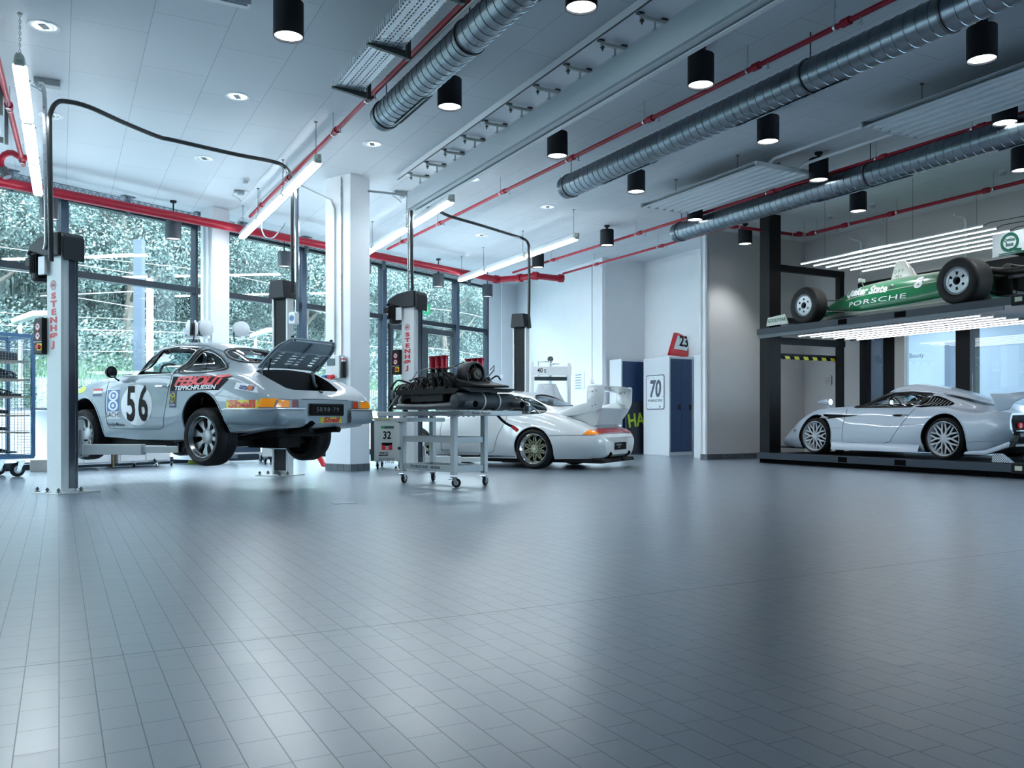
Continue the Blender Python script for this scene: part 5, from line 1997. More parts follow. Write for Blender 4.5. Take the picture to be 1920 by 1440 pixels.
# plumbing and wiring clutter
def wires(mb):
    r = random.Random(11)
    for k in range(46):
        a_ = Vector((r.uniform(.25, 1.0), r.uniform(-.1, .65), r.uniform(.26, .36)))
        b_ = a_ + Vector((r.uniform(-.2, .2), r.uniform(-.2, .2), r.uniform(.04, .16)))
        c_ = b_ + Vector((r.uniform(-.15, .2), r.uniform(-.15, .15), r.uniform(-.18, -.02)))
        mb.tube(smooth_path([a_, b_, c_], 5), r.uniform(.006, .013), 6)
part(wires, 'hose_loom', BLACK)['kind'] = 'stuff'
def coil(mb):
    for k, (x, y) in enumerate(((.30, .12), (.34, .42), (.92, .02), (.97, .58))):
        mb.cyl((x, y, .26), (x, y, .40), .035, None, 16)
        mb.cyl((x, y, .40), (x, y, .42), .02, None, 12)
part(coil, 'ignition_coil', EC)
for row, y in (('near', 0.02), ('far', .60)):
    for k in range(3):
        x = .575 + k * .112
        t_ = thing('x', None, None)
        bpy.data.objects.remove(t_)
        mb = MB()
        mb.lathe([(.046, .655), (.056, .658), (.056, .667), (.052, .667), (.046, .65), (.043, .60), (.043, .53), (.05, .525), (.05, .515), (.030, .51)], Matrix.Translation((x, y, 0)), 24)
        mb.lathe([(.043, .65), (.040, .60), (.040, .53)], Matrix.Translation((x, y, 0)), 24)
        tr_ = mb.build('intake_trumpet', mat('trumpet_red', (.40, .01, .03), .3, metal=.3), ENG)
        mb = MB()
        mb.cyl((x, y, .51), (x, y + (.05 if y < .3 else -.05), .27), .033, .038, 16)
        mb.box((x, y, .44), (.09, .085, .05))
        mb.cyl((x - .05, y, .40), (x + .05, y, .40), .012, None, 8)
        mb.build('throttle_body', EC, tr_)
# muffler crosswise at the rear
def muff(mb):
    pr = [(0, -.19), (.045, -.185), (.085, -.16), (.10, -.12), (.10, .72), (.085, .76), (.045, .785), (0, .79)]
    mb.lathe(pr, Matrix.Translation((1.20, 0, .115)) @ Matrix(((1, 0, 0, 0), (0, 0, 1, 0), (0, -1, 0, 0), (0, 0, 0, 1))) @ Matrix.Scale(1.0, 4), 28)
mf_ = part(muff, 'muffler', PB)
for y in (.22, .46):
    mb = MB()
    mb.lathe([(.101, y), (.106, y), (.106, y + .02), (.101, y + .02)], Matrix.Translation((1.20, 0, .115)) @ Matrix(((1, 0, 0, 0), (0, 0, 1, 0), (0, -1, 0, 0), (0, 0, 0, 1))), 28)
    mb.build('muffler_strap', GREY_MET, mf_)
for y in (-.05, .70):
    mb = MB()
    mb.tube([(1.26, y, .075), (1.38, y, .075), (1.44, y, .075)], .042, 18, caps=False)
    mb.build('tailpipe', PB, mf_)
    mb = MB()
    mb.cyl((1.42, y, .075), (1.425, y, .075), .040, None, 18)
    mb.build('pipe_mouth', BLACK_MATTE, mf_)
def exch(mb):
    mb.tube(smooth_path([Vector(p) for p in ((.05, -.05, .06), (.10, -.14, .06), (.3, -.16, .055), (.6, -.15, .05), (.95, -.14, .06), (1.14, -.10, .08))], 5), .036, 14)
    mb.tube(smooth_path([Vector(p) for p in ((.22, .02, .20), (.16, -.08, .19), (.13, -.13, .12), (.2, -.13, .05))], 5), .033, 12)
part(exch, 'exhaust_header', mat('header_steel', (.13, .14, .145), .45, metal=.5, noise=.25))
part(lambda mb: mb.tube(smooth_path([Vector(p) for p in ((.0, .55, .05), (.4, .66, .05), (.9, .64, .06), (1.14, .6, .08))], 5), .036, 12), 'exhaust_header', AL)
part(lambda mb: (mb.tube(smooth_path([Vector(p) for p in ((1.30, .35, .03), (1.38, .36, -.06), (1.48, .38, -.14), (1.60, .40, -.19))], 6), .016, 8),), 'drain_hose', BLACK)
part(lambda mb: mb.cyl((1.585, .40, -.185), (1.66, .40, -.225), .022, None, 12), 'hose_plug', RED_SIGN)
# small parts standing on the left end of the cart table
sp_ = thing('lift_stand_parts', 'black screw jacks and fittings on the left end of the engine cart', 'fittings', CART + CU * -.40 + CV * .2 + Vector((0, 0, .903)), u_ang)
mb = MB()
mb.cyl((0, -.1, 0), (0, -.1, .16), .022, .018, 14)
mb.cyl((0, -.1, .06), (0, -.1, .09), .032, None, 14)
mb.build('screw_jack', BLACK_SATIN, sp_)
mb = MB()
mb.cyl((.18, .02, 0), (.18, .02, .05), .015, None, 10)
mb.cyl((.18, .02, .05), (.18, .02, .075), .05, .045, 18)
mb.cyl((.32, -.1, 0), (.32, -.1, .06), .035, .02, 14)
mb.tube([(.1, -.12, .04), (.25, -.1, .05), (.4, .0, .04)], .012, 8)
mb.build('mount', BLACK_SATIN, sp_)
mb = MB()
mb.tube([(-.02, -.14, .11), (.06, .1, .13), (.2, .16, .12)], .004, 6)
mb.build('rod', STEEL, sp_)

# ------------------------------------------------------------------ shop press with a dust sheet, behind the white car
PR = thing('shop_press', 'white shop press frame marked 40 t against the bright back wall', 'press', depth_pt(1030, 838, 17.6) * 1.0, math.radians(8))
PR.location.z = 0
for x in (-.37, .40):
    mb = MB()
    mb.box((x, 0, .98), (.07, .14, 1.96 if x > 0 else 2.0))
    mb.build('upright', WHITE_MET, PR, bevel=.005)
mb = MB()
mb.box((.02, 0, 1.80), (.86, .12, .18))
mb.build('cross_beam', WHITE_MET, PR, bevel=.005)
mb = MB()
mb.box((.02, -.02, 1.64), (.66, .10, .08))
mb.box((.0, 0, .6), (.8, .3, .12))
mb.build('press_bed', mat('press_black', (.03, .04, .05), .4), PR, bevel=.004)
mb = MB()
mb.cyl((.02, 0, 1.52), (.02, 0, 2.0), .035, None, 16)
mb.cyl((.02, -.02, 2.04), (.02, .02, 2.04), .06, None, 20)
mb.tube([Vector((.10 + .11 * math.cos(t), .11 * math.sin(t), 1.94)) for t in [2 * PI * k / 16 for k in range(16)]], .008, 6, closed=True)
mb.cyl((-.22, 0, 1.6), (-.22, 0, 2.0), .016, None, 8)
mb.cyl((-.22, 0, 1.99), (.0, 0, 1.99), .014, None, 8)
mb.build('press_ram', STEEL, PR)
put_text('load_marking', '40 t', frame_matrix((-.17, -.0615, 1.80), (1, 0, 0), (0, 0, 1)), INK, PR, size=.14, sx=.8, bold=.002)
# draped sheet
mb = MB()
cl = []
for i in range(49):
    t = 2 * PI * i / 48
    row = []
    for j, f in enumerate((0, .25, .5, .75, 1)):
        w_ = .16 + .36 * f ** 1.2
        fold = 1 + .10 * f * math.sin(9 * t) + .05 * f * math.sin(17 * t + 1)
        row.append(mb.bm.verts.new((w_ * 1.15 * math.cos(t) * fold - .05, w_ * .6 * math.sin(t) * fold, 1.52 - .75 * f)))
    cl.append(row)
for i in range(48):
    for j in range(4):
        mb.bm.faces.new((cl[i][j], cl[i + 1][j], cl[i + 1][j + 1], cl[i][j + 1]))
mb.bm.faces.new([r_[0] for r_ in cl[:-1]])
tag(mb.build('dust_sheet', mat('dust_sheet_grey', (.50, .53, .56), .8), loc=depth_pt(1030, 838, 17.6) + Vector((-.02, -.35, -.2447)), smooth=60), 'grey dust sheet draped over equipment in front of the white press', 'dust sheet')
sheet = COL.objects['dust_sheet']
sheet.location.z = 0
# something under the sheet
mb = MB()
mb.cyl((0, 0, 0), (0, 0, 1.5), .13, .12, 16)
tag(mb.build('covered_stand', WHITE_MET, loc=Vector((sheet.location.x - .05, sheet.location.y, 0))), 'stand hidden under the grey dust sheet', 'stand')
# wall chart
wc_ = thing('wall_chart', 'blue and white chart pinned on the bright back wall', 'chart', depth_pt(1087, 713, 21.0))
dd = (Vector((2.12, 20.2, 0)) - Vector((.12, 24.55, 0)))
wc_.rotation_euler = (0, 0, math.atan2(dd.y, dd.x))
tpx = (1087 - 960) / FOC
pw = Vector((.12, 24.55, 0))
ss = (tpx * pw.y - pw.x) / (dd.x - tpx * dd.y)
wc_.location = pw + dd * ss + Vector((0, 0, 1.75))
mb = MB()
mb.box((0, -.008, 0), (.5, .006, .42))
mb.build('sheet', mat('chart_white', (.75, .80, .84), .6), wc_, smooth=0)
mb = MB()
for k in range(6):
    mb.box((-.05, -.013, -.17 + k * .065), (.3, .002, .022))
mb.build('printed_lines', mat('chart_blue_grey', (.18, .27, .36), .6), wc_, smooth=0)

# ------------------------------------------------------------------ lockers
def locker(corner, side, front, h, lab, doors=2):
    """corner = front left corner; side depth runs along A, front runs along B"""
    r_ = thing('steel_cabinet', lab, 'cabinet', corner, ANG_B)
    mb = MB()
    mb.box((front / 2, side / 2, h / 2), (front, side, h))
    mb.build('cabinet_body', mat('locker_white', (.66, .70, .74), .4), r_, bevel=.004)
    for k in range(doors):
        mb = MB()
        w_ = (front - .06) / doors
        x0 = .03 + k * w_
        mb.box((x0 + w_ / 2, -.004, h / 2 + .02), (w_ - .008, .012, h - .14))
        d_ = mb.build('door', mat('locker_blue', (.012, .045, .13), .4), r_, bevel=.002)
        mb = MB()
        mb.box((x0 + w_ - .06, -.018, h * .49), (.05, .02, .12))
        mb.build('handle', BLACK, d_, bevel=.004)
    return r_
locker(Vector((2.515, 19.8, 0)), .48, .98, 2.2, 'blue-doored steel cabinet further back, partly behind the white car wing')
lk2 = locker(Vector((3.47, 18.97, 0)), .95, .66, 2.2, 'blue-doored steel cabinet whose white side carries the 70 sign')
lk3 = thing('steel_cabinet', 'white steel cabinet side with a black lock, next to the pier', 'cabinet', ab(13.92, 11.87), ANG_B)
mb = MB()
mb.box((.3, .19, 1.08), (.6, .38, 2.16))
mb.build('cabinet_body', mat('locker_white', (.66, .70, .74), .4), lk3, bevel=.004)
mb = MB()
mb.box((-.012, .06, 1.02), (.02, .05, .17))
mb.build('lock', BLACK, lk3, bevel=.005)
# tin sign with 70 on the cabinet side
sg = thing('tin_sign', 'worn white tin sign with a grey 70, on the cabinet side', 'sign', Vector((3.47, 18.97, 1.42)) + A * .5 - B * .004, ANG_A)
# local x along A (to the left in view), so mirror: x to the right in view = -x
mS = frame_matrix((0, 0, 0), (-1, 0, 0), (0, 0, 1))
def rr_prism(w, h, r, th, off=0):
    mb = MB()
    mb.prism(rrect(w, h, r), th, mS @ Matrix.Translation((0, 0, off)))
    return mb
rr_prism(.66, .78, .05, .006).build('sign_rim', mat('sign_rim_slate', (.10, .12, .15), .5), sg, smooth=0)
fc_ = bpy.data.materials.new('worn_sign_white')
fc_.use_nodes = True
nt = fc_.node_tree
tc = node(nt, 'ShaderNodeTexCoord')
nz = node(nt, 'ShaderNodeTexNoise')
nz.inputs['Scale'].default_value = 14
nz.inputs['Detail'].default_value = 6
nt.links.new(tc.outputs['Object'], nz.inputs['Vector'])
cr = node(nt, 'ShaderNodeValToRGB')
cr.color_ramp.elements[0].position = .30
cr.color_ramp.elements[0].color = (.20, .22, .25, 1)
cr.color_ramp.elements[1].position = .40
cr.color_ramp.elements[1].color = (.74, .78, .82, 1)
nt.links.new(nz.outputs['Fac'], cr.inputs['Fac'])
nt.links.new(cr.outputs['Color'], nt.nodes['Principled BSDF'].inputs['Base Color'])
rr_prism(.62, .74, .04, .001, .006).build('sign_face', fc_, sg, smooth=0)
put_text('sign_number', '70', mS @ Matrix.Translation((0, .06, .0085)), GREY_INK, sg, size=.52, sx=.80, bold=.016, shear=.1)
put_text('sign_years', '1948\n2018', mS @ Matrix.Translation((.09, .05, .0085)), mat('years_grey', (.3, .33, .36), .5), sg, size=.05)
put_text('sign_maker', 'PORSCHE', mS @ Matrix.Translation((0, -.19, .0085)), GREY_INK, sg, size=.075, sx=1.65, bold=.001)
# red car panel with 23 on top of the second cabinet
rp = thing('car_body_panel', 'red and white curved car panel numbered 23 lying on the cabinet', 'car panel', Vector((3.47, 18.97, 2.2)) + B * .26 + A * .06, ANG_B)
RP = mat('panel_red', (.68, .01, .02), .25, coat=.5)
th_ = math.radians(74)
mP = Matrix.Translation((.0, .15, .02)) @ Matrix.Rotation(th_, 4, 'X') @ Matrix.Rotation(math.radians(-6), 4, 'Z')
def panel_pt(x, y, o=0):
    z = .05 * math.cos((x - .15) * 4.5) + o
    return mP @ Vector((x + y * .42, y, z))
def panel(x0, x1, y0, y1, o=0, nx=14, ny=6, topf=None):
    mb = MB()
    vs = []
    for i in range(nx + 1):
        col_ = []
        for j in range(ny + 1):
            x = x0 + (x1 - x0) * i / nx
            yt = y1 - (topf(x) if topf else 0)
            col_.append(mb.bm.verts.new(panel_pt(x, y0 + (yt - y0) * j / ny, o)))
        vs.append(col_)
    for i in range(nx):
        for j in range(ny):
            mb.bm.faces.new((vs[i][j], vs[i + 1][j], vs[i + 1][j + 1], vs[i][j + 1]))
    return mb
scoop = lambda x: .06 * math.exp(-((x - .12) / .11) ** 2)
ob = panel(-.16, .36, 0, .58, topf=scoop).build('shell', RP, rp)
md = ob.modifiers.new('solid', 'SOLIDIFY')
md.thickness = .012
panel(-.06, .30, .16,   .515, .024, topf=scoop).build('white_field', WHITE_INK, rp)
put_text('race_number', '23', mP @ Matrix.Translation((.275, .36, .080)) @ Matrix.Rotation(math.radians(0), 4, 'Z'), INK, rp, size=.36, sx=.72, shear=.25, bold=.008)
mb = MB()
mb.prism([(.36, .05), (.46, .05), (.60, .44), (.56, .50)], .15, frame_matrix((0, .3, 0), (1, 0, 0), (0, 0, 1)))
mb.build('dark_flank', BLACK, rp, smooth=0)
# dark poster leaning by the white car's tail
po = thing('dark_poster', 'dark banner with lime HA lettering leaning behind the white car', 'banner', Vector((2.515, 19.8, 0)) + B * .02 - A * .12, ANG_B)
mb = MB()
mb.box((.5, .0, .62), (.96, .03, 1.20))
mb.build('banner_board', mat('banner_navy_black', (.01, .015, .03), .5), po, smooth=0)
put_text('lime_lettering', 'HA', frame_matrix((.30, -.017, .78), (1, .0, .0), (0, 0, 1)) @ Matrix.Rotation(.12, 4, 'Z'), mat('lime_print', (.42, .60, .02), .5), po, size=.42, sx=.8, bold=.01)
# ------------------------------------------------------------------ car bodies
def hermite(xs, ys, x):
    n = len(xs)
    if x <= xs[0]:
        return ys[0]
    if x >= xs[-1]:
        return ys[-1]
    i = max(k for k in range(n - 1) if xs[k] <= x)
    def slope(k):
        if k == 0:
            return (ys[1] - ys[0]) / (xs[1] - xs[0])
        if k == n - 1:
            return (ys[-1] - ys[-2]) / (xs[-1] - xs[-2])
        h0, h1 = xs[k] - xs[k - 1], xs[k + 1] - xs[k]
        d0, d1 = (ys[k] - ys[k - 1]) / h0, (ys[k + 1] - ys[k]) / h1
        return (d0 * h1 + d1 * h0) / (h0 + h1)
    h = xs[i + 1] - xs[i]
    t = (x - xs[i]) / h
    m0, m1 = slope(i) * h, slope(i + 1) * h
    return (2 * t ** 3 - 3 * t ** 2 + 1) * ys[i] + (t ** 3 - 2 * t ** 2 + t) * m0 + (-2 * t ** 3 + 3 * t ** 2) * ys[i + 1] + (t ** 3 - t ** 2) * m1

PAINT_IN = mat('car_inside_black', (.010, .011, .013), .7)

class Car:
    def __init__(self, name, label, cat, loc, ang, table, paint, nx=64, k=6, group=None, low_mat=None):
        self.root = thing(name, label, cat, loc, ang)
        self.table = sorted(table)
        self.paint = paint
        xs = [r[0] for r in self.table]
        cols = list(zip(*self.table))
        self.xs = xs
        self.f = lambda j, x: hermite(xs, cols[j], x)
        bm = bmesh.new()
        rings = []
        sx = []
        for i in range(nx + 1):
            # denser at both ends
            t = i / nx
            t = .5 - .5 * math.cos(PI * t) if False else t
            sx.append(xs[0] + (xs[-1] - xs[0]) * t)
        for x in sx:
            rings.append([bm.verts.new((x, y, z)) for y, z in self.ring(x, k)])
        m = len(rings[0])
        for a, b in zip(rings, rings[1:]):
            for j in range(m):
                f_ = bm.faces.new((a[j], a[(j + 1) % m], b[(j + 1) % m], b[j]))
                if low_mat is not None and (j < 5 or j >= m - 6):
                    f_.material_index = 2
        bm.faces.new(rings[0])
        bm.faces.new(rings[-1][::-1])
        bmesh.ops.recalc_face_normals(bm, faces=bm.faces[:])
        self.bvh = BVHTree.FromBMesh(bm)
        me = bpy.data.meshes.new('body_shell')
        bm.to_mesh(me)
        bm.free()
        me.materials.append(paint)
        me.materials.append(PAINT_IN)
        if low_mat is not None:
            me.materials.append(low_mat)
        self.body = link('body_shell', me, self.root)
        self.cutters = []
    def ring(self, x, k):
        g = [self.f(j, x) for j in range(12)]
        zb, wb, wm, zm, ws, zs, wg, zg, wr, zr, zt = g[1:]
        P_ = [(wb * .9, zb), (wb, zb + .01), (wm, zm), (ws, zs), (wg, zg), (wr, zr), (0, zt), (-wr, zr)]
        P_ = [Vector((a, b, 0)) for a, b in P_]
        out = [P_[0]]
        for i in range(1, 6):
            p0, p1, p2, p3 = P_[i - 1], P_[i], P_[i + 1], P_[i + 2]
            for s in range(k):
                t = s / k
                out.append(.5 * ((2 * p1) + (p2 - p0) * t + (2 * p0 - 5 * p1 + 4 * p2 - p3) * t * t + (3 * p1 - p0 - 3 * p2 + p3) * t ** 3))
        half = [(max(p.x, .001), p.y) for p in out]
        return half + [(0, zt)] + [(-y, z) for y, z in reversed(half)]
    # ---- cutting
    def cut(self, mb, mi=1):
        for f in mb.bm.faces:
            f.material_index = mi
        bmesh.ops.recalc_face_normals(mb.bm, faces=mb.bm.faces[:])
        me = bpy.data.meshes.new('cutter')
        mb.bm.to_mesh(me)
        mb.bm.free()
        for mm in self.body.data.materials:
            me.materials.append(mm)
        o = link('cutter', me, self.root)
        self.cutters.append(o)
    def wheel_wells(self, xw, zc, r, yin, squash=1.0):
        for s in (-1, 1):
            mb = MB()
            mb.prism([(x, z) for x, z in ellipse(xw, zc, r, r * squash, 44)], 1.2, frame_matrix((0, s * yin if s < 0 else yin + 1.2, 0), (1, 0, 0), (0, 0, 1)))
            self.cut(mb)
            mb = MB()   # open the bottom of the arch
            mb.span((xw - r * .96, s * yin, -.3), (xw + r * .96, s * 1.3, zc))
            self.cut(mb)
    def cavity(self, x0, x1, zf, n=14, belt=.9, m=.045):
        bm = bmesh.new()
        rings = []
        for i in range(n + 1):
            x = x0 + (x1 - x0) * i / n
            g = [self.f(j, x) for j in range(12)]
            zb, wb, wm, zm, ws, zs, wg, zg, wr, zr, zt = g[1:]
            top = max(zt - m, zf + .12)
            h = [(0, zf), (ws - .10, zf), (ws - .08, min(zs - .03, top)), (wg - m * .9, min(zg, top)), (max(wr - m * .6, .1), min(zr - m * .8, top)), (0, top)]
            pts = h + [(-y, z) for y, z in reversed(h[1:-1])]
            rings.append([bm.verts.new((x, y, z)) for y, z in pts])
        mm = len(rings[0])
        for a, b in zip(rings, rings[1:]):
            for j in range(mm):
                bm.faces.new((a[j], a[(j + 1) % mm], b[(j + 1) % mm], b[j]))
        bm.faces.new(rings[0])
        bm.faces.new(rings[-1][::-1])
        mb = MB()
        mb.bm.free()
        mb.bm = bm
        self.cut(mb)
    def cut_side(self, poly, y0=.0, both=True):
        """polygon in (x, z) pushed sideways through the upper body"""
        mb = MB()
        mb.prism(poly, 2.6, frame_matrix((0, 1.3, 0), (1, 0, 0), (0, 0, 1)))
        self.cut(mb)
    def cut_top(self, poly, z0, z1=2.0):
        mb = MB()
        mb.prism(poly, z1 - z0, Matrix.Translation((0, 0, z0)))
        self.cut(mb)
    def finish(self, name='body_shell', smooth=32):
        for c in self.cutters:
            md = self.body.modifiers.new('cut', 'BOOLEAN')
            md.operation = 'DIFFERENCE'
            md.object = c
            md.solver = 'EXACT'
        dg = bpy.context.evaluated_depsgraph_get()
        dg.update()
        me = bpy.data.meshes.new_from_object(self.body.evaluated_get(dg))
        self.body.modifiers.clear()
        self.body.data = me
        me.polygons.foreach_set('use_smooth', [True] * len(me.polygons))
        me.set_sharp_from_angle(angle=math.radians(smooth))
        for c in self.cutters:
            bpy.data.objects.remove(c)
        self.cutters = []
    # ---- projecting things onto the skin
    def hit(self, p, axis, s=1):
        if axis == 'side':
            o, d = Vector((p[0], 2.2 * s, p[1])), Vector((0, -s, 0))
        elif axis == 'top':
            o, d = Vector((p[0], p[1], 3)), Vector((0, 0, -1))
        elif axis == 'rear':
            o, d = Vector((-3.5, p[0], p[1])), Vector((1, 0, 0))
        else:
            o, d = Vector((6, p[0], p[1])), Vector((-1, 0, 0))
        loc, nrm, idx, dist = self.bvh.ray_cast(o, d)
        if loc is None:
            return None
        if nrm.dot(d) > 0:
            nrm = -nrm
        return loc, nrm
    def drape_bm(self, bm, axis, s=1, off=.003, step=.04):
        """bm holds flat faces whose x, y are the two free coordinates of the axis"""
        if bm.verts:
            for ax in (0, 1):
                lo = min(v.co[ax] for v in bm.verts)
                hi = max(v.co[ax] for v in bm.verts)
                c = lo + step
                while c < hi:
                    n = Vector((1, 0, 0)) if ax == 0 else Vector((0, 1, 0))
                    bmesh.ops.bisect_plane(bm, geom=bm.verts[:] + bm.edges[:] + bm.faces[:], plane_co=n * c, plane_no=n)
                    c += step
        last = None
        bad = []
        for v in bm.verts:
            h = self.hit((v.co.x, v.co.y), axis, s)
            if h is None:
                bad.append(v)
                continue
            v.co = h[0] + h[1] * off
        if bad:
            bmesh.ops.delete(bm, geom=bad, context='VERTS')
    def poly(self, name, pts, axis, material, s=1, off=.003, step=.05, parent=None, smooth=60, thick=0):
        bm = bmesh.new()
        vs = [bm.verts.new((x, y, 0)) for x, y in pts]
        for t in tessellate_polygon([[Vector((x, y, 0)) for x, y in pts]]):
            try:
                bm.faces.new([vs[i] for i in t])
            except ValueError:
                pass
        self.drape_bm(bm, axis, s, off, step)
        bmesh.ops.recalc_face_normals(bm, faces=bm.faces[:])
        me = bpy.data.meshes.new(name)
        bm.to_mesh(me)
        bm.free()
        me.materials.append(material)
        if smooth:
            me.polygons.foreach_set('use_smooth', [True] * len(me.polygons))
        return link(name, me, parent or self.root)
    def text(self, name, s_, c, size, axis, material, s=1, off=.005, parent=None, rot=0.0, **kw):
        """c = centre in the free coordinates; reads left to right for a viewer outside"""
        me = text_mesh(s_, size=size, **kw)
        bm = bmesh.new()
        bm.from_mesh(me)
        bpy.data.meshes.remove(me)
        cr, sr = math.cos(rot), math.sin(rot)
        fl = -1 if (axis in ('side', ) and s > 0) or axis in ('rear',) else 1
        for v in bm.verts:
            x, y = v.co.x * cr - v.co.y * sr, v.co.x * sr + v.co.y * cr
            v.co = Vector((c[0] + fl * x, c[1] + y, 0))
        self.drape_bm(bm, axis, s, off, .05)
        bmesh.ops.recalc_face_normals(bm, faces=bm.faces[:])
        me = bpy.data.meshes.new(name)
        bm.to_mesh(me)
        bm.free()
        me.materials.append(material)
        return link(name, me, parent or self.root)
    def path(self, pts, axis, s=1, off=0.0, step=.04, closed=False):
        out = []
        P_ = list(pts) + ([pts[0]] if closed else [])
        for a, b in zip(P_, P_[1:]):
            L_ = math.hypot(b[0] - a[0], b[1] - a[1])
            n = max(1, int(L_ / step))
            for i in range(n):
                out.append((a[0] + (b[0] - a[0]) * i / n, a[1] + (b[1] - a[1]) * i / n))
        if not closed:
            out.append(P_[-1])
        r = []
        for p in out:
            h = self.hit(p, axis, s)
            if h:
                r.append(h[0] + h[1] * off)
        return r
    def line(self, name, pts, axis, r, material, s=1, off=0.0, closed=False, parent=None):
        mb = MB()
        pp = self.path(pts, axis, s, off, closed=closed)
        if len(pp) < 2:
            return None
        mb.tube(pp, r, 6, closed=closed)
        return mb.build(name, material, parent or self.root)

def smooth2d(pts, k=6, closed=True):
    return [(p.x, p.y) for p in smooth_path([Vector((x, y, 0)) for x, y in pts], k, closed)]

def wheel(parent, x, y, z, side, R, rimR, width, style, rim_mat, name='wheel', tyre_mat=None, lip=None, centre=None, steer=0.0, lettering=None):
    """wheel whose outer face looks along side * y; (x, y, z) = centre of the outer face"""
    root = bpy.data.objects.new(name, None)
    tm_ = tyre_mat or RUBBER
    base = Matrix(((1, 0, 0, 0), (0, 0, 1, 0), (0, 1, 0, 0), (0, 0, 0, 1)))       # local z of the lathe -> y
    if side < 0:
        base = Matrix.Rotation(PI, 4, 'Z') @ base
    base = Matrix.Translation((x, y, z)) @ Matrix.Rotation(steer, 4, 'Z') @ base
    w = width
    mb = MB()
    pr = [(rimR, -.012), (rimR + .012, -.002), (rimR + (R - rimR) * .45, .003), (R - .045, -.006), (R - .018, -.022), (R - .004, -.045), (R, -.07)]
    k = 5 if tm_ is not RUBBER_WORN else 1
    for i in range(1, k):
        yy = -.07 - (w - .14) * i / k
        pr += [(R, yy - .004), (R - .006, yy - .002 - .004), (R - .006, yy - .008), (R, yy - .010)]
    pr += [(R, -w + .07), (R - .004, -w + .045), (R - .018, -w + .022), (R - .045, -w + .006), (rimR + .012, -w), (rimR, -w + .012)]
    mb.lathe(pr, base, 56)
    tyre = mb.build('wheel', tm_, parent, smooth=40)
    lip = lip or rim_mat
    mb = MB()
    d_ = .05
    if style == 'bbs':
        mb.lathe([(rimR - .010, -.014), (rimR * .80, -.07), (rimR * .76, -.09)], base, 56)
        d_ = .095
    mb.lathe([(rimR + .004, -.004), (rimR + .004, -.016), (rimR - .008, -.012), (rimR - .014, -.02), (rimR - .022, -d_), (rimR - .03, -d_ - .01), (rimR - .03, -w + .02)], base, 56)
    mb.build('rim_lip', lip, tyre)
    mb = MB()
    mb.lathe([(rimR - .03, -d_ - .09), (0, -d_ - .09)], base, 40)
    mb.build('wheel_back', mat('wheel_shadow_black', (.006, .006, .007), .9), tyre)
    mb = MB()
    rr = rimR - .028 if style != 'bbs' else rimR * .78
    def P3(r, a, h):
        return base @ Vector((r * math.cos(a), r * math.sin(a), h))
    if style in ('mesh', 'bbs'):
        n = 10 if style == 'mesh' else 10
        sw = .0145 if style == 'mesh' else .0065
        for i in range(n):
            a = 2 * PI * i / n
            h0 = -.03 if style == 'mesh' else -.075
            for sg in (-1, 1):
                mb.tube([P3(rr * .22, a, h0), P3(rr * .52, a + sg * .02, h0 - .005), P3(rr * .98, a + sg * .21, h0 - .0)], [sw * 1.2, sw, sw * .9], 6)
            if style == 'bbs':
                for sg in (-1, 1):
                    mb.tube([P3(rr * .40, a + PI / n, h0 - .004), P3(rr * .70, a + PI / n + sg * .10, h0 - .004), P3(rr * .98, a + PI / n + sg * .02, h0)], sw * .8, 5)
        mb.lathe([(0, -.018), (.035, -.018), (.045, -.028), (.064, -.03), (.074, -.045), (.074, -.08), (0, -.08)], base @ Matrix.Translation((0, 0, 0 if style == 'mesh' else -.04)), 28)
    elif style == 'mini':
        n = 8
        for i in range(n):
            a = 2 * PI * i / n + .2
            mb.prism([(-.026, .05), (.026, .05), (.018, rr * .6), (.045, rr + .002), (-.045, rr + .002), (-.018, rr * .6)], .035,
                     base @ Matrix.Rotation(a, 4, 'Z') @ Matrix.Translation((0, 0, -.125)))
        mb.lathe([(0, -.075), (.065, -.075), (.085, -.088), (.09, -.13), (0, -.13)], base, 28)
        for i in range(5):
            a = 2 * PI * i / 5
            mb.cyl(P3(.058, a, -.075), P3(.058, a, -.09), .010, None, 6)
    elif style == 'disc6':
        for i in range(6):
            a = 2 * PI * i / 6
            mb.lathe([(rr * .36, -.02), (rr, -.03)], base, 10, a - .26 + .0, a + .26 + .0)
        for (ra, rb) in ((.34, .52), (.78, 1.02)):
            mb.lathe([(rr * ra, -.02), (rr * rb, -.026)], base, 48)
        for i in range(6):
            a = 2 * PI * (i + .5) / 6
            mb.lathe([(rr * .5, -.022), (rr * .8, -.026)], base, 6, a - .27, a + .0 - .16)
            mb.lathe([(rr * .5, -.022), (rr * .8, -.026)], base, 6, a + .16, a + .27)
        mb.lathe([(rr * .34, -.02), (rr * .34, -.08)], base, 40)
    elif style == 'disc6r':
        holes = []
        nseg = 96
        # annulus with six round holes: built as angular sectors
        for i in range(nseg):
            a0_, a1_ = 2 * PI * i / nseg, 2 * PI * (i + 1) / nseg
            am = ((a0_ + a1_) / 2) % (PI / 3) - PI / 6
            hr, hc = .115, .66
            dy_ = abs(am) * hc
            if dy_ < hr:
                c_ = math.sqrt(hr * hr - dy_ * dy_)
                segs = ((.34, hc - c_), (hc + c_, 1.02))
            else:
                segs = ((.34, 1.02),)
            for ra, rb in segs:
                mb.face([P3(rr * ra, a0_, -.022), P3(rr * rb, a0_, -.028), P3(rr * rb, a1_, -.028), P3(rr * ra, a1_, -.022)])
        mb.lathe([(rr * .34, -.022), (rr * .34, -.08)], base, 40)
    mb.build('spokes' if style not in ('disc6', 'disc6r') else 'wheel_disc', rim_mat, tyre, smooth=35, fix=style not in ('x',))
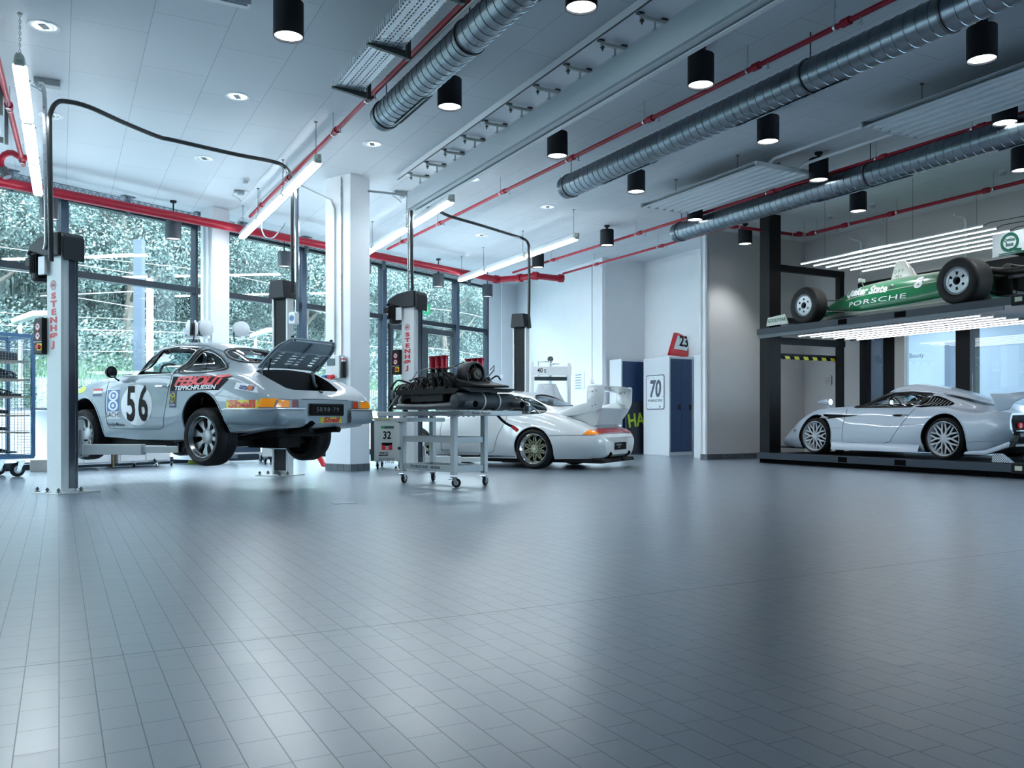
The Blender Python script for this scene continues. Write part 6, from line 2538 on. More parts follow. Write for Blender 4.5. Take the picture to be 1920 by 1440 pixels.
    if centre:
        mb = MB()
        mb.lathe([(0, -.012), (.018, -.012), (.024, -.018), (.026, -.03)], base @ Matrix.Translation((0, 0, 0 if style == 'mesh' else -.045 if style == 'bbs' else -.06)), 20)
        mb.build('centre_cap', centre, tyre)
    bpy.data.objects.remove(root)
    return tyre

def seat(car, x, y, z, name='seat', m=None):
    mb = MB()
    mb.prism([(-.05, 0), (.42, .03), (.44, .12), (.06, .12), (-.10, .62), (-.20, .60), (-.12, .1)], .42, frame_matrix((x, y + .21, z), (1, 0, 0), (0, 0, 1)))
    return mb.build(name, m or BLACK, car.root, bevel=.03, seg=2)
def steering(car, x, y, z, r=.18, tilt=.35):
    mb = MB()
    M_ = Matrix.Translation((x, y, z)) @ Matrix.Rotation(-PI / 2 + tilt, 4, 'Y')
    mb.tube([M_ @ Vector((r * math.cos(t), r * math.sin(t), 0)) for t in [2 * PI * k / 28 for k in range(28)]], .014, 8, closed=True)
    for t in (0.5, 2.6, 4.7):
        mb.beam(M_ @ Vector((0, 0, 0)), M_ @ Vector((r * math.cos(t), r * math.sin(t), 0)), .02, .006)
    mb.cyl(M_ @ Vector((0, 0, 0)), M_ @ Vector((0, 0, -.25)), .02, None, 10)
    return mb.build('steering_wheel', BLACK, car.root)

def interior_pad(car):
    pass
TRIM_CHROME = mat('window_trim_chrome', (.62, .64, .66), .3, metal=.4)
GAP = mat('shut_line_dark', (.03, .035, .04), .6)
RUBBER_SEAL = mat('window_seal_black', (.012, .012, .014), .5)

# =================================================================== silver-grey 56 on the first lift
PHI1 = math.radians(149)
S_PAINT = mat('silver_grey_paint', (.30, .365, .405), .45, coat=.45, spec=.35)
T911 = [
    (-1.00, .34, .62, .72, .47, .70, .575, .55, .595, .30, .60, .60), (-.95, .31, .66, .775, .47, .75, .615, .58, .635, .32, .645, .65),
    (-.80, .29, .72, .84, .48, .80, .70, .62, .725, .36, .725, .725), (-.55, .26, .76, .885, .49, .83, .79, .65, .84, .40, .855, .875),
    (-.25, .22, .78, .90, .50, .825, .835, .64, .90, .44, .985, 1.015), (.05, .17, .78, .895, .48, .815, .865, .65, .97, .48, 1.11, 1.16),
    (.35, .15, .76, .86, .46, .80, .875, .66, 1.00, .52, 1.20, 1.255), (.75, .14, .74, .81, .44, .785, .88, .67, 1.02, .54, 1.245, 1.305),
    (1.05, .14, .73, .80, .44, .78, .88, .665, 1.0, .53, 1.215, 1.27), (1.30, .14, .73, .80, .44, .775, .875, .66, .95, .50, 1.08, 1.125),
    (1.50, .15, .73, .80, .44, .77, .865, .62, .89, .42, .94, .965), (1.70, .16, .73, .81, .45, .765, .855, .60, .84, .38, .86, .875),
    (2.0, .17, .74, .82, .47, .75, .845, .58, .80, .36, .82, .82), (2.3, .18, .74, .82, .47, .71, .80, .56, .74, .34, .755, .755),
    (2.6, .18, .72, .80, .45, .66, .71, .52, .66, .32, .67, .67), (2.85, .20, .66, .72, .42, .58, .60, .46, .56, .3, .57, .57), (3.0, .26, .56, .60, .40, .48, .50, .38, .49, .24, .49, .49)]
c56 = Car('sports_car', 'raised silver-grey classic race coupe numbered 56 with its engine lid open', 'car', (-2.917, 10.03, .42), PHI1, T911, S_PAINT, nx=80)
c56.wheel_wells(-.03, .335, .345, .50)
c56.wheel_wells(2.20, .31, .335, .48)
c56.cavity(-.10, 1.42, .50)
dwin = smooth2d([(1.44, .895), (1.22, 1.05), (.97, 1.19), (.72, 1.215), (.40, 1.19), (.47, 1.05), (.565, .895)], 1)
dwin = [(1.50, .893), (1.26, 1.062), (1.0, 1.205), (.70, 1.222), (.37, 1.195), (.46, 1.04), (.56, .893)]
qwin = [(.475, .905), (.40, 1.03), (.305, 1.165), (.17, 1.135), (.03, 1.07), (-.09, .99), (-.135, .945), (-.10, .905), (.1, .895)]
c56.cut_side(dwin)
c56.cut_side(qwin)
ws_poly = [(1.46, .52), (1.50, .3), (1.51, 0), (1.50, -.3), (1.46, -.52), (1.08, -.42), (1.10, -.2), (1.105, 0), (1.10, .2), (1.08, .42)]
c56.cut_top(ws_poly, .93)
rw_poly = [(-.22, .0), (-.21, .3), (-.15, .46), (-.02, .50), (.12, .44), (.18, .3), (.19, 0), (.18, -.3), (.12, -.44), (-.02, -.50), (-.15, -.46), (-.21, -.3)]
c56.cut_top(rw_poly, .90)
lid_poly = [(-.40, .47), (-.62, .46), (-.80, .41), (-.845, .34), (-.855, 0), (-.845, -.34), (-.80, -.41), (-.62, -.46), (-.40, -.47)]
c56.cut_top(lid_poly, .42)
mb = MB()
mb.cyl((-1.2, .22, .30), (-.7, .22, .30), .07, None, 20)
c56.cut(mb)
c56.finish()
for s, nm in ((1, 'left'), (-1, 'right')):
    c56.poly('door_glass', dwin, 'side', CAR_GLASS, s, -.004)
    c56.poly('quarter_glass', qwin, 'side', CAR_GLASS, s, -.004)
    c56.line('window_trim', dwin, 'side', .0075, TRIM_CHROME, s, .002, closed=True)
    c56.line('window_trim', smooth2d(qwin, 3), 'side', .008, RUBBER_SEAL, s, .002, closed=True)
    c56.line('window_trim', [(x * .92 + .013, (z - 1.02) * .92 + 1.02) for x, z in qwin], 'side', .005, TRIM_CHROME, s, .0, closed=True)
    c56.line('vent_bar', [(1.20, .90), (.96, 1.19)], 'side', .010, RUBBER_SEAL, s, .0)
    c56.line('door_frame_trim', [(.555, .893), (.46, 1.04), (.36, 1.20)], 'side', .011, TRIM_CHROME, s, .006)
    c56.poly('pillar_cover', [(.565, .895), (.475, .905), (.305, 1.165), (.385, 1.18)], 'side', RUBBER_SEAL, s, .002)
    c56.line('door_gap', [(1.745, .845), (1.76, .6), (1.74, .30), (1.70, .275), (.80, .275), (.72, .30), (.63, .55), (.575, .80), (.565, .885)], 'side', .0035, GAP, s, .0)
    c56.line('rain_gutter', [(1.48, .90), (1.25, 1.06), (1.0, 1.215), (.7, 1.245), (.35, 1.215), (.1, 1.14), (-.1, 1.0)], 'side', .007, S_PAINT, s, .004)
    # arch lips
    for xw, zc, r in ((-.03, .335, .352), (2.20, .31, .342)):
        pts = [(xw + r * math.cos(t), zc + r * math.sin(t)) for t in [math.radians(a_) for a_ in range(-12, 193, 6)]]
        c56.line('arch_lip', pts, 'side', .012, S_PAINT, s, -.004)
c56.poly('windshield', ws_poly, 'top', CAR_GLASS, 1, -.004)
c56.line('window_trim', ws_poly, 'top', .009, RUBBER_SEAL, 1, .002, closed=True)
c56.poly('rear_window', rw_poly, 'top', CAR_GLASS, 1, -.004)
c56.line('window_trim', smooth2d(rw_poly, 3), 'top', .011, RUBBER_SEAL, 1, .002, closed=True)
c56.line('window_trim', [(x * .94 - .002, y * .95) for x, y in smooth2d(rw_poly, 3)], 'top', .006, TRIM_CHROME, 1, .0, closed=True)
# livery
circ = ellipse(1.18, .55, .285, .237, 48)
c56.poly('number_roundel', circ, 'side', WHITE_INK, 1, .0025)
c56.text('race_number', '56', (1.17, .545), .555, 'side', INK, 1, .005, sx=.66, bold=.014, spacing=1.22)
c56.poly('sponsor_patch', [(1.735, .745), (1.485, .745), (1.485, .395), (1.735, .395)], 'side', WHITE_INK, 1, .002)
c56.poly('sponsor_square', [(1.725, .735), (1.495, .735), (1.495, .478), (1.725, .478)], 'side', BLUE_INK, 1, .0035)
for zz in (.665, .548):
    c56.poly('sponsor_mark', ellipse(1.61, zz, .088, .062, 24), 'side', WHITE_INK, 1, .0045)
    c56.poly('sponsor_mark', ellipse(1.61, zz, .052, .040, 24), 'side', BLUE_INK, 1, .0055)
    c56.poly('sponsor_mark', ellipse(1.61, zz, .028, .022, 20), 'side', WHITE_INK, 1, .0065)
c56.text('sponsor_name', 'SACHS', (1.61, .435), .09, 'side', INK, 1, .005, sx=.95)
c56.text('museum_name', 'Porsche Museum', (1.585, .325), .055, 'side', INK, 1, .004, sx=.82, bold=.0008)
for z0_, z1_, mm in ((.725, .755, RED), (.695, .725, WHITE_INK), (.66, .695, mat('flag_navy', (.02, .03, .10), .5))):
    c56.poly('flag_stripe', [(2.02, z0_), (1.835, z0_), (1.83, z1_), (2.015, z1_)], 'side', mm, 1, .003)
c56.poly('yellow_oval', [(2.33 + .11 * math.cos(t) - .02 * math.sin(t), .745 + .04 * math.sin(t)) for t in [2 * PI * k / 24 for k in range(24)]], 'side', mat('lime_yellow', (.62, .75, .08), .5), 1, .004)
FEB = [(.555, .715), (.535, .86), (-.44, .835), (-.30, .70)]
c56.poly('sponsor_field', [(.565, .700), (.535, .862), (-.45, .838), (-.30, .695)], 'side', INK, 1, .002)
c56.text('sponsor_name', 'FEBOLIT', (.085, .80), .135, 'side', RED_SIGN, 1, .0045, sx=1.80, bold=.006, shear=.35, spacing=.9)
c56.text('sponsor_line', 'TEPPICHFLIESEN', (.115, .727), .064, 'side', WHITE_INK, 1, .005, sx=1.55, bold=.002, shear=.1)
c56.poly('damper_patch', [(.565, .70), (.425, .70), (.42, .515), (.555, .515)], 'side', mat('patch_navy', (.02, .03, .09), .5), 1, .0035)
c56.line('damper_mark', [(.50 + .052 * math.cos(t), .625 + .052 * math.sin(t)) for t in [2 * PI * k / 24 for k in range(24)]], 'side', .004, YELLOW_INK, 1, .004, closed=True)
c56.line('damper_mark', [(.54, .66), (.50, .625), (.45, .65)], 'side', .005, YELLOW_INK, 1, .004)
c56.line('damper_mark', [(.50, .625), (.50, .575)], 'side', .005, YELLOW_INK, 1, .004)
c56.text('damper_name', 'BILSTEIN', (.49, .545), .026, 'side', WHITE_INK, 1, .005)
c56.text('door_name', 'UNIROYAL', (1.34, .825), .05, 'side', GREY_INK, 1, .004, shear=.2)
c56.poly('sponsor_patch', [(-.55, .822), (-.56, .778), (-.90, .705), (-.87, .74)], 'side', WHITE_INK, 1, .003) if False else None
def sticker_field(car, cx, cz, w, h, rot, m, name='sponsor_patch', off=.003, axis='side'):
    c_, s_ = math.cos(rot), math.sin(rot)
    sg = -1
    q = [(cx + sg * (x * c_ - y * s_), cz + x * s_ + y * c_) for x, y in ((-w / 2, -h / 2), (w / 2, -h / 2), (w / 2, h / 2), (-w / 2, h / 2))]
    return car.poly(name, q, axis, m, 1, off)
sticker_field(c56, -.68, .715, .30, .07, -.16, WHITE_INK)
c56.text('sponsor_name', 'uni n', (-.68, .715), .08, 'side', mat('union_navy', (.02, .05, .20), .5), 1, .006, sx=1.12, bold=.002, rot=-.16, shear=.2)
c56.poly('sponsor_mark', ellipse(-.725, .708, .026, .028, 18), 'side', mat('union_orange', (.70, .18, .08), .5), 1, .006)
sticker_field(c56, -.645, .542, .40, .085, .0, YELLOW_INK)
c56.text('sponsor_name', 'Shell', (-.645, .542), .105, 'side', RED_SIGN, 1, .006, sx=1.75, bold=.004)
# mirror, handle
mb = MB()
mb.lathe([(0, -.10), (.03, -.09), (.065, -.03), (.07, 0), (.06, .004), (0, .004)], Matrix.Translation((1.50, .90, .935)) @ Matrix.Rotation(-PI / 2, 4, 'Y'), 24)
mb.tube([(1.51, .88, .90), (1.51, .84, .86), (1.51, .80, .84)], .010, 8)
mi_ = mb.build('door_mirror', BLACK, c56.root)
mb = MB()
mb.cyl((1.494, .90, .935), (1.492, .90, .935), .055, None, 20)
mb.build('mirror_glass', CHROME, mi_)
mb = MB()
mb.tube([(.81, .815, .755), (.78, .845, .757), (.66, .85, .757), (.62, .815, .755)], .009, 8)
mb.ball((.60, .815, .757), .016)
mb.build('door_handle', CHROME, c56.root)
# tail: lights, bumper, plate, valance
AMBER = mat('amber_lens', (.75, .26, .01), .15, coat=.6, emit=.15)
REDL = mat('red_lens', (.22, .006, .008), .15, coat=.6)
CLEAR = mat('clear_lens', (.45, .45, .42), .12, coat=.6)
ORANGE_RED = mat('orange_red_lens', (.75, .08, .02), .15, coat=.6)
for s in (1, -1):
    zt0, zt1 = .512, .604
    hs = lambda pts: [(x, z) for x, z in pts]
    # corner wrap: side part and rear part
    c56.poly('turn_lens', [(-.84, zt0), (-.985, zt0), (-.985, zt1 - .01), (-.87, zt1 - .005)], 'side', AMBER, s, .012)
    c56.poly('turn_lens', [(s * .735, zt0), (s * .56, zt0), (s * .56, zt1 - .02), (s * .70, zt1 - .02)], 'rear', AMBER, 1, .012)
    c56.poly('reverse_lens', [(s * .56, zt0), (s * .52, zt0), (s * .52, zt1 - .02), (s * .56, zt1 - .02)], 'rear', CLEAR, 1, .012)
    c56.poly('tail_lens', [(s * .52, zt0), (s * .43, zt0), (s * .43, zt1 - .02), (s * .52, zt1 - .02)], 'rear', REDL if s > 0 else ORANGE_RED, 1, .012)
    c56.line('lens_frame', [(s * .43, zt0 - .006), (s * .43, zt1 - .012), (s * .69, zt1 - .012)], 'rear', .005, CHROME, 1, .01)
    c56.line('lens_frame', [(s * .43, zt0 - .006), (s * .69, zt0 - .006)], 'rear', .005, CHROME, 1, .01)
    # bumper wrapping from arch to centre
    mb = MB()
    def brow(z, o):
        p_ = c56.path([(-.42, z), (-.97, z)], 'side', s, o, .05)
        e = [(s * .70, z), (s * .66, z), (s * .60, z), (s * .5, z), (s * .42, z), (s * .36, z)]
        q_ = c56.path(e, 'rear', 1, o, .03)
        return p_[:-1] + [Vector((-1.0 - o * .7, s * (.725 + o * .5), z))] + q_[1:]
    rows = [brow(z, o) for z, o in ((.335, .01), (.355, .045), (.40, .055), (.455, .05), (.487, .04), (.495, .012))]
    n_ = min(len(r_) for r_ in rows)
    vs = [[mb.bm.verts.new(r_[i]) for i in range(n_)] for r_ in rows]
    for a_, b_ in zip(vs, vs[1:]):
        for i in range(n_ - 1):
            mb.bm.faces.new((a_[i], a_[i + 1], b_[i + 1], b_[i]))
    mb.build('bumper', S_PAINT, c56.root, smooth=50)
    mb = MB()
    mb.tube([v for v in brow(.496, .044)], .007, 6)
    mb.build('bumper_trim', TRIM_CHROME, c56.root)
mb = MB()
mb.prism(rrect(.52, .115, .012), .012, frame_matrix((-1.02, 0, .49), (0, -1, 0), (0, .0, 1)))
pl_ = mb.build('number_plate', INK, c56.root, bevel=.003)
mb = MB()
mb.prism(rrect(.54, .135, .016), .008, frame_matrix((-1.012, 0, .49), (0, -1, 0), (0, 0, 1)))
mb.build('plate_frame', BLACK_SATIN, pl_)
put_text('plate_lettering', 'S\u00b7R 9 8 \u00b7 7 9', frame_matrix((-1.0335, 0, .49), (0, -1, 0), (0, 0, 1)), mat('plate_grey_letters', (.16, .17, .18), .4), pl_, size=.07, sx=1.0)
sticker_field(c56, .07, .37, .34, .065, 0, YELLOW_INK, axis='rear') if False else None
c56.poly('sponsor_patch', [(.09, .345), (-.25, .345), (-.25, .408), (.09, .408)], 'rear', YELLOW_INK, 1, .004)
c56.text('sponsor_name', 'Shell', (-.08, .376), .078, 'rear', RED_SIGN, 1, .007, sx=1.75, bold=.003, shear=.2)
c56.line('rear_seam', [(.36, .60), (0, .605), (-.36, .60)], 'rear', .004, GAP, 1)
mb = MB()
mb.lathe([(0, 0), (.02, 0), (.025, .008), (.02, .014), (0, .014)], Matrix.Translation((-.90, -.03, .688)) @ Matrix.Rotation(-.5, 4, 'Y'), 16)
mb.build('latch', BLACK, c56.root)
# engine lid, opened on its front hinge
hx, hz = -.385, .965
ang_open = math.radians(64)
bm = bmesh.new()
NX, NY = 22, 26
grid_ = []
MO = Matrix.Translation((hx, 0, hz)) @ Matrix.Rotation(-(-ang_open), 4, 'Y') @ Matrix.Translation((-hx, 0, -hz))
def lid_w(x):
    t = (x + .40) / -.455
    return .47 - .03 * t if t < .6 else .452 - .12 * ((t - .6) / .4) ** 2
for i in range(NX + 1):
    x = -.40 - .455 * i / NX
    row = []
    for j in range(NY + 1):
        y = -lid_w(x) + 2 * lid_w(x) * j / NY
        h = c56.hit((x, y), 'top')
        row.append(bm.verts.new(MO @ (h[0])))
    grid_.append(row)
for i in range(NX):
    for j in range(NY):
        yc = abs((j + .5) / NY - .5)
        grille = (3 <= i <= 11) and ((yc < .11 and i % 2 == 1) or (.27 < yc < .36 and i % 2 == 1))
        if grille:
            continue
        bm.faces.new((grid_[i][j], grid_[i + 1][j], grid_[i + 1][j + 1], grid_[i][j + 1]))
bmesh.ops.recalc_face_normals(bm, faces=bm.faces[:])
me = bpy.data.meshes.new('engine_lid')
bm.to_mesh(me)
bm.free()
me.materials.append(S_PAINT)
lid = link('engine_lid', me, c56.root)
md = lid.modifiers.new('thickness', 'SOLIDIFY')
md.thickness = .012
me.polygons.foreach_set('use_smooth', [True] * len(me.polygons))
# inner frame of the lid
mb = MB()
def lidp(x, y, o):
    h = c56.hit((x, y), 'top')
    return MO @ (h[0] - h[1] * o)
for y in (-.02, .02):
    pass
mb.tube([lidp(-.42 - .04 * k, 0, .022) for k in range(11)], .014, 6)
mb.tube([lidp(x, lid_w(x) - .035, .02) for x in [-.42 - .04 * k for k in range(11)]], .016, 6)
mb.tube([lidp(x, -lid_w(x) + .035, .02) for x in [-.42 - .04 * k for k in range(11)]], .016, 6)
mb.tube([lidp(-.83, y, .02) for y in [-.34 + .04 * k for k in range(18)]], .014, 6)
mb.tube([lidp(-.66, y, .02) for y in [-.40 + .04 * k for k in range(21)]], .010, 6)
mb.build('lid_frame', S_PAINT, lid)
for y in (.40, -.40):
    mb = MB()
    mb.tube([(hx - .02, y, hz - .03), (hx - .06, y, hz - .16), (hx - .10, y, hz - .20)], .018, 8)
    mb.beam((hx - .02, y, hz - .04), lidp(-.50, y, .02), .02, .03)
    mb.build('lid_hinge', S_PAINT, c56.root)
mb = MB()
mb.tube([(-.52, .44, .75), lidp(-.56, .41, .03)], .009, 8)
mb.build('gas_strut', BLACK, c56.root)
for y in (.3, -.3):
    mb = MB()
    mb.cyl(lidp(-.84, y, -.02), lidp(-.84, y, .03), .010, None, 10)
    mb.cyl(lidp(-.84, y, -.035), lidp(-.84, y, -.02), .018, None, 10)
    mb.build('rubber_latch', BLACK, lid)
# bits in the engine bay
mb = MB()
mb.cyl((-.62, -.22, .52), (-.62, -.22, .62), .11, .10, 28)
mb.build('oil_filter_red', mat('dark_red_shroud', (.25, .01, .01), .5), c56.root)
mb = MB()
mb.cyl((-.75, .05, .56), (-.70, .05, .56), .13, None, 28)
mb.box((-.6, .2, .5), (.2, .25, .12))
mb.tube([(-.5, .3, .6), (-.6, .1, .66), (-.6, -.1, .62)], .03, 8)
mb.build('engine_block', EC, c56.root)
# interior
for y in (.36, -.36):
    seat(c56, .62, y, .52)
steering(c56, 1.10, .36, .88)
mb = MB()
mb.box((1.36, 0, .80), (.16, 1.25, .14))
mb.build('dashboard', BLACK, c56.root, bevel=.03)
mb = MB()
mb.tube(smooth_path([Vector((.32, -.60, .55)), Vector((.32, -.56, 1.0)), Vector((.32, -.42, 1.16)), Vector((.32, .42, 1.16)), Vector((.32, .56, 1.0)), Vector((.32, .60, .55))], 4), .019, 8)
mb.tube([(.32, .45, 1.13), (-.05, .42, .86)], .017, 8)
mb.tube([(.32, -.45, 1.13), (-.05, -.42, .86)], .017, 8)
mb.build('roll_bar', mat('roll_bar_grey', (.15, .18, .20), .4), c56.root)
# underside
mb = MB()
mb.box((1.0, 0, .12), (2.2, 1.2, .08))
mb.box((-.30, 0, .26), (.75, .8, .14))
mb.box((-.2, .0, .14), (.5, .34, .16))
for s in (-1, 1):
    mb.tube([(-.3, s * .1, .2), (-.05, s * .55, .18)], .035, 8)
    mb.tube([(.5, s * .45, .12), (0, s * .56, .16)], .03, 8)
    mb.tube([(-.6, s * .2, .24), (-.9, s * .22, .27), (-1.0, s * .22, .27)], .035, 10)
mb.build('underbody', mat('underbody_black', (.007, .008, .009), .7, spec=.2), c56.root, bevel=.01)
for s in (-1, 1):
    mb = MB()
    mb.tube([(-.02, s * .52, .14), (.02, s * .50, .55)], .035, 10)
    mb.build('damper', RED if s > 0 else mat('damper_dark_red', (.2, .01, .01), .5), c56.root)
MINI = mat('wheel_magnesium_grey', (.30, .32, .33), .45, metal=.35)
wz = .195
wheel(c56.root, 0, .865, wz, 1, .318, .228, .27, 'mini', MINI, lip=mat('wheel_lip_grey', (.33, .35, .36), .25, metal=.9))
wheel(c56.root, 0, -.865, wz, -1, .318, .228, .27, 'mini', MINI)
wheel(c56.root, 2.26, .80, wz + .005, 1, .312, .222, .23, 'mini', MINI)
wheel(c56.root, 2.26, -.80, wz + .005, -1, .312, .222, .23, 'mini', MINI)

# =================================================================== white car with the big rear wing
PHI2 = math.radians(152)
W_PAINT = mat('grand_prix_white_paint', (.74, .77, .77), .22, coat=.9)
T993 = [
    (-1.12, .24, .56, .66, .40, .64, .50, .5, .515, .3, .52, .52), (-1.05, .19, .64, .77, .39, .75, .555, .58, .58, .32, .60, .60), (-.95, .175, .70, .84, .39, .81, .60, .62, .645, .34, .67, .675),
    (-.75, .165, .76, .90, .42, .85, .665, .65, .73, .38, .775, .79), (-.45, .16, .80, .935, .45, .865, .755, .66, .84, .42, .905, .93),
    (-.15, .15, .82, .945, .46, .865, .83, .66, .93, .45, 1.02, 1.06), (.15, .15, .82, .935, .45, .85, .865, .66, .985, .49, 1.13, 1.18), (.45, .15, .80, .90, .43, .83, .875, .67, 1.01, .53, 1.21, 1.265),
    (.8, .15, .79, .865, .42, .82, .88, .68, 1.02, .54, 1.245, 1.30), (1.1, .15, .79, .86, .42, .81, .88, .675, 1.0, .53, 1.215, 1.27), (1.38, .15, .79, .86, .42, .80, .87, .66, .94, .48, 1.05, 1.10),
    (1.62, .15, .79, .87, .43, .79, .86, .62, .87, .40, .92, .94), (1.85, .15, .80, .885, .44, .78, .85, .60, .82, .38, .845, .855), (2.2, .15, .80, .90, .44, .76, .80, .58, .75, .36, .77, .775),
    (2.55, .15, .78, .88, .42, .70, .71, .54, .66, .34, .68, .68), (2.85, .16, .72, .80, .38, .62, .59, .48, .56, .3, .57, .57), (3.08, .2, .58, .64, .34, .5, .44, .4, .44, .25, .45, .45)]
c93 = Car('sports_car', 'white race coupe with a tall double rear wing, parked behind the engine cart', 'car', (.7925, 14.695, 0), PHI2, T993, W_PAINT, nx=80)
c93.wheel_wells(.03, .33, .355, .52)
c93.wheel_wells(2.30, .32, .345, .50)
c93.cavity(-.02, 1.50, .50)
dwin3 = [(1.52, .90), (1.30, 1.04), (1.04, 1.18), (.78, 1.205), (.44, 1.185), (.50, 1.04), (.58, .90)]
qwin3 = smooth2d([(.50, .905), (.43, 1.03), (.36, 1.165), (.21, 1.13), (.05, 1.06), (-.06, .985), (-.09, .93), (-.03, .90), (.2, .895)], 2)
c93.cut_side(dwin3)
c93.cut_side(qwin3)
ws3 = [(1.58, .5), (1.62, .25), (1.63, 0), (1.62, -.25), (1.58, -.5), (1.14, -.43), (1.16, -.2), (1.165, 0), (1.16, .2), (1.14, .43)]
rw3 = [(-.20, 0), (-.19, .3), (-.12, .47), (.04, .52), (.20, .46), (.28, .3), (.30, 0), (.28, -.3), (.20, -.46), (.04, -.52), (-.12, -.47), (-.19, -.3)]
c93.cut_top(ws3, .93)
c93.cut_top(rw3, .93)
mb = MB()
mb.cyl((-1.3, .42, .20), (-.8, .42, .20), .085, None, 20)
c93.cut(mb)
mb = MB()
mb.cyl((-1.3, -.42, .20), (-.8, -.42, .20), .085, None, 20)
c93.cut(mb)
c93.finish()
for s in (1, -1):
    c93.poly('door_glass', dwin3, 'side', CAR_GLASS, s, -.004)
    c93.poly('quarter_glass', qwin3, 'side', CAR_GLASS, s, -.004)
    c93.line('window_trim', dwin3, 'side', .007, RUBBER_SEAL, s, .002, closed=True)
    c93.line('window_trim', qwin3, 'side', .007, RUBBER_SEAL, s, .002, closed=True)
    c93.poly('pillar_cover', [(.58, .90), (.50, .905), (.36, 1.165), (.44, 1.185)], 'side', RUBBER_SEAL, s, .002)
    c93.line('door_gap', [(1.82, .84), (1.84, .6), (1.80, .27), (1.74, .24), (.90, .24), (.80, .28), (.70, .55), (.56, .80), (.55, .885)], 'side', .0035, GAP, s)
    c93.line('bumper_gap', [(-.27, .548), (-.6, .556), (-1.02, .556)], 'side', .004, GAP, s)
    for xw, zc, r in ((.03, .33, .360), (2.30, .32, .350)):
        pts = [(xw + r * math.cos(t), zc + r * math.sin(t)) for t in [math.radians(a_) for a_ in range(-16, 197, 6)]]
        c93.line('arch_lip', pts, 'side', .010, W_PAINT, s, -.003)
    c93.poly('side_skirt', [(.40, .15), (1.92, .15), (1.92, .205), (.40, .205)], 'side', BLACK, s, .006)
    c93.poly('tail_lens', [(s * .36, .585), (s * .70, .578), (s * .72, .60), (s * .60, .655), (s * .36, .665)], 'rear', REDL if False else mat('tail_red', (.36, .008, .02), .3, coat=.3), 1, .006)
    c93.poly('turn_lens', [(-.82, .565), (-.99, .562), (-1.03, .575), (-1.03, .645), (-.90, .64)], 'side', mat('amber_deep', (.80, .24, .02), .15, coat=.7, emit=.15), s, .006)
    c93.poly('tail_lens', [(s * .70, .574), (s * .78, .572), (s * .78, .60), (s * .70, .635)], 'rear', mat('amber_deep', (.8, .24, .02), .15), 1, .007)
c93.poly('reflector_strip', [(.36, .585), (-.36, .585), (-.36, .665), (.36, .665)], 'rear', mat('tail_red', (.36, .008, .02), .3), 1, .005)
c93.line('bumper_gap', [(.76, .565), (.4, .575), (0, .576), (-.4, .575), (-.76, .565)], 'rear', .004, GAP, 1)
c93.poly('windshield', ws3, 'top', CAR_GLASS, 1, -.004)
c93.line('window_trim', ws3, 'top', .008, RUBBER_SEAL, 1, .002, closed=True)
c93.poly('rear_window', rw3, 'top', CAR_GLASS, 1, -.004)
c93.line('window_trim', smooth2d(rw3, 2), 'top', .008, RUBBER_SEAL, 1, .002, closed=True)
c93.poly('side_marker', [(1.93, .765), (1.87, .765), (1.87, .785), (1.93, .785)], 'side', mat('amber_deep', (.8, .24, .02), .15), 1, .006)
c93.text('museum_name', 'Porsche Museum', (1.65, .28), .05, 'side', INK, 1, .004)
c93.poly('number_plate', [(.27, .31), (-.27, .31), (-.27, .43), (.27, .43)], 'rear', INK, 1, .008)
c93.text('plate_lettering', 'PORSCHE 911\nGT2', (.07, .37), .038, 'rear', WHITE_INK, 1, .011, align='CENTER')
c93.line('lid_gap', [(-.45, .66), (-.62, .60), (-.80, .52), (-.95, .46)], 'top', .004, GAP, 1)
mb = MB()
mb.prism([(-1.1, .0), (.3, .0), (.3, .06), (-1.08, .06)], 1.5, frame_matrix((0, .75, .11), (1, 0, 0), (0, 0, 1)))
mb.box((1.2, 0, .13), (1.7, 1.5, .06))
for s in (-1, 1):
    mb.prism([(-1.16, .0), (-.92, -.01), (-.92, .06), (-1.10, .05)], .30, frame_matrix((0, .30 + s * .45, .13), (1, 0, 0), (0, 0, 1)))
mb.build('underbody', mat('underbody_black', (.007, .008, .009), .7, spec=.2), c93.root, bevel=.01)
for s in (-1, 1):
    mb = MB()
    mb.tube([(-.9, s * .42, .22), (-1.06, s * .42, .20)], .05, 18, caps=False)
    mb.build('tailpipe', DARK_STEEL, c93.root)
# rear wing: base, scoops, end plates, blade
mb = MB()
sec = [(-.45, .80), (-.70, .74), (-.95, .70), (-1.06, .72), (-1.10, .80), (-1.22, .93), (-1.26, .985), (-1.05, .965), (-.80, .90), (-.60, .87), (-.42, .90)]
n_ = 18
vs = []
for i in range(n_ + 1):
    t = i / n_ * 2 - 1
    y = t * .62
    k_ = 1 - .25 * abs(t) ** 2.5
    row = []
    for x, z in sec:
        yy = y * (1 if z > .88 else .88)
        row.append(mb.bm.verts.new(((x + .04 if x > -.9 else -.86 + (x + .9) * .62) + (.03 * abs(t) ** 2 if x < -1 else 0), yy, z)))
    vs.append(row)
for a_, b_ in zip(vs, vs[1:]):
    for j in range(len(sec)):
        k2 = (j + 1) % len(sec)
        mb.bm.faces.new((a_[j], a_[k2], b_[k2], b_[j]))
mb.bm.faces.new(vs[0])
mb.bm.faces.new(vs[-1][::-1])
wing = mb.build('rear_wing', W_PAINT, c93.root, smooth=50)
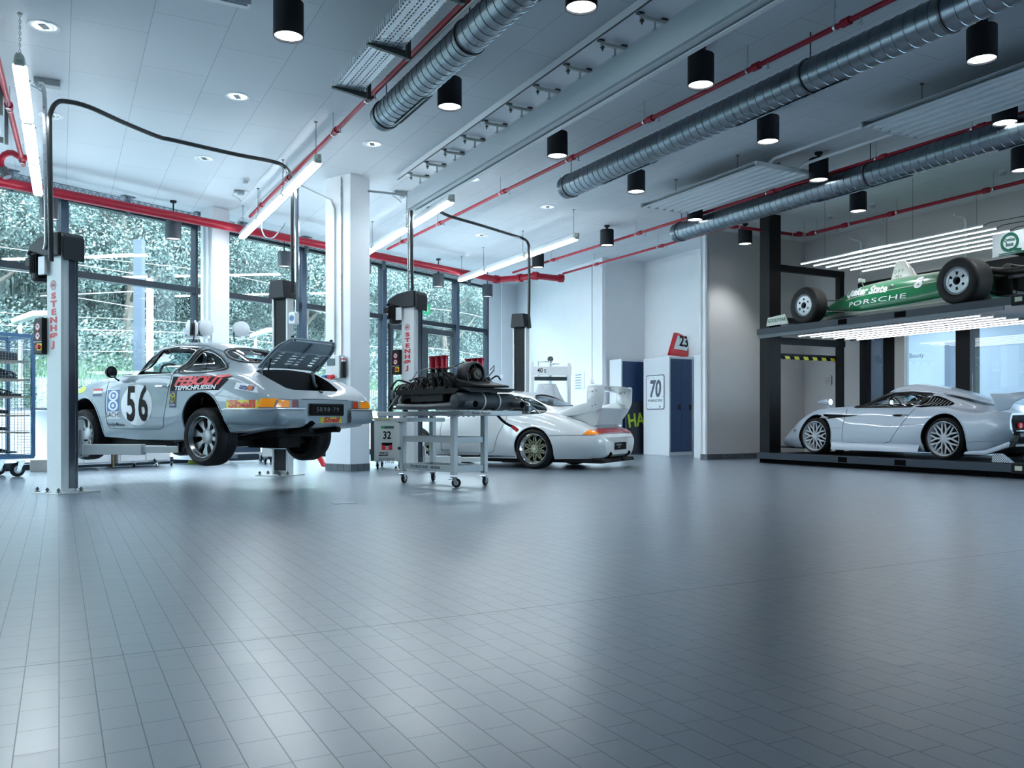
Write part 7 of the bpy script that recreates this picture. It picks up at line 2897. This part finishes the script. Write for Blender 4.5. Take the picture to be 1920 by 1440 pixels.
for s in (1, -1):
    mb = MB()
    pl = smooth2d([(-.30, .88), (-.52, .98), (-.74, 1.055), (-.98, 1.075), (-1.0, .95), (-.85, .90), (-.55, .86)], 3)
    mb.prism(pl, .14, frame_matrix((.08, s * .56 + .07, 0), (1, 0, 0), (0, 0, 1)))
    mb.build('wing_scoop', W_PAINT, wing, bevel=.02, seg=3)
    mb = MB()
    ep = [(-.96, 1.32), (-1.0, 1.345), (-1.36, 1.355), (-1.395, 1.33), (-1.385, 1.08), (-1.33, .99), (-1.18, .93), (-.98, .93), (-.955, .98)]
    mb.prism([(.68 * x - .147, z) for x, z in ep], .022, frame_matrix((0, s * .64 + .011, 0), (1, 0, 0), (0, 0, 1)))
    mb.build('end_plate', W_PAINT, wing, bevel=.006, seg=2)
    for (bx_, bz_) in ((-1.10, 1.24), (-1.2, 1.25), (-1.14, 1.02), (-1.22, 1.04)):
        pass
mb = MB()
foil = [(-.99, 1.27), (-1.06, 1.295), (-1.2, 1.325), (-1.37, 1.35), (-1.37, 1.335), (-1.2, 1.295), (-1.06, 1.262)]
n_ = 16
vs = []
for i in range(n_ + 1):
    t = i / n_ * 2 - 1
    vs.append([mb.bm.verts.new((.68 * x - .147, t * .63, z - .015 * (t * t))) for x, z in foil])
for a_, b_ in zip(vs, vs[1:]):
    for j in range(len(foil)):
        k2 = (j + 1) % len(foil)
        mb.bm.faces.new((a_[j], a_[k2], b_[k2], b_[j]))
mb.bm.faces.new(vs[0])
mb.bm.faces.new(vs[-1][::-1])
mb.build('wing_blade', W_PAINT, wing, smooth=50)
for s in (1, -1):
    mb = MB()
    for (bx_, bz_) in ((-1.10, 1.25), (-1.2, 1.26), (-1.10, 1.02), (-1.18, 1.04)):
        mb.cyl((.68 * bx_ - .147, s * .64 - .014, bz_), (.68 * bx_ - .147, s * .64 + .014, bz_), .010, None, 8)
    mb.build('wing_bolt', DARK_STEEL, wing)
for y in (.36, -.36):
    seat(c93, .66, y, .52, m=mat('seat_grey_black', (.03, .033, .036), .7))
steering(c93, 1.16, .36, .88)
mb = MB()
for y in (.52, -.52):
    mb.tube([(.40, y * .9, 1.10), (.1, y, .92), (-.05, y * .8, .9)], .018, 8)
mb.tube([(.42, .5, .6), (.42, .48, 1.10), (.42, -.48, 1.10), (.42, -.5, .6)], .02, 8)
mb.tube([(.42, .46, 1.1), (.05, -.4, .9)], .017, 8)
mb.build('roll_cage', mat('cage_white', (.6, .63, .64), .4), c93.root)
mb = MB()
mb.box((1.48, 0, .80), (.16, 1.3, .12))
mb.build('dashboard', BLACK, c93.root, bevel=.03)
GOLD = mat('wheel_gold', (.42, .42, .29), .35, metal=.6)
LIP = mat('polished_lip', (.75, .78, .80), .12, metal=1)
for xw, yy, w_ in ((0.03, .925, .30), (2.30, .885, .24)):
    wheel(c93.root, xw, yy, .331, 1, .329, .247, w_, 'bbs', GOLD, lip=LIP, centre=GREY_MET)
    wheel(c93.root, xw, -yy, .331, -1, .329, .247, w_, 'bbs', GOLD, lip=LIP, centre=GREY_MET)
# ------------------------------------------------------------------ parking hoist with two decks
HB = mat('hoist_blue_grey', (.028, .042, .06), .45, spec=.35)
HD = mat('hoist_black', (.006, .007, .009), .55, spec=.2)
CHK = bpy.data.materials.new('checker_plate')
CHK.use_nodes = True
nt = CHK.node_tree
p = nt.nodes['Principled BSDF']
p.inputs['Base Color'].default_value = (.03, .035, .045, 1)
p.inputs['Metallic'].default_value = .3
p.inputs['Roughness'].default_value = .5
tc = node(nt, 'ShaderNodeTexCoord')
wv = node(nt, 'ShaderNodeTexChecker')
wv.inputs['Scale'].default_value = 28
nt.links.new(tc.outputs['Object'], wv.inputs['Vector'])
bp = node(nt, 'ShaderNodeBump')
bp.inputs['Strength'].default_value = .8
bp.inputs['Distance'].default_value = .01
nt.links.new(wv.outputs['Fac'], bp.inputs['Height'])
nt.links.new(bp.outputs['Normal'], p.inputs['Normal'])
HO = thing('parking_hoist', 'black and blue-grey two-deck car hoist standing by the right-hand wall', 'car hoist', ab(12.0, 11.45), ANG_A + PI)
# local: x runs towards the viewer side (decreasing a), y = b - 11.45
def hb(x0, x1, b0, b1, z0, z1, name, m, par=None, bevel=0):
    mb = MB()
    mb.span((x0, b0 - 11.45, z0), (x1, b1 - 11.45, z1))
    return mb.build(name, m, par or HO, smooth=0, bevel=bevel)
hb(-.10, .15, 11.62, 11.90, 0, CEIL - .001, 'post', HD)
hb(.02, .13, 13.48, 13.60, 0, 3.70, 'post', HD)
hb(5.42, 5.67, 11.62, 11.90, 0, CEIL - .001, 'post', HD)
hb(5.5, 5.62, 13.48, 13.60, 0, 3.70, 'post', HD)
for x in (.03, 5.5):
    hb(x, x + .09, 11.90, 13.62, 3.58, 3.70, 'cross_beam', HD)
    hb(x, x + .11, 11.90, 13.62, 2.22, 2.34, 'cross_beam', HD)
for z0_, z1_, nm in ((.085, .195, 'lower_deck'), (2.365, 2.475, 'upper_deck')):
    mb = MB()
    mb.span((.0, 0, z0_), (4.82, .06, z1_))
    mb.span((.0, 2.45, z0_), (4.82, 2.51, z1_))
    for x in (1.85, 3.0):
        pass
    dk = mb.build(nm, HB, HO, smooth=0)
    hb(.02, 5.1, 11.52, 13.88, z1_ - .03, z1_ - .012, 'deck_plate', CHK, dk)
    for x0, x1 in ((1.88, 2.06), (2.97, 3.17)):
        mb = MB()
        mb.span((x0, -.004, z0_ + .012), (x1, .055, z1_ - .012))
        mb.build('lashing_slot', BLACK_MATTE, dk, smooth=0)
    mb = MB()
    mb.span((4.82, -.02, z0_ - .02), (5.12, .10, z1_ + .01))
    mb.build('deck_end', HD, dk, smooth=0, bevel=.01)
    mb = MB()
    mb.span((4.88, -.024, z0_ + .03), (4.98, -.02, z1_ - .02))
    mb.build('rating_label', mat('label_cream', (.55, .58, .45), .5), dk, smooth=0)
hb(.0, 5.0, 11.52, 13.9, .005, .085, 'deck_recess_shade', BLACK_MATTE)  # dark recess below the lower deck, its shade put in as matte black
mb = MB()
mb.span((.03, .01, 2.30), (4.7, .04, 2.365))
mb.build('deck_rail', mat('rail_grey', (.10, .12, .14), .4, metal=.5), HO, smooth=0)
# striped guard bars
def stripe(x0, b0, b1, z, lab):
    o = thing('guard_bar', lab, 'guard bar', ab(12.0 - x0, b0, z), ANG_B)
    L_ = b1 - b0
    mb = MB()
    mb.box((L_ / 2, 0, .045), (L_, .07, .05))
    mb.prism([(L_ - .12, .0), (L_ + .05, .0), (L_ + .09, .12), (L_ + .02, .12), (L_ - .02, .06), (L_ - .12, .06)], .06, frame_matrix((0, .03, 0), (1, 0, 0), (0, 0, 1)))
    mb.build('bar', HD, o, smooth=0)
    n = int(L_ / .115)
    for c_, m_, nm in ((0, mat('hazard_yellow', (.78, .72, .03), .5), 'yellow_stripes'), (1, INK, 'black_stripes')):
        mb = MB()
        for k in range(n):
            if k % 2 == c_:
                a_, b_ = k * L_ / n, (k + 1) * L_ / n
                mb.prism([(a_ + .035, -.035), (b_ + .035, -.035), (b_, .022), (a_, .022)], .075, frame_matrix((0, .0375, 0), (1, 0, 0), (0, 0, 1)))
        mb.build(nm, m_, o, smooth=0)
    return o
stripe(-.04, 11.91, 13.60, 1.985, 'yellow and black striped guard bar at the left end of the hoist')
stripe(4.9, 11.84, 13.6, 1.90, 'yellow and black striped guard bar cut off by the right edge of the view')
# LED strips above each deck
LEDN = ['nearest the viewer', 'second from the front', 'third from the front', 'third from the back', 'second from the back', 'furthest back']
for zz, wh in ((3.61, 'above the green racing car'), (2.31, 'under the upper hoist deck')):
    for k in range(6):
        bb = 11.86 + k * .318 if zz > 3 else 11.80 + k * .30
        a_far, a_near = 11.32 + (.0), 7.86 if k < 5 else 7.6
        o = thing('led_strip', 'thin glowing LED strip %s, %s' % (wh, LEDN[k]), 'led strip', ab(a_far, bb, zz), ANG_A + PI, 'led strips ' + wh)
        Ls = a_far - a_near
        mb = MB()
        mb.box((Ls / 2, 0, .012), (Ls, .03, .02))
        mb.build('housing', WHITE_MET, o, smooth=0)
        mb = MB()
        mb.cyl((.01, 0, 0), (Ls - .01, 0, 0), .013, None, 10)
        mb.build('glowing_tube', LED_LIGHT, o)
        mb = MB()
        if zz > 3:
            for x in ((.55, 2.3) if k in (0, 5) else ()):
                mb.cyl((x, 0, .02), (x, 0, CEIL - zz - .002), .0025, None, 5)
            mb.tube([(Ls, 0, .0), (Ls + .1, 0, .03), (Ls + .8, .02, .02), (Ls + 2.5, 0, .02)], .006, 5)
        else:
            mb.cyl((.5, 0, .02), (.5, 0, .05), .004, None, 5)
            mb.cyl((2.5, 0, .02), (2.5, 0, .05), .004, None, 5)
        mb.build('wire', BLACK, o)
for px, py, lab in ((1566, 446, 'near the recess corner'), (1756, 400, 'above the green car')):
    p_ = plane_pt(px, py, 4.33)
    q_ = ab(p_.dot(A), 14.06, 4.33)
    mb = MB()
    s_ = ab(p_.dot(A), 13.75, 4.36)
    mb.tube([s_, q_ + (s_ - q_) * .1, Vector((q_.x, q_.y, 4.25)), Vector((q_.x, q_.y, 3.66))], .02, 8)
    tag(mb.build('wall_pipe', WHITE_MET), 'white pipe turning down the wall over the hoist, ' + lab, 'pipe')
nt_ = thing('wall_notice', 'small framed notice on the grey wall behind the hoist', 'notice', ab(12.75, 14.14, 1.62), ANG_A)
mb = MB()
mb.box((0, .02, 0), (.19, .01, .19))
mb.build('sheet', mat('notice_grey', (.55, .54, .54), .6), nt_, smooth=0)
mb = MB()
for k in range(5):
    mb.box((0, .028, -.06 + k * .03), (.14, .002, .006))
mb.build('printed_lines', GREY_INK, nt_, smooth=0)
ms = put_text('museum_wall_text', 'Beauty', frame_matrix(ab(12.95, 17.15, 2.25), -A, (0, 0, 1)), GREY_INK, None, size=.15, sx=.9)
tag(ms, 'small dark word on the white museum wall seen through the glass', 'lettering')

# =================================================================== silver long-tail coupe on the lower deck
G_PAINT = mat('arctic_silver_paint', (.50, .575, .67), .4, coat=.7)
TGT = [
    (-1.10, .34, .66, .88, .47, .87, .685, .70, .715, .40, .72, .72), (-.9, .20, .80, .965, .42, .93, .705, .70, .74, .40, .765, .77), (-.57, .12, .88, .99, .40, .935, .68, .72, .745, .42, .83, .85),
    (-.1, .10, .90, 1.0, .40, .925, .745, .70, .81, .44, .925, .96), (.3, .10, .90, .99, .38, .88, .775, .66, .87, .45, 1.01, 1.05), (.7, .10, .90, .965, .36, .84, .795, .64, .90, .46, 1.07, 1.11),
    (1.15, .10, .90, .95, .34, .82, .805, .63, .92, .45, 1.09, 1.135), (1.45, .10, .90, .95, .34, .82, .81, .61, .89, .42, 1.0, 1.05), (1.8, .10, .90, .95, .34, .82, .81, .57, .83, .36, .865, .885),
    (2.1, .10, .90, .95, .34, .84, .81, .54, .77, .32, .77, .78), (2.45, .10, .90, .97, .36, .84, .795, .56, .69, .3, .68, .685), (2.75, .10, .88, .96, .34, .80, .705, .56, .60, .3, .60, .60),
    (3.1, .09, .82, .90, .28, .72, .53, .52, .47, .3, .47, .47), (3.35, .09, .70, .80, .22, .60, .36, .46, .34, .25, .34, .34), (3.50, .10, .52, .62, .18, .46, .25, .34, .25, .2, .25, .25)]
gt = Car('sports_car', 'silver long-tailed racing coupe with a rear wing on the lower hoist deck', 'car', (7.408, 13.702, .185), ANG_A, TGT, G_PAINT, nx=84)
gt.wheel_wells(-.10, .33, .375, .50, 1.02)
gt.wheel_wells(2.45, .33, .365, .50, 1.04)
gt.cavity(.35, 1.72, .45)
gwin = [(1.70, .825), (1.42, .965), (1.13, 1.06), (.80, 1.07), (.47, 1.04), (.52, .92), (.56, .825)]
gt.cut_side(gwin)
gws = [(1.82, .5), (1.90, .25), (1.91, 0), (1.90, -.25), (1.82, -.5), (1.30, -.40), (1.33, 0), (1.30, .40)]
gt.cut_top(gws, .89)
# scoop behind the front wheel
mb = MB()
mb.prism([(2.30, .62), (2.30, .715), (1.50, .69)], .50, frame_matrix((0, 1.30, 0), (1, 0, 0), (0, 0, 1)))
gt.cut(mb, 1)
# rear cavity of the dark tail panel
gt.finish()
for s in (1, -1):
    gt.poly('door_glass', gwin, 'side', CAR_GLASS, s, -.004)
    gt.line('window_trim', gwin, 'side', .016, RUBBER_SEAL, s, .0, closed=True)
    gt.poly('pillar_cover', [(.56, .81), (.545, .81), (.40, 1.0), (.43, 1.04), (.60, 1.055), (.47, 1.03)], 'side', RUBBER_SEAL, s, .002)
    gv = smooth2d([(.50, .82), (.40, .99), (.25, .975), (.08, .915), (-.04, .865), (.0, .835), (.2, .822)], 2)
    gt.poly('side_vent', gv, 'side', BLACK_MATTE, s, .003)
    for k in range(8):
        x = .40 - k * .052
        gt.line('vent_slat', [(x, .835), (x - .01, .98 - k * .014)], 'side', .006, mat('slat_silver', (.5, .54, .58), .3, metal=.6), s, .006)
    gt.line('door_gap', [(1.83, .80), (1.82, .72), (1.845, .55), (1.835, .225), (1.00, .225), (.86, .26), (.70, .50), (.55, .70), (.47, .79)], 'side', .0045, GAP, s)
    gt.line('panel_gap', [(.68, .53), (.28, .53)], 'side', .003, GAP, s)
    gt.line('panel_gap', [(2.30, .47), (2.10, .47), (1.84, .47)], 'side', .0025, GAP, s)
    gt.line('panel_gap', [(-.50, .28), (-.95, .31)], 'side', .0025, GAP, s)
    for xw, r, sq in ((-.10, .385, 1.02), (2.45, .375, 1.04)):
        gt.line('arch_lip', [(xw + r * math.cos(t), .33 + r * sq * math.sin(t)) for t in [math.radians(a_) for a_ in range(-20, 201, 6)]], 'side', .010, G_PAINT, s, -.003)
    # sill
    mb = MB()
    rows = []
    for x in [.32 + 1.74 * k / 16 for k in range(17)]:
        f_ = math.sin(PI * (k_ := (x - .32) / 1.74)) ** .3
        rows.append([mb.bm.verts.new((x, s * y, z)) for y, z in ((.90, .27), (.955, .22), (1.0 - .02 * k_, .12), (1.0 - .02 * k_, .095), (.88, .09))])
    for a_, b_ in zip(rows, rows[1:]):
        for j in range(4):
            mb.bm.faces.new((a_[j], a_[j + 1], b_[j + 1], b_[j]))
    mb.build('side_sill', G_PAINT, gt.root, smooth=50)
    gt.poly('side_marker', [(3.02, .40), (2.93, .40), (2.93, .43), (3.02, .43)], 'side', mat('smoke_lens', (.10, .12, .14), .3), s, .004)
    gt.poly('handle_recess', smooth2d([(.86, .665), (.86, .70), (.70, .705), (.58, .70), (.58, .67), (.70, .66)], 3), 'side', mat('recess_grey', (.25, .28, .32), .4), s, .003)
    gt.poly('door_handle', smooth2d([(.85, .675), (.84, .697), (.74, .70), (.68, .69), (.72, .668)], 3), 'side', INK, s, .006)
    # mirror on a stalk
    mb = MB()
    M_ = Matrix.Translation((2.26, s * .80, .93)) @ Matrix.Rotation(PI / 2, 4, 'Y')
    mb.lathe([(0, .27), (.018, .25), (.035, .18), (.055, .08), (.066, 0), (.060, -.03), (0, -.03)], M_, 22)
    mb.prism([(-.05, 0), (.03, 0), (.02, .10), (-.03, .10)], .02, frame_matrix((2.27, s * .79 + .01, .80), (1, 0, 0), (0, 0, 1)))
    mi = mb.build('door_mirror', G_PAINT, gt.root)
    mb = MB()
    mb.cyl((2.229, s * .80, .93), (2.222, s * .80, .93), .052, None, 18)
    mb.build('mirror_glass', CHROME, mi)
    # rear winglet of the diffuser
    mb = MB()
    mb.prism([(-.45, .10), (-.80, .10), (-1.12, .22), (-1.14, .30), (-1.04, .26), (-.8, .17), (-.48, .14)], .06, frame_matrix((0, s * .98 + .03, 0), (1, 0, 0), (0, 0, 1)))
    mb.build('rear_flick', G_PAINT, gt.root, bevel=.012, seg=2)
gt.poly('windshield', gws, 'top', mat('dark_screen', (.01, .012, .016), .08, coat=.5) if False else CAR_GLASS, 1, -.004)
gt.line('window_trim', gws, 'top', .02, RUBBER_SEAL, 1, .0, closed=True)
# roof scoop
mb = MB()
sc_t = [(1.50, .0), (1.44, .07), (1.30, .085), (.95, .085), (.6, .075), (.2, .045), (-.3, .0)]
rows = []
for x, h in sc_t:
    zr_ = gt.f(11, x)
    rows.append([mb.bm.verts.new((x, y, zr_ - .03 + (h + .03) * g)) for y, g in ((-.26, 0), (-.23, .7), (-.17, .97), (0, 1.02), (.17, .97), (.23, .7), (.26, 0))])
for a_, b_ in zip(rows, rows[1:]):
    for j in range(6):
        mb.bm.faces.new((a_[j], a_[j + 1], b_[j + 1], b_[j]))
mb.build('roof_scoop', G_PAINT, gt.root, smooth=60)
# louvred dark rear deck strips
for s in (1, -1):
    gt.poly('deck_grille', [(.36, s * .33), (.22, s * .42), (-.45, s * .50), (-.62, s * .40), (-.2, s * .34)], 'top', mat('smoked_deck_glass', (.02, .025, .03), .2), 1, .005)
# wing
for s in (1, -1):
    mb = MB()
    mb.prism([(-.74, 1.0), (-1.25, .99), (-1.28, .95), (-1.10, .86), (-1.02, .76), (-.86, .735), (-.82, .80), (-.80, .88)], .03, frame_matrix((0, s * .80 + .015, 0), (1, 0, 0), (0, 0, 1)))
    mb.build('end_plate', G_PAINT, gt.root, bevel=.008, seg=2)
mb = MB()
mb.prism([(-.98, .975), (-1.05, 1.0), (-1.27, 1.02), (-1.30, 1.01), (-1.15, .965), (-1.02, .955)], 1.6, frame_matrix((0, .80, 0), (1, 0, 0), (0, 0, 1)))
mb.build('wing_blade', mat('wing_silver_dark', (.35, .38, .42), .3, metal=.4), gt.root, bevel=.004)
# dark tail panel with lamps
gt.poly('tail_panel', [(.80, .40), (.86, .60), (.82, .68), (0, .70), (-.82, .68), (-.86, .60), (-.80, .40)], 'rear', INK, 1, .012)
mb = MB()
mb.prism([(-1.12, .28), (-1.16, .38), (-1.14, .44), (-1.0, .44), (-.95, .28)], 1.5, frame_matrix((0, .75, 0), (1, 0, 0), (0, 0, 1)))
mb.prism([(-.6, .10), (-1.12, .22), (-1.12, .27), (-.6, .2)], 1.6, frame_matrix((0, .8, 0), (1, 0, 0), (0, 0, 1)))
mb.build('diffuser', mat('carbon_black', (.012, .013, .015), .3), gt.root, bevel=.01)
mb = MB()
mb.prism([(-1.13, .445), (-1.18, .45), (-1.18, .465), (-1.13, .46)], 1.6, frame_matrix((0, .8, 0), (1, 0, 0), (0, 0, 1)))
mb.build('tail_trim', G_PAINT, gt.root)
for s in (1, -1):
    for y in (.72, .60, .50):
        mb = MB()
        mb.cyl((-1.12, s * y, .53), (-1.15, s * y, .53), .045, .04, 20)
        mb.build('tail_lamp', mat('lamp_red', (.5, .008, .01), .4, emit=.08), gt.root)
mb = MB()
mb.prism([(3.50, .085), (3.62, .09), (3.60, .115), (3.3, .12), (2.82, .12), (2.82, .085)], 1.7, frame_matrix((0, .85, 0), (1, 0, 0), (0, 0, 1)))
mb.build('front_splitter', mat('carbon_black', (.012, .013, .015), .3), gt.root, bevel=.006)
seat(gt, .70, .32, .42)
seat(gt, .70, -.32, .42)
steering(gt, 1.25, .32, .84, .16)
mb = MB()
mb.box((1.55, 0, .72), (.3, 1.3, .18))
mb.build('dashboard', BLACK, gt.root, bevel=.03)
SIL = mat('wheel_silver', (.66, .69, .74), .35, metal=.15)
for xw, yy, w_ in ((-.10, .985, .30), (2.45, .965, .27)):
    wheel(gt.root, xw, yy, .325, 1, .322, .266, w_, 'mesh', SIL, centre=SIL)
    wheel(gt.root, xw, -yy, .325, -1, .322, .266, w_, 'mesh', SIL, centre=SIL)
cb = thing('checker_block', 'small black and white checkered wedge on the lower deck behind the silver racing coupe', 'wedge', ab(7.62, 11.75, .20), ANG_A + PI)
mb = MB()
mb.prism([(0, 0), (.26, 0), (.10, .12), (.02, .12)], .12, frame_matrix((0, .06, 0), (1, 0, 0), (0, 0, 1)))
cm = bpy.data.materials.new('checkered')
cm.use_nodes = True
_c = node(cm.node_tree, 'ShaderNodeTexChecker')
_c.inputs['Scale'].default_value = 60
_c.inputs['Color1'].default_value = (.75, .8, .85, 1)
_c.inputs['Color2'].default_value = (.03, .06, .1, 1)
_t = node(cm.node_tree, 'ShaderNodeTexCoord')
cm.node_tree.links.new(_t.outputs['Object'], _c.inputs['Vector'])
cm.node_tree.links.new(_c.outputs['Color'], cm.node_tree.nodes['Principled BSDF'].inputs['Base Color'])
mb.build('wedge_body', cm, cb, smooth=0)

# =================================================================== green open-wheel racer on the upper deck
GR = mat('racing_green_paint', (.006, .17, .065), .30, coat=.35)
WH = mat('racer_white_paint', (.72, .74, .68), .25, coat=.6)
TIN = [(-.15, .10, .36, .42, .26, .42, .46, .36, .56, .22, .59, .60), (.25, .07, .50, .60, .26, .56, .46, .47, .57, .28, .635, .65), (.9, .06, .56, .66, .22, .60, .46, .50, .58, .30, .65, .675),
       (1.5, .06, .56, .66, .20, .59, .45, .50, .57, .30, .65, .675), (1.9, .06, .54, .64, .20, .56, .44, .46, .56, .28, .64, .66), (2.15, .08, .48, .58, .22, .51, .44, .42, .56, .26, .625, .645),
       (2.4, .12, .38, .46, .25, .41, .42, .34, .54, .20, .60, .615), (2.7, .14, .25, .32, .26, .29, .40, .24, .47, .15, .52, .53), (3.1, .13, .17, .23, .22, .20, .31, .16, .36, .10, .39, .39),
       (3.45, .11, .12, .15, .17, .12, .22, .10, .25, .06, .26, .26), (3.62, .12, .08, .10, .15, .08, .18, .06, .2, .04, .2, .2)]
iy = Car('racing_car', 'green and white open-wheel racing car numbered 8 on the upper hoist deck', 'car', (7.305, 12.966, 2.475), ANG_A, TIN, GR, nx=60, low_mat=WH)
mb = MB()
mb.prism(ellipse(1.75, 0, .42, .26, 28), .6, Matrix.Translation((0, 0, .45)))
iy.cut(mb)
iy.finish()
iy.line('waist_stripe', [(2.45, .395), (2.0, .41), (1.2, .43), (.3, .45)], 'side', .008, mat('stripe_cream', (.72, .70, .55), .4), 1, .0)
iy.line('waist_stripe', [(2.45, .395), (2.0, .41), (1.2, .43), (.3, .45)], 'side', .008, mat('stripe_cream', (.72, .70, .55), .4), -1, .0)
iy.line('hem_stripe', [(2.25, .125), (1.2, .115), (.2, .125)], 'side', .008, mat('stripe_cream', (.72, .70, .55), .4), 1, .0)
iy.text('sponsor_name', 'Quaker State', (1.97, .485), .19, 'side', WHITE_INK, 1, .005, sx=1.0, bold=.006, rot=-.05)
iy.text('maker_name', 'PORSCHE', (1.68, .285), .115, 'side', WHITE_INK, 1, .005, sx=2.35, spacing=1.1)
iy.text('race_number', '8', (.88, .465), .24, 'side', WHITE_INK, 1, .006, sx=1.2, bold=.010)
iy.text('driver_name', '\u2261', (.45, .30), .16, 'side', WHITE_INK, 1, .005, sx=1.5)
mb = MB()
mb.prism([(1.82, .62), (1.71, .94), (1.67, .985), (1.61, .985), (1.54, .90), (1.36, .66)], .20, frame_matrix((0, .10, 0), (1, 0, 0), (0, 0, 1)))
fin = mb.build('roll_hoop_fairing', WH, iy.root, bevel=.03, seg=3)
put_text('fairing_lettering', 'D P 7', frame_matrix((1.63, .1015, .80), (-1, 0, 0), (0, 0, 1)), mat('letter_green', (.0, .12, .06), .5), fin, size=.08)
put_text('fairing_lettering', '4.8 in', frame_matrix((1.63, .1015, .72), (-1, 0, 0), (0, 0, 1)), mat('letter_green', (.0, .12, .06), .5), fin, size=.06)
mb = MB()
mb.lathe([(0, -.01), (.055, -.01), (.062, .0), (.062, .02), (.05, .03), (.03, .015), (0, .012)], Matrix.Translation((1.38, .575, .45)) @ Matrix(((1, 0, 0, 0), (0, 0, 1, 0), (0, 1, 0, 0), (0, 0, 0, 1))), 24)
mb.build('filler_port', mat('port_grey', (.25, .27, .27), .4, metal=.6), iy.root)
mb = MB()
for s in (1, -1):
    mb.box((2.16, s * .36, .70), (.05, .12, .06))
    mb.cyl((2.14, s * .32, .58), (2.16, s * .36, .68), .008, None, 6)
mb.build('mirror', WH, iy.root, bevel=.01)
SUS = mat('suspension_black', (.02, .022, .024), .4, metal=.5)
for s in (1, -1):
    mb = MB()
    for a_, b_ in (((2.55, .28, .42), (2.85, .75, .42)), ((3.0, .2, .34), (2.86, .75, .42)), ((2.45, .3, .20), (2.86, .76, .24)), ((3.05, .18, .20), (2.88, .76, .24)), ((2.9, .2, .24), (2.8, .7, .38))):
        mb.tube([(a_[0], s * a_[1], a_[2]), (b_[0], s * b_[1], b_[2])], .012, 8)
    mb.build('front_wishbone', SUS, iy.root)
    mb = MB()
    for a_, b_ in (((.2, .3, .42), (-.03, .72, .42)), ((-.35, .15, .40), (-.05, .72, .42)), ((.25, .3, .18), (-.03, .72, .22)), ((-.4, .15, .18), (-.05, .72, .22))):
        mb.tube([(a_[0], s * a_[1], a_[2]), (b_[0], s * b_[1], b_[2])], .016, 8)
    mb.cyl((-.03, s * .1, .34), (-.03, s * .75, .34), .022, None, 10)
    mb.build('rear_wishbone', SUS, iy.root)
DISC = mat('racer_wheel_grey', (.50, .54, .57), .35, metal=.4)
wheel(iy.root, 2.87, 1.0, .325, 1, .325, .19, .29, 'disc6r', DISC, tyre_mat=RUBBER_WORN)
wheel(iy.root, 2.87, -1.0, .325, -1, .325, .19, .29, 'disc6r', DISC, tyre_mat=RUBBER_WORN)
wheel(iy.root, -.03, 1.0, .343, 1, .343, .20, .40, 'disc6', DISC, tyre_mat=RUBBER_WORN)
wheel(iy.root, -.03, -1.0, .343, -1, .343, .20, .40, 'disc6', DISC, tyre_mat=RUBBER_WORN)
mb = MB()
mb.prism([(3.78, .10), (3.70, .15), (3.35, .20), (3.30, .16), (3.5, .09)], 1.86, frame_matrix((0, .93, 0), (1, 0, 0), (0, 0, 1)))
fw = mb.build('front_wing', WH, iy.root, bevel=.008)
for s in (1, -1):
    mb = MB()
    mb.prism([(3.80, .05), (3.76, .20), (3.34, .23), (3.26, .05)], .015, frame_matrix((0, s * .94 + .0075, 0), (1, 0, 0), (0, 0, 1)))
    mb.build('end_plate', WH, fw)
put_text('tyre_maker_name', 'GOODYEAR', frame_matrix((3.54, .949, .135), (-1, 0, 0), (0, 0, 1)), mat('letter_green', (.0, .12, .06), .5), fw, size=.085, sx=.95, bold=.002)
# gearbox, exhaust and rear wing
mb = MB()
mb.box((-.15, 0, .32), (.5, .5, .34))
mb.box((-.62, 0, .32), (.6, .26, .24))
mb.tube(smooth_path([Vector(p_) for p_ in ((.2, .3, .48), (-.1, .38, .52), (-.4, .30, .48), (-.9, .24, .46))], 5), .05, 12)
mb.tube(smooth_path([Vector(p_) for p_ in ((.2, -.3, .48), (-.1, -.38, .52), (-.4, -.30, .48), (-.9, -.24, .46))], 5), .05, 12)
mb.cyl((-.28, .2, .52), (-.28, -.2, .52), .10, None, 20)
mb.build('gearbox', mat('gearbox_brown_grey', (.09, .085, .08), .45, metal=.5, noise=.3), iy.root, bevel=.01)
mb = MB()
mb.tube([(-.6, .1, .4), (-.75, .1, .62)], .03, 8)
mb.tube([(-.6, -.1, .4), (-.75, -.1, .62)], .03, 8)
mb.beam((-.35, .25, .40), (-1.0, .25, .42), .05, .05)
mb.build('wing_strut', mat('strut_pink_grey', (.35, .32, .33), .4, metal=.4), iy.root)
mb = MB()
mb.prism([(-.40, .72), (-.60, .70), (-.95, .78), (-1.0, .84), (-.7, .75)], 1.1, frame_matrix((0, .55, 0), (1, 0, 0), (0, 0, 1)))
rw = mb.build('rear_wing', INK, iy.root, bevel=.006)
for s in (1, -1):
    mb = MB()
    mb.prism([(-.30, .655), (-.30, .985), (-1.05, 1.0), (-1.05, .70)], .02, frame_matrix((0, s * .56 + .01, 0), (1, 0, 0), (0, 0, 1)))
    ep = mb.build('end_plate', mat('sign_white', (.66, .70, .72), .4), rw, bevel=.004)
    if s > 0:
        m_ = frame_matrix((-.56, .5715, .845), (-1, 0, 0), (0, 0, 1))
        QG = mat('sign_green', (.004, .11, .06), .4)
        mb = MB()
        ring_mesh(mb, (0, 0), .095, .135, m_, .0012, 36)
        mb.beam(m_ @ Vector((.0, -.10, .001)), m_ @ Vector((.17, -.13, .001)), .001, .035)
        for k, (yy, w__) in enumerate(((-.152, .012), (-.175, .009))):
            mb.beam(m_ @ Vector((-.16, yy, .001)), m_ @ Vector((.25, yy, .001)), .001, w__)
        mb.build('sign_mark', QG, ep, smooth=0)
        put_text('sign_lettering', 'Quaker\nState', m_ @ Matrix.Translation((0, .005, .001)), QG, ep, size=.068, sx=.85, bold=.001)
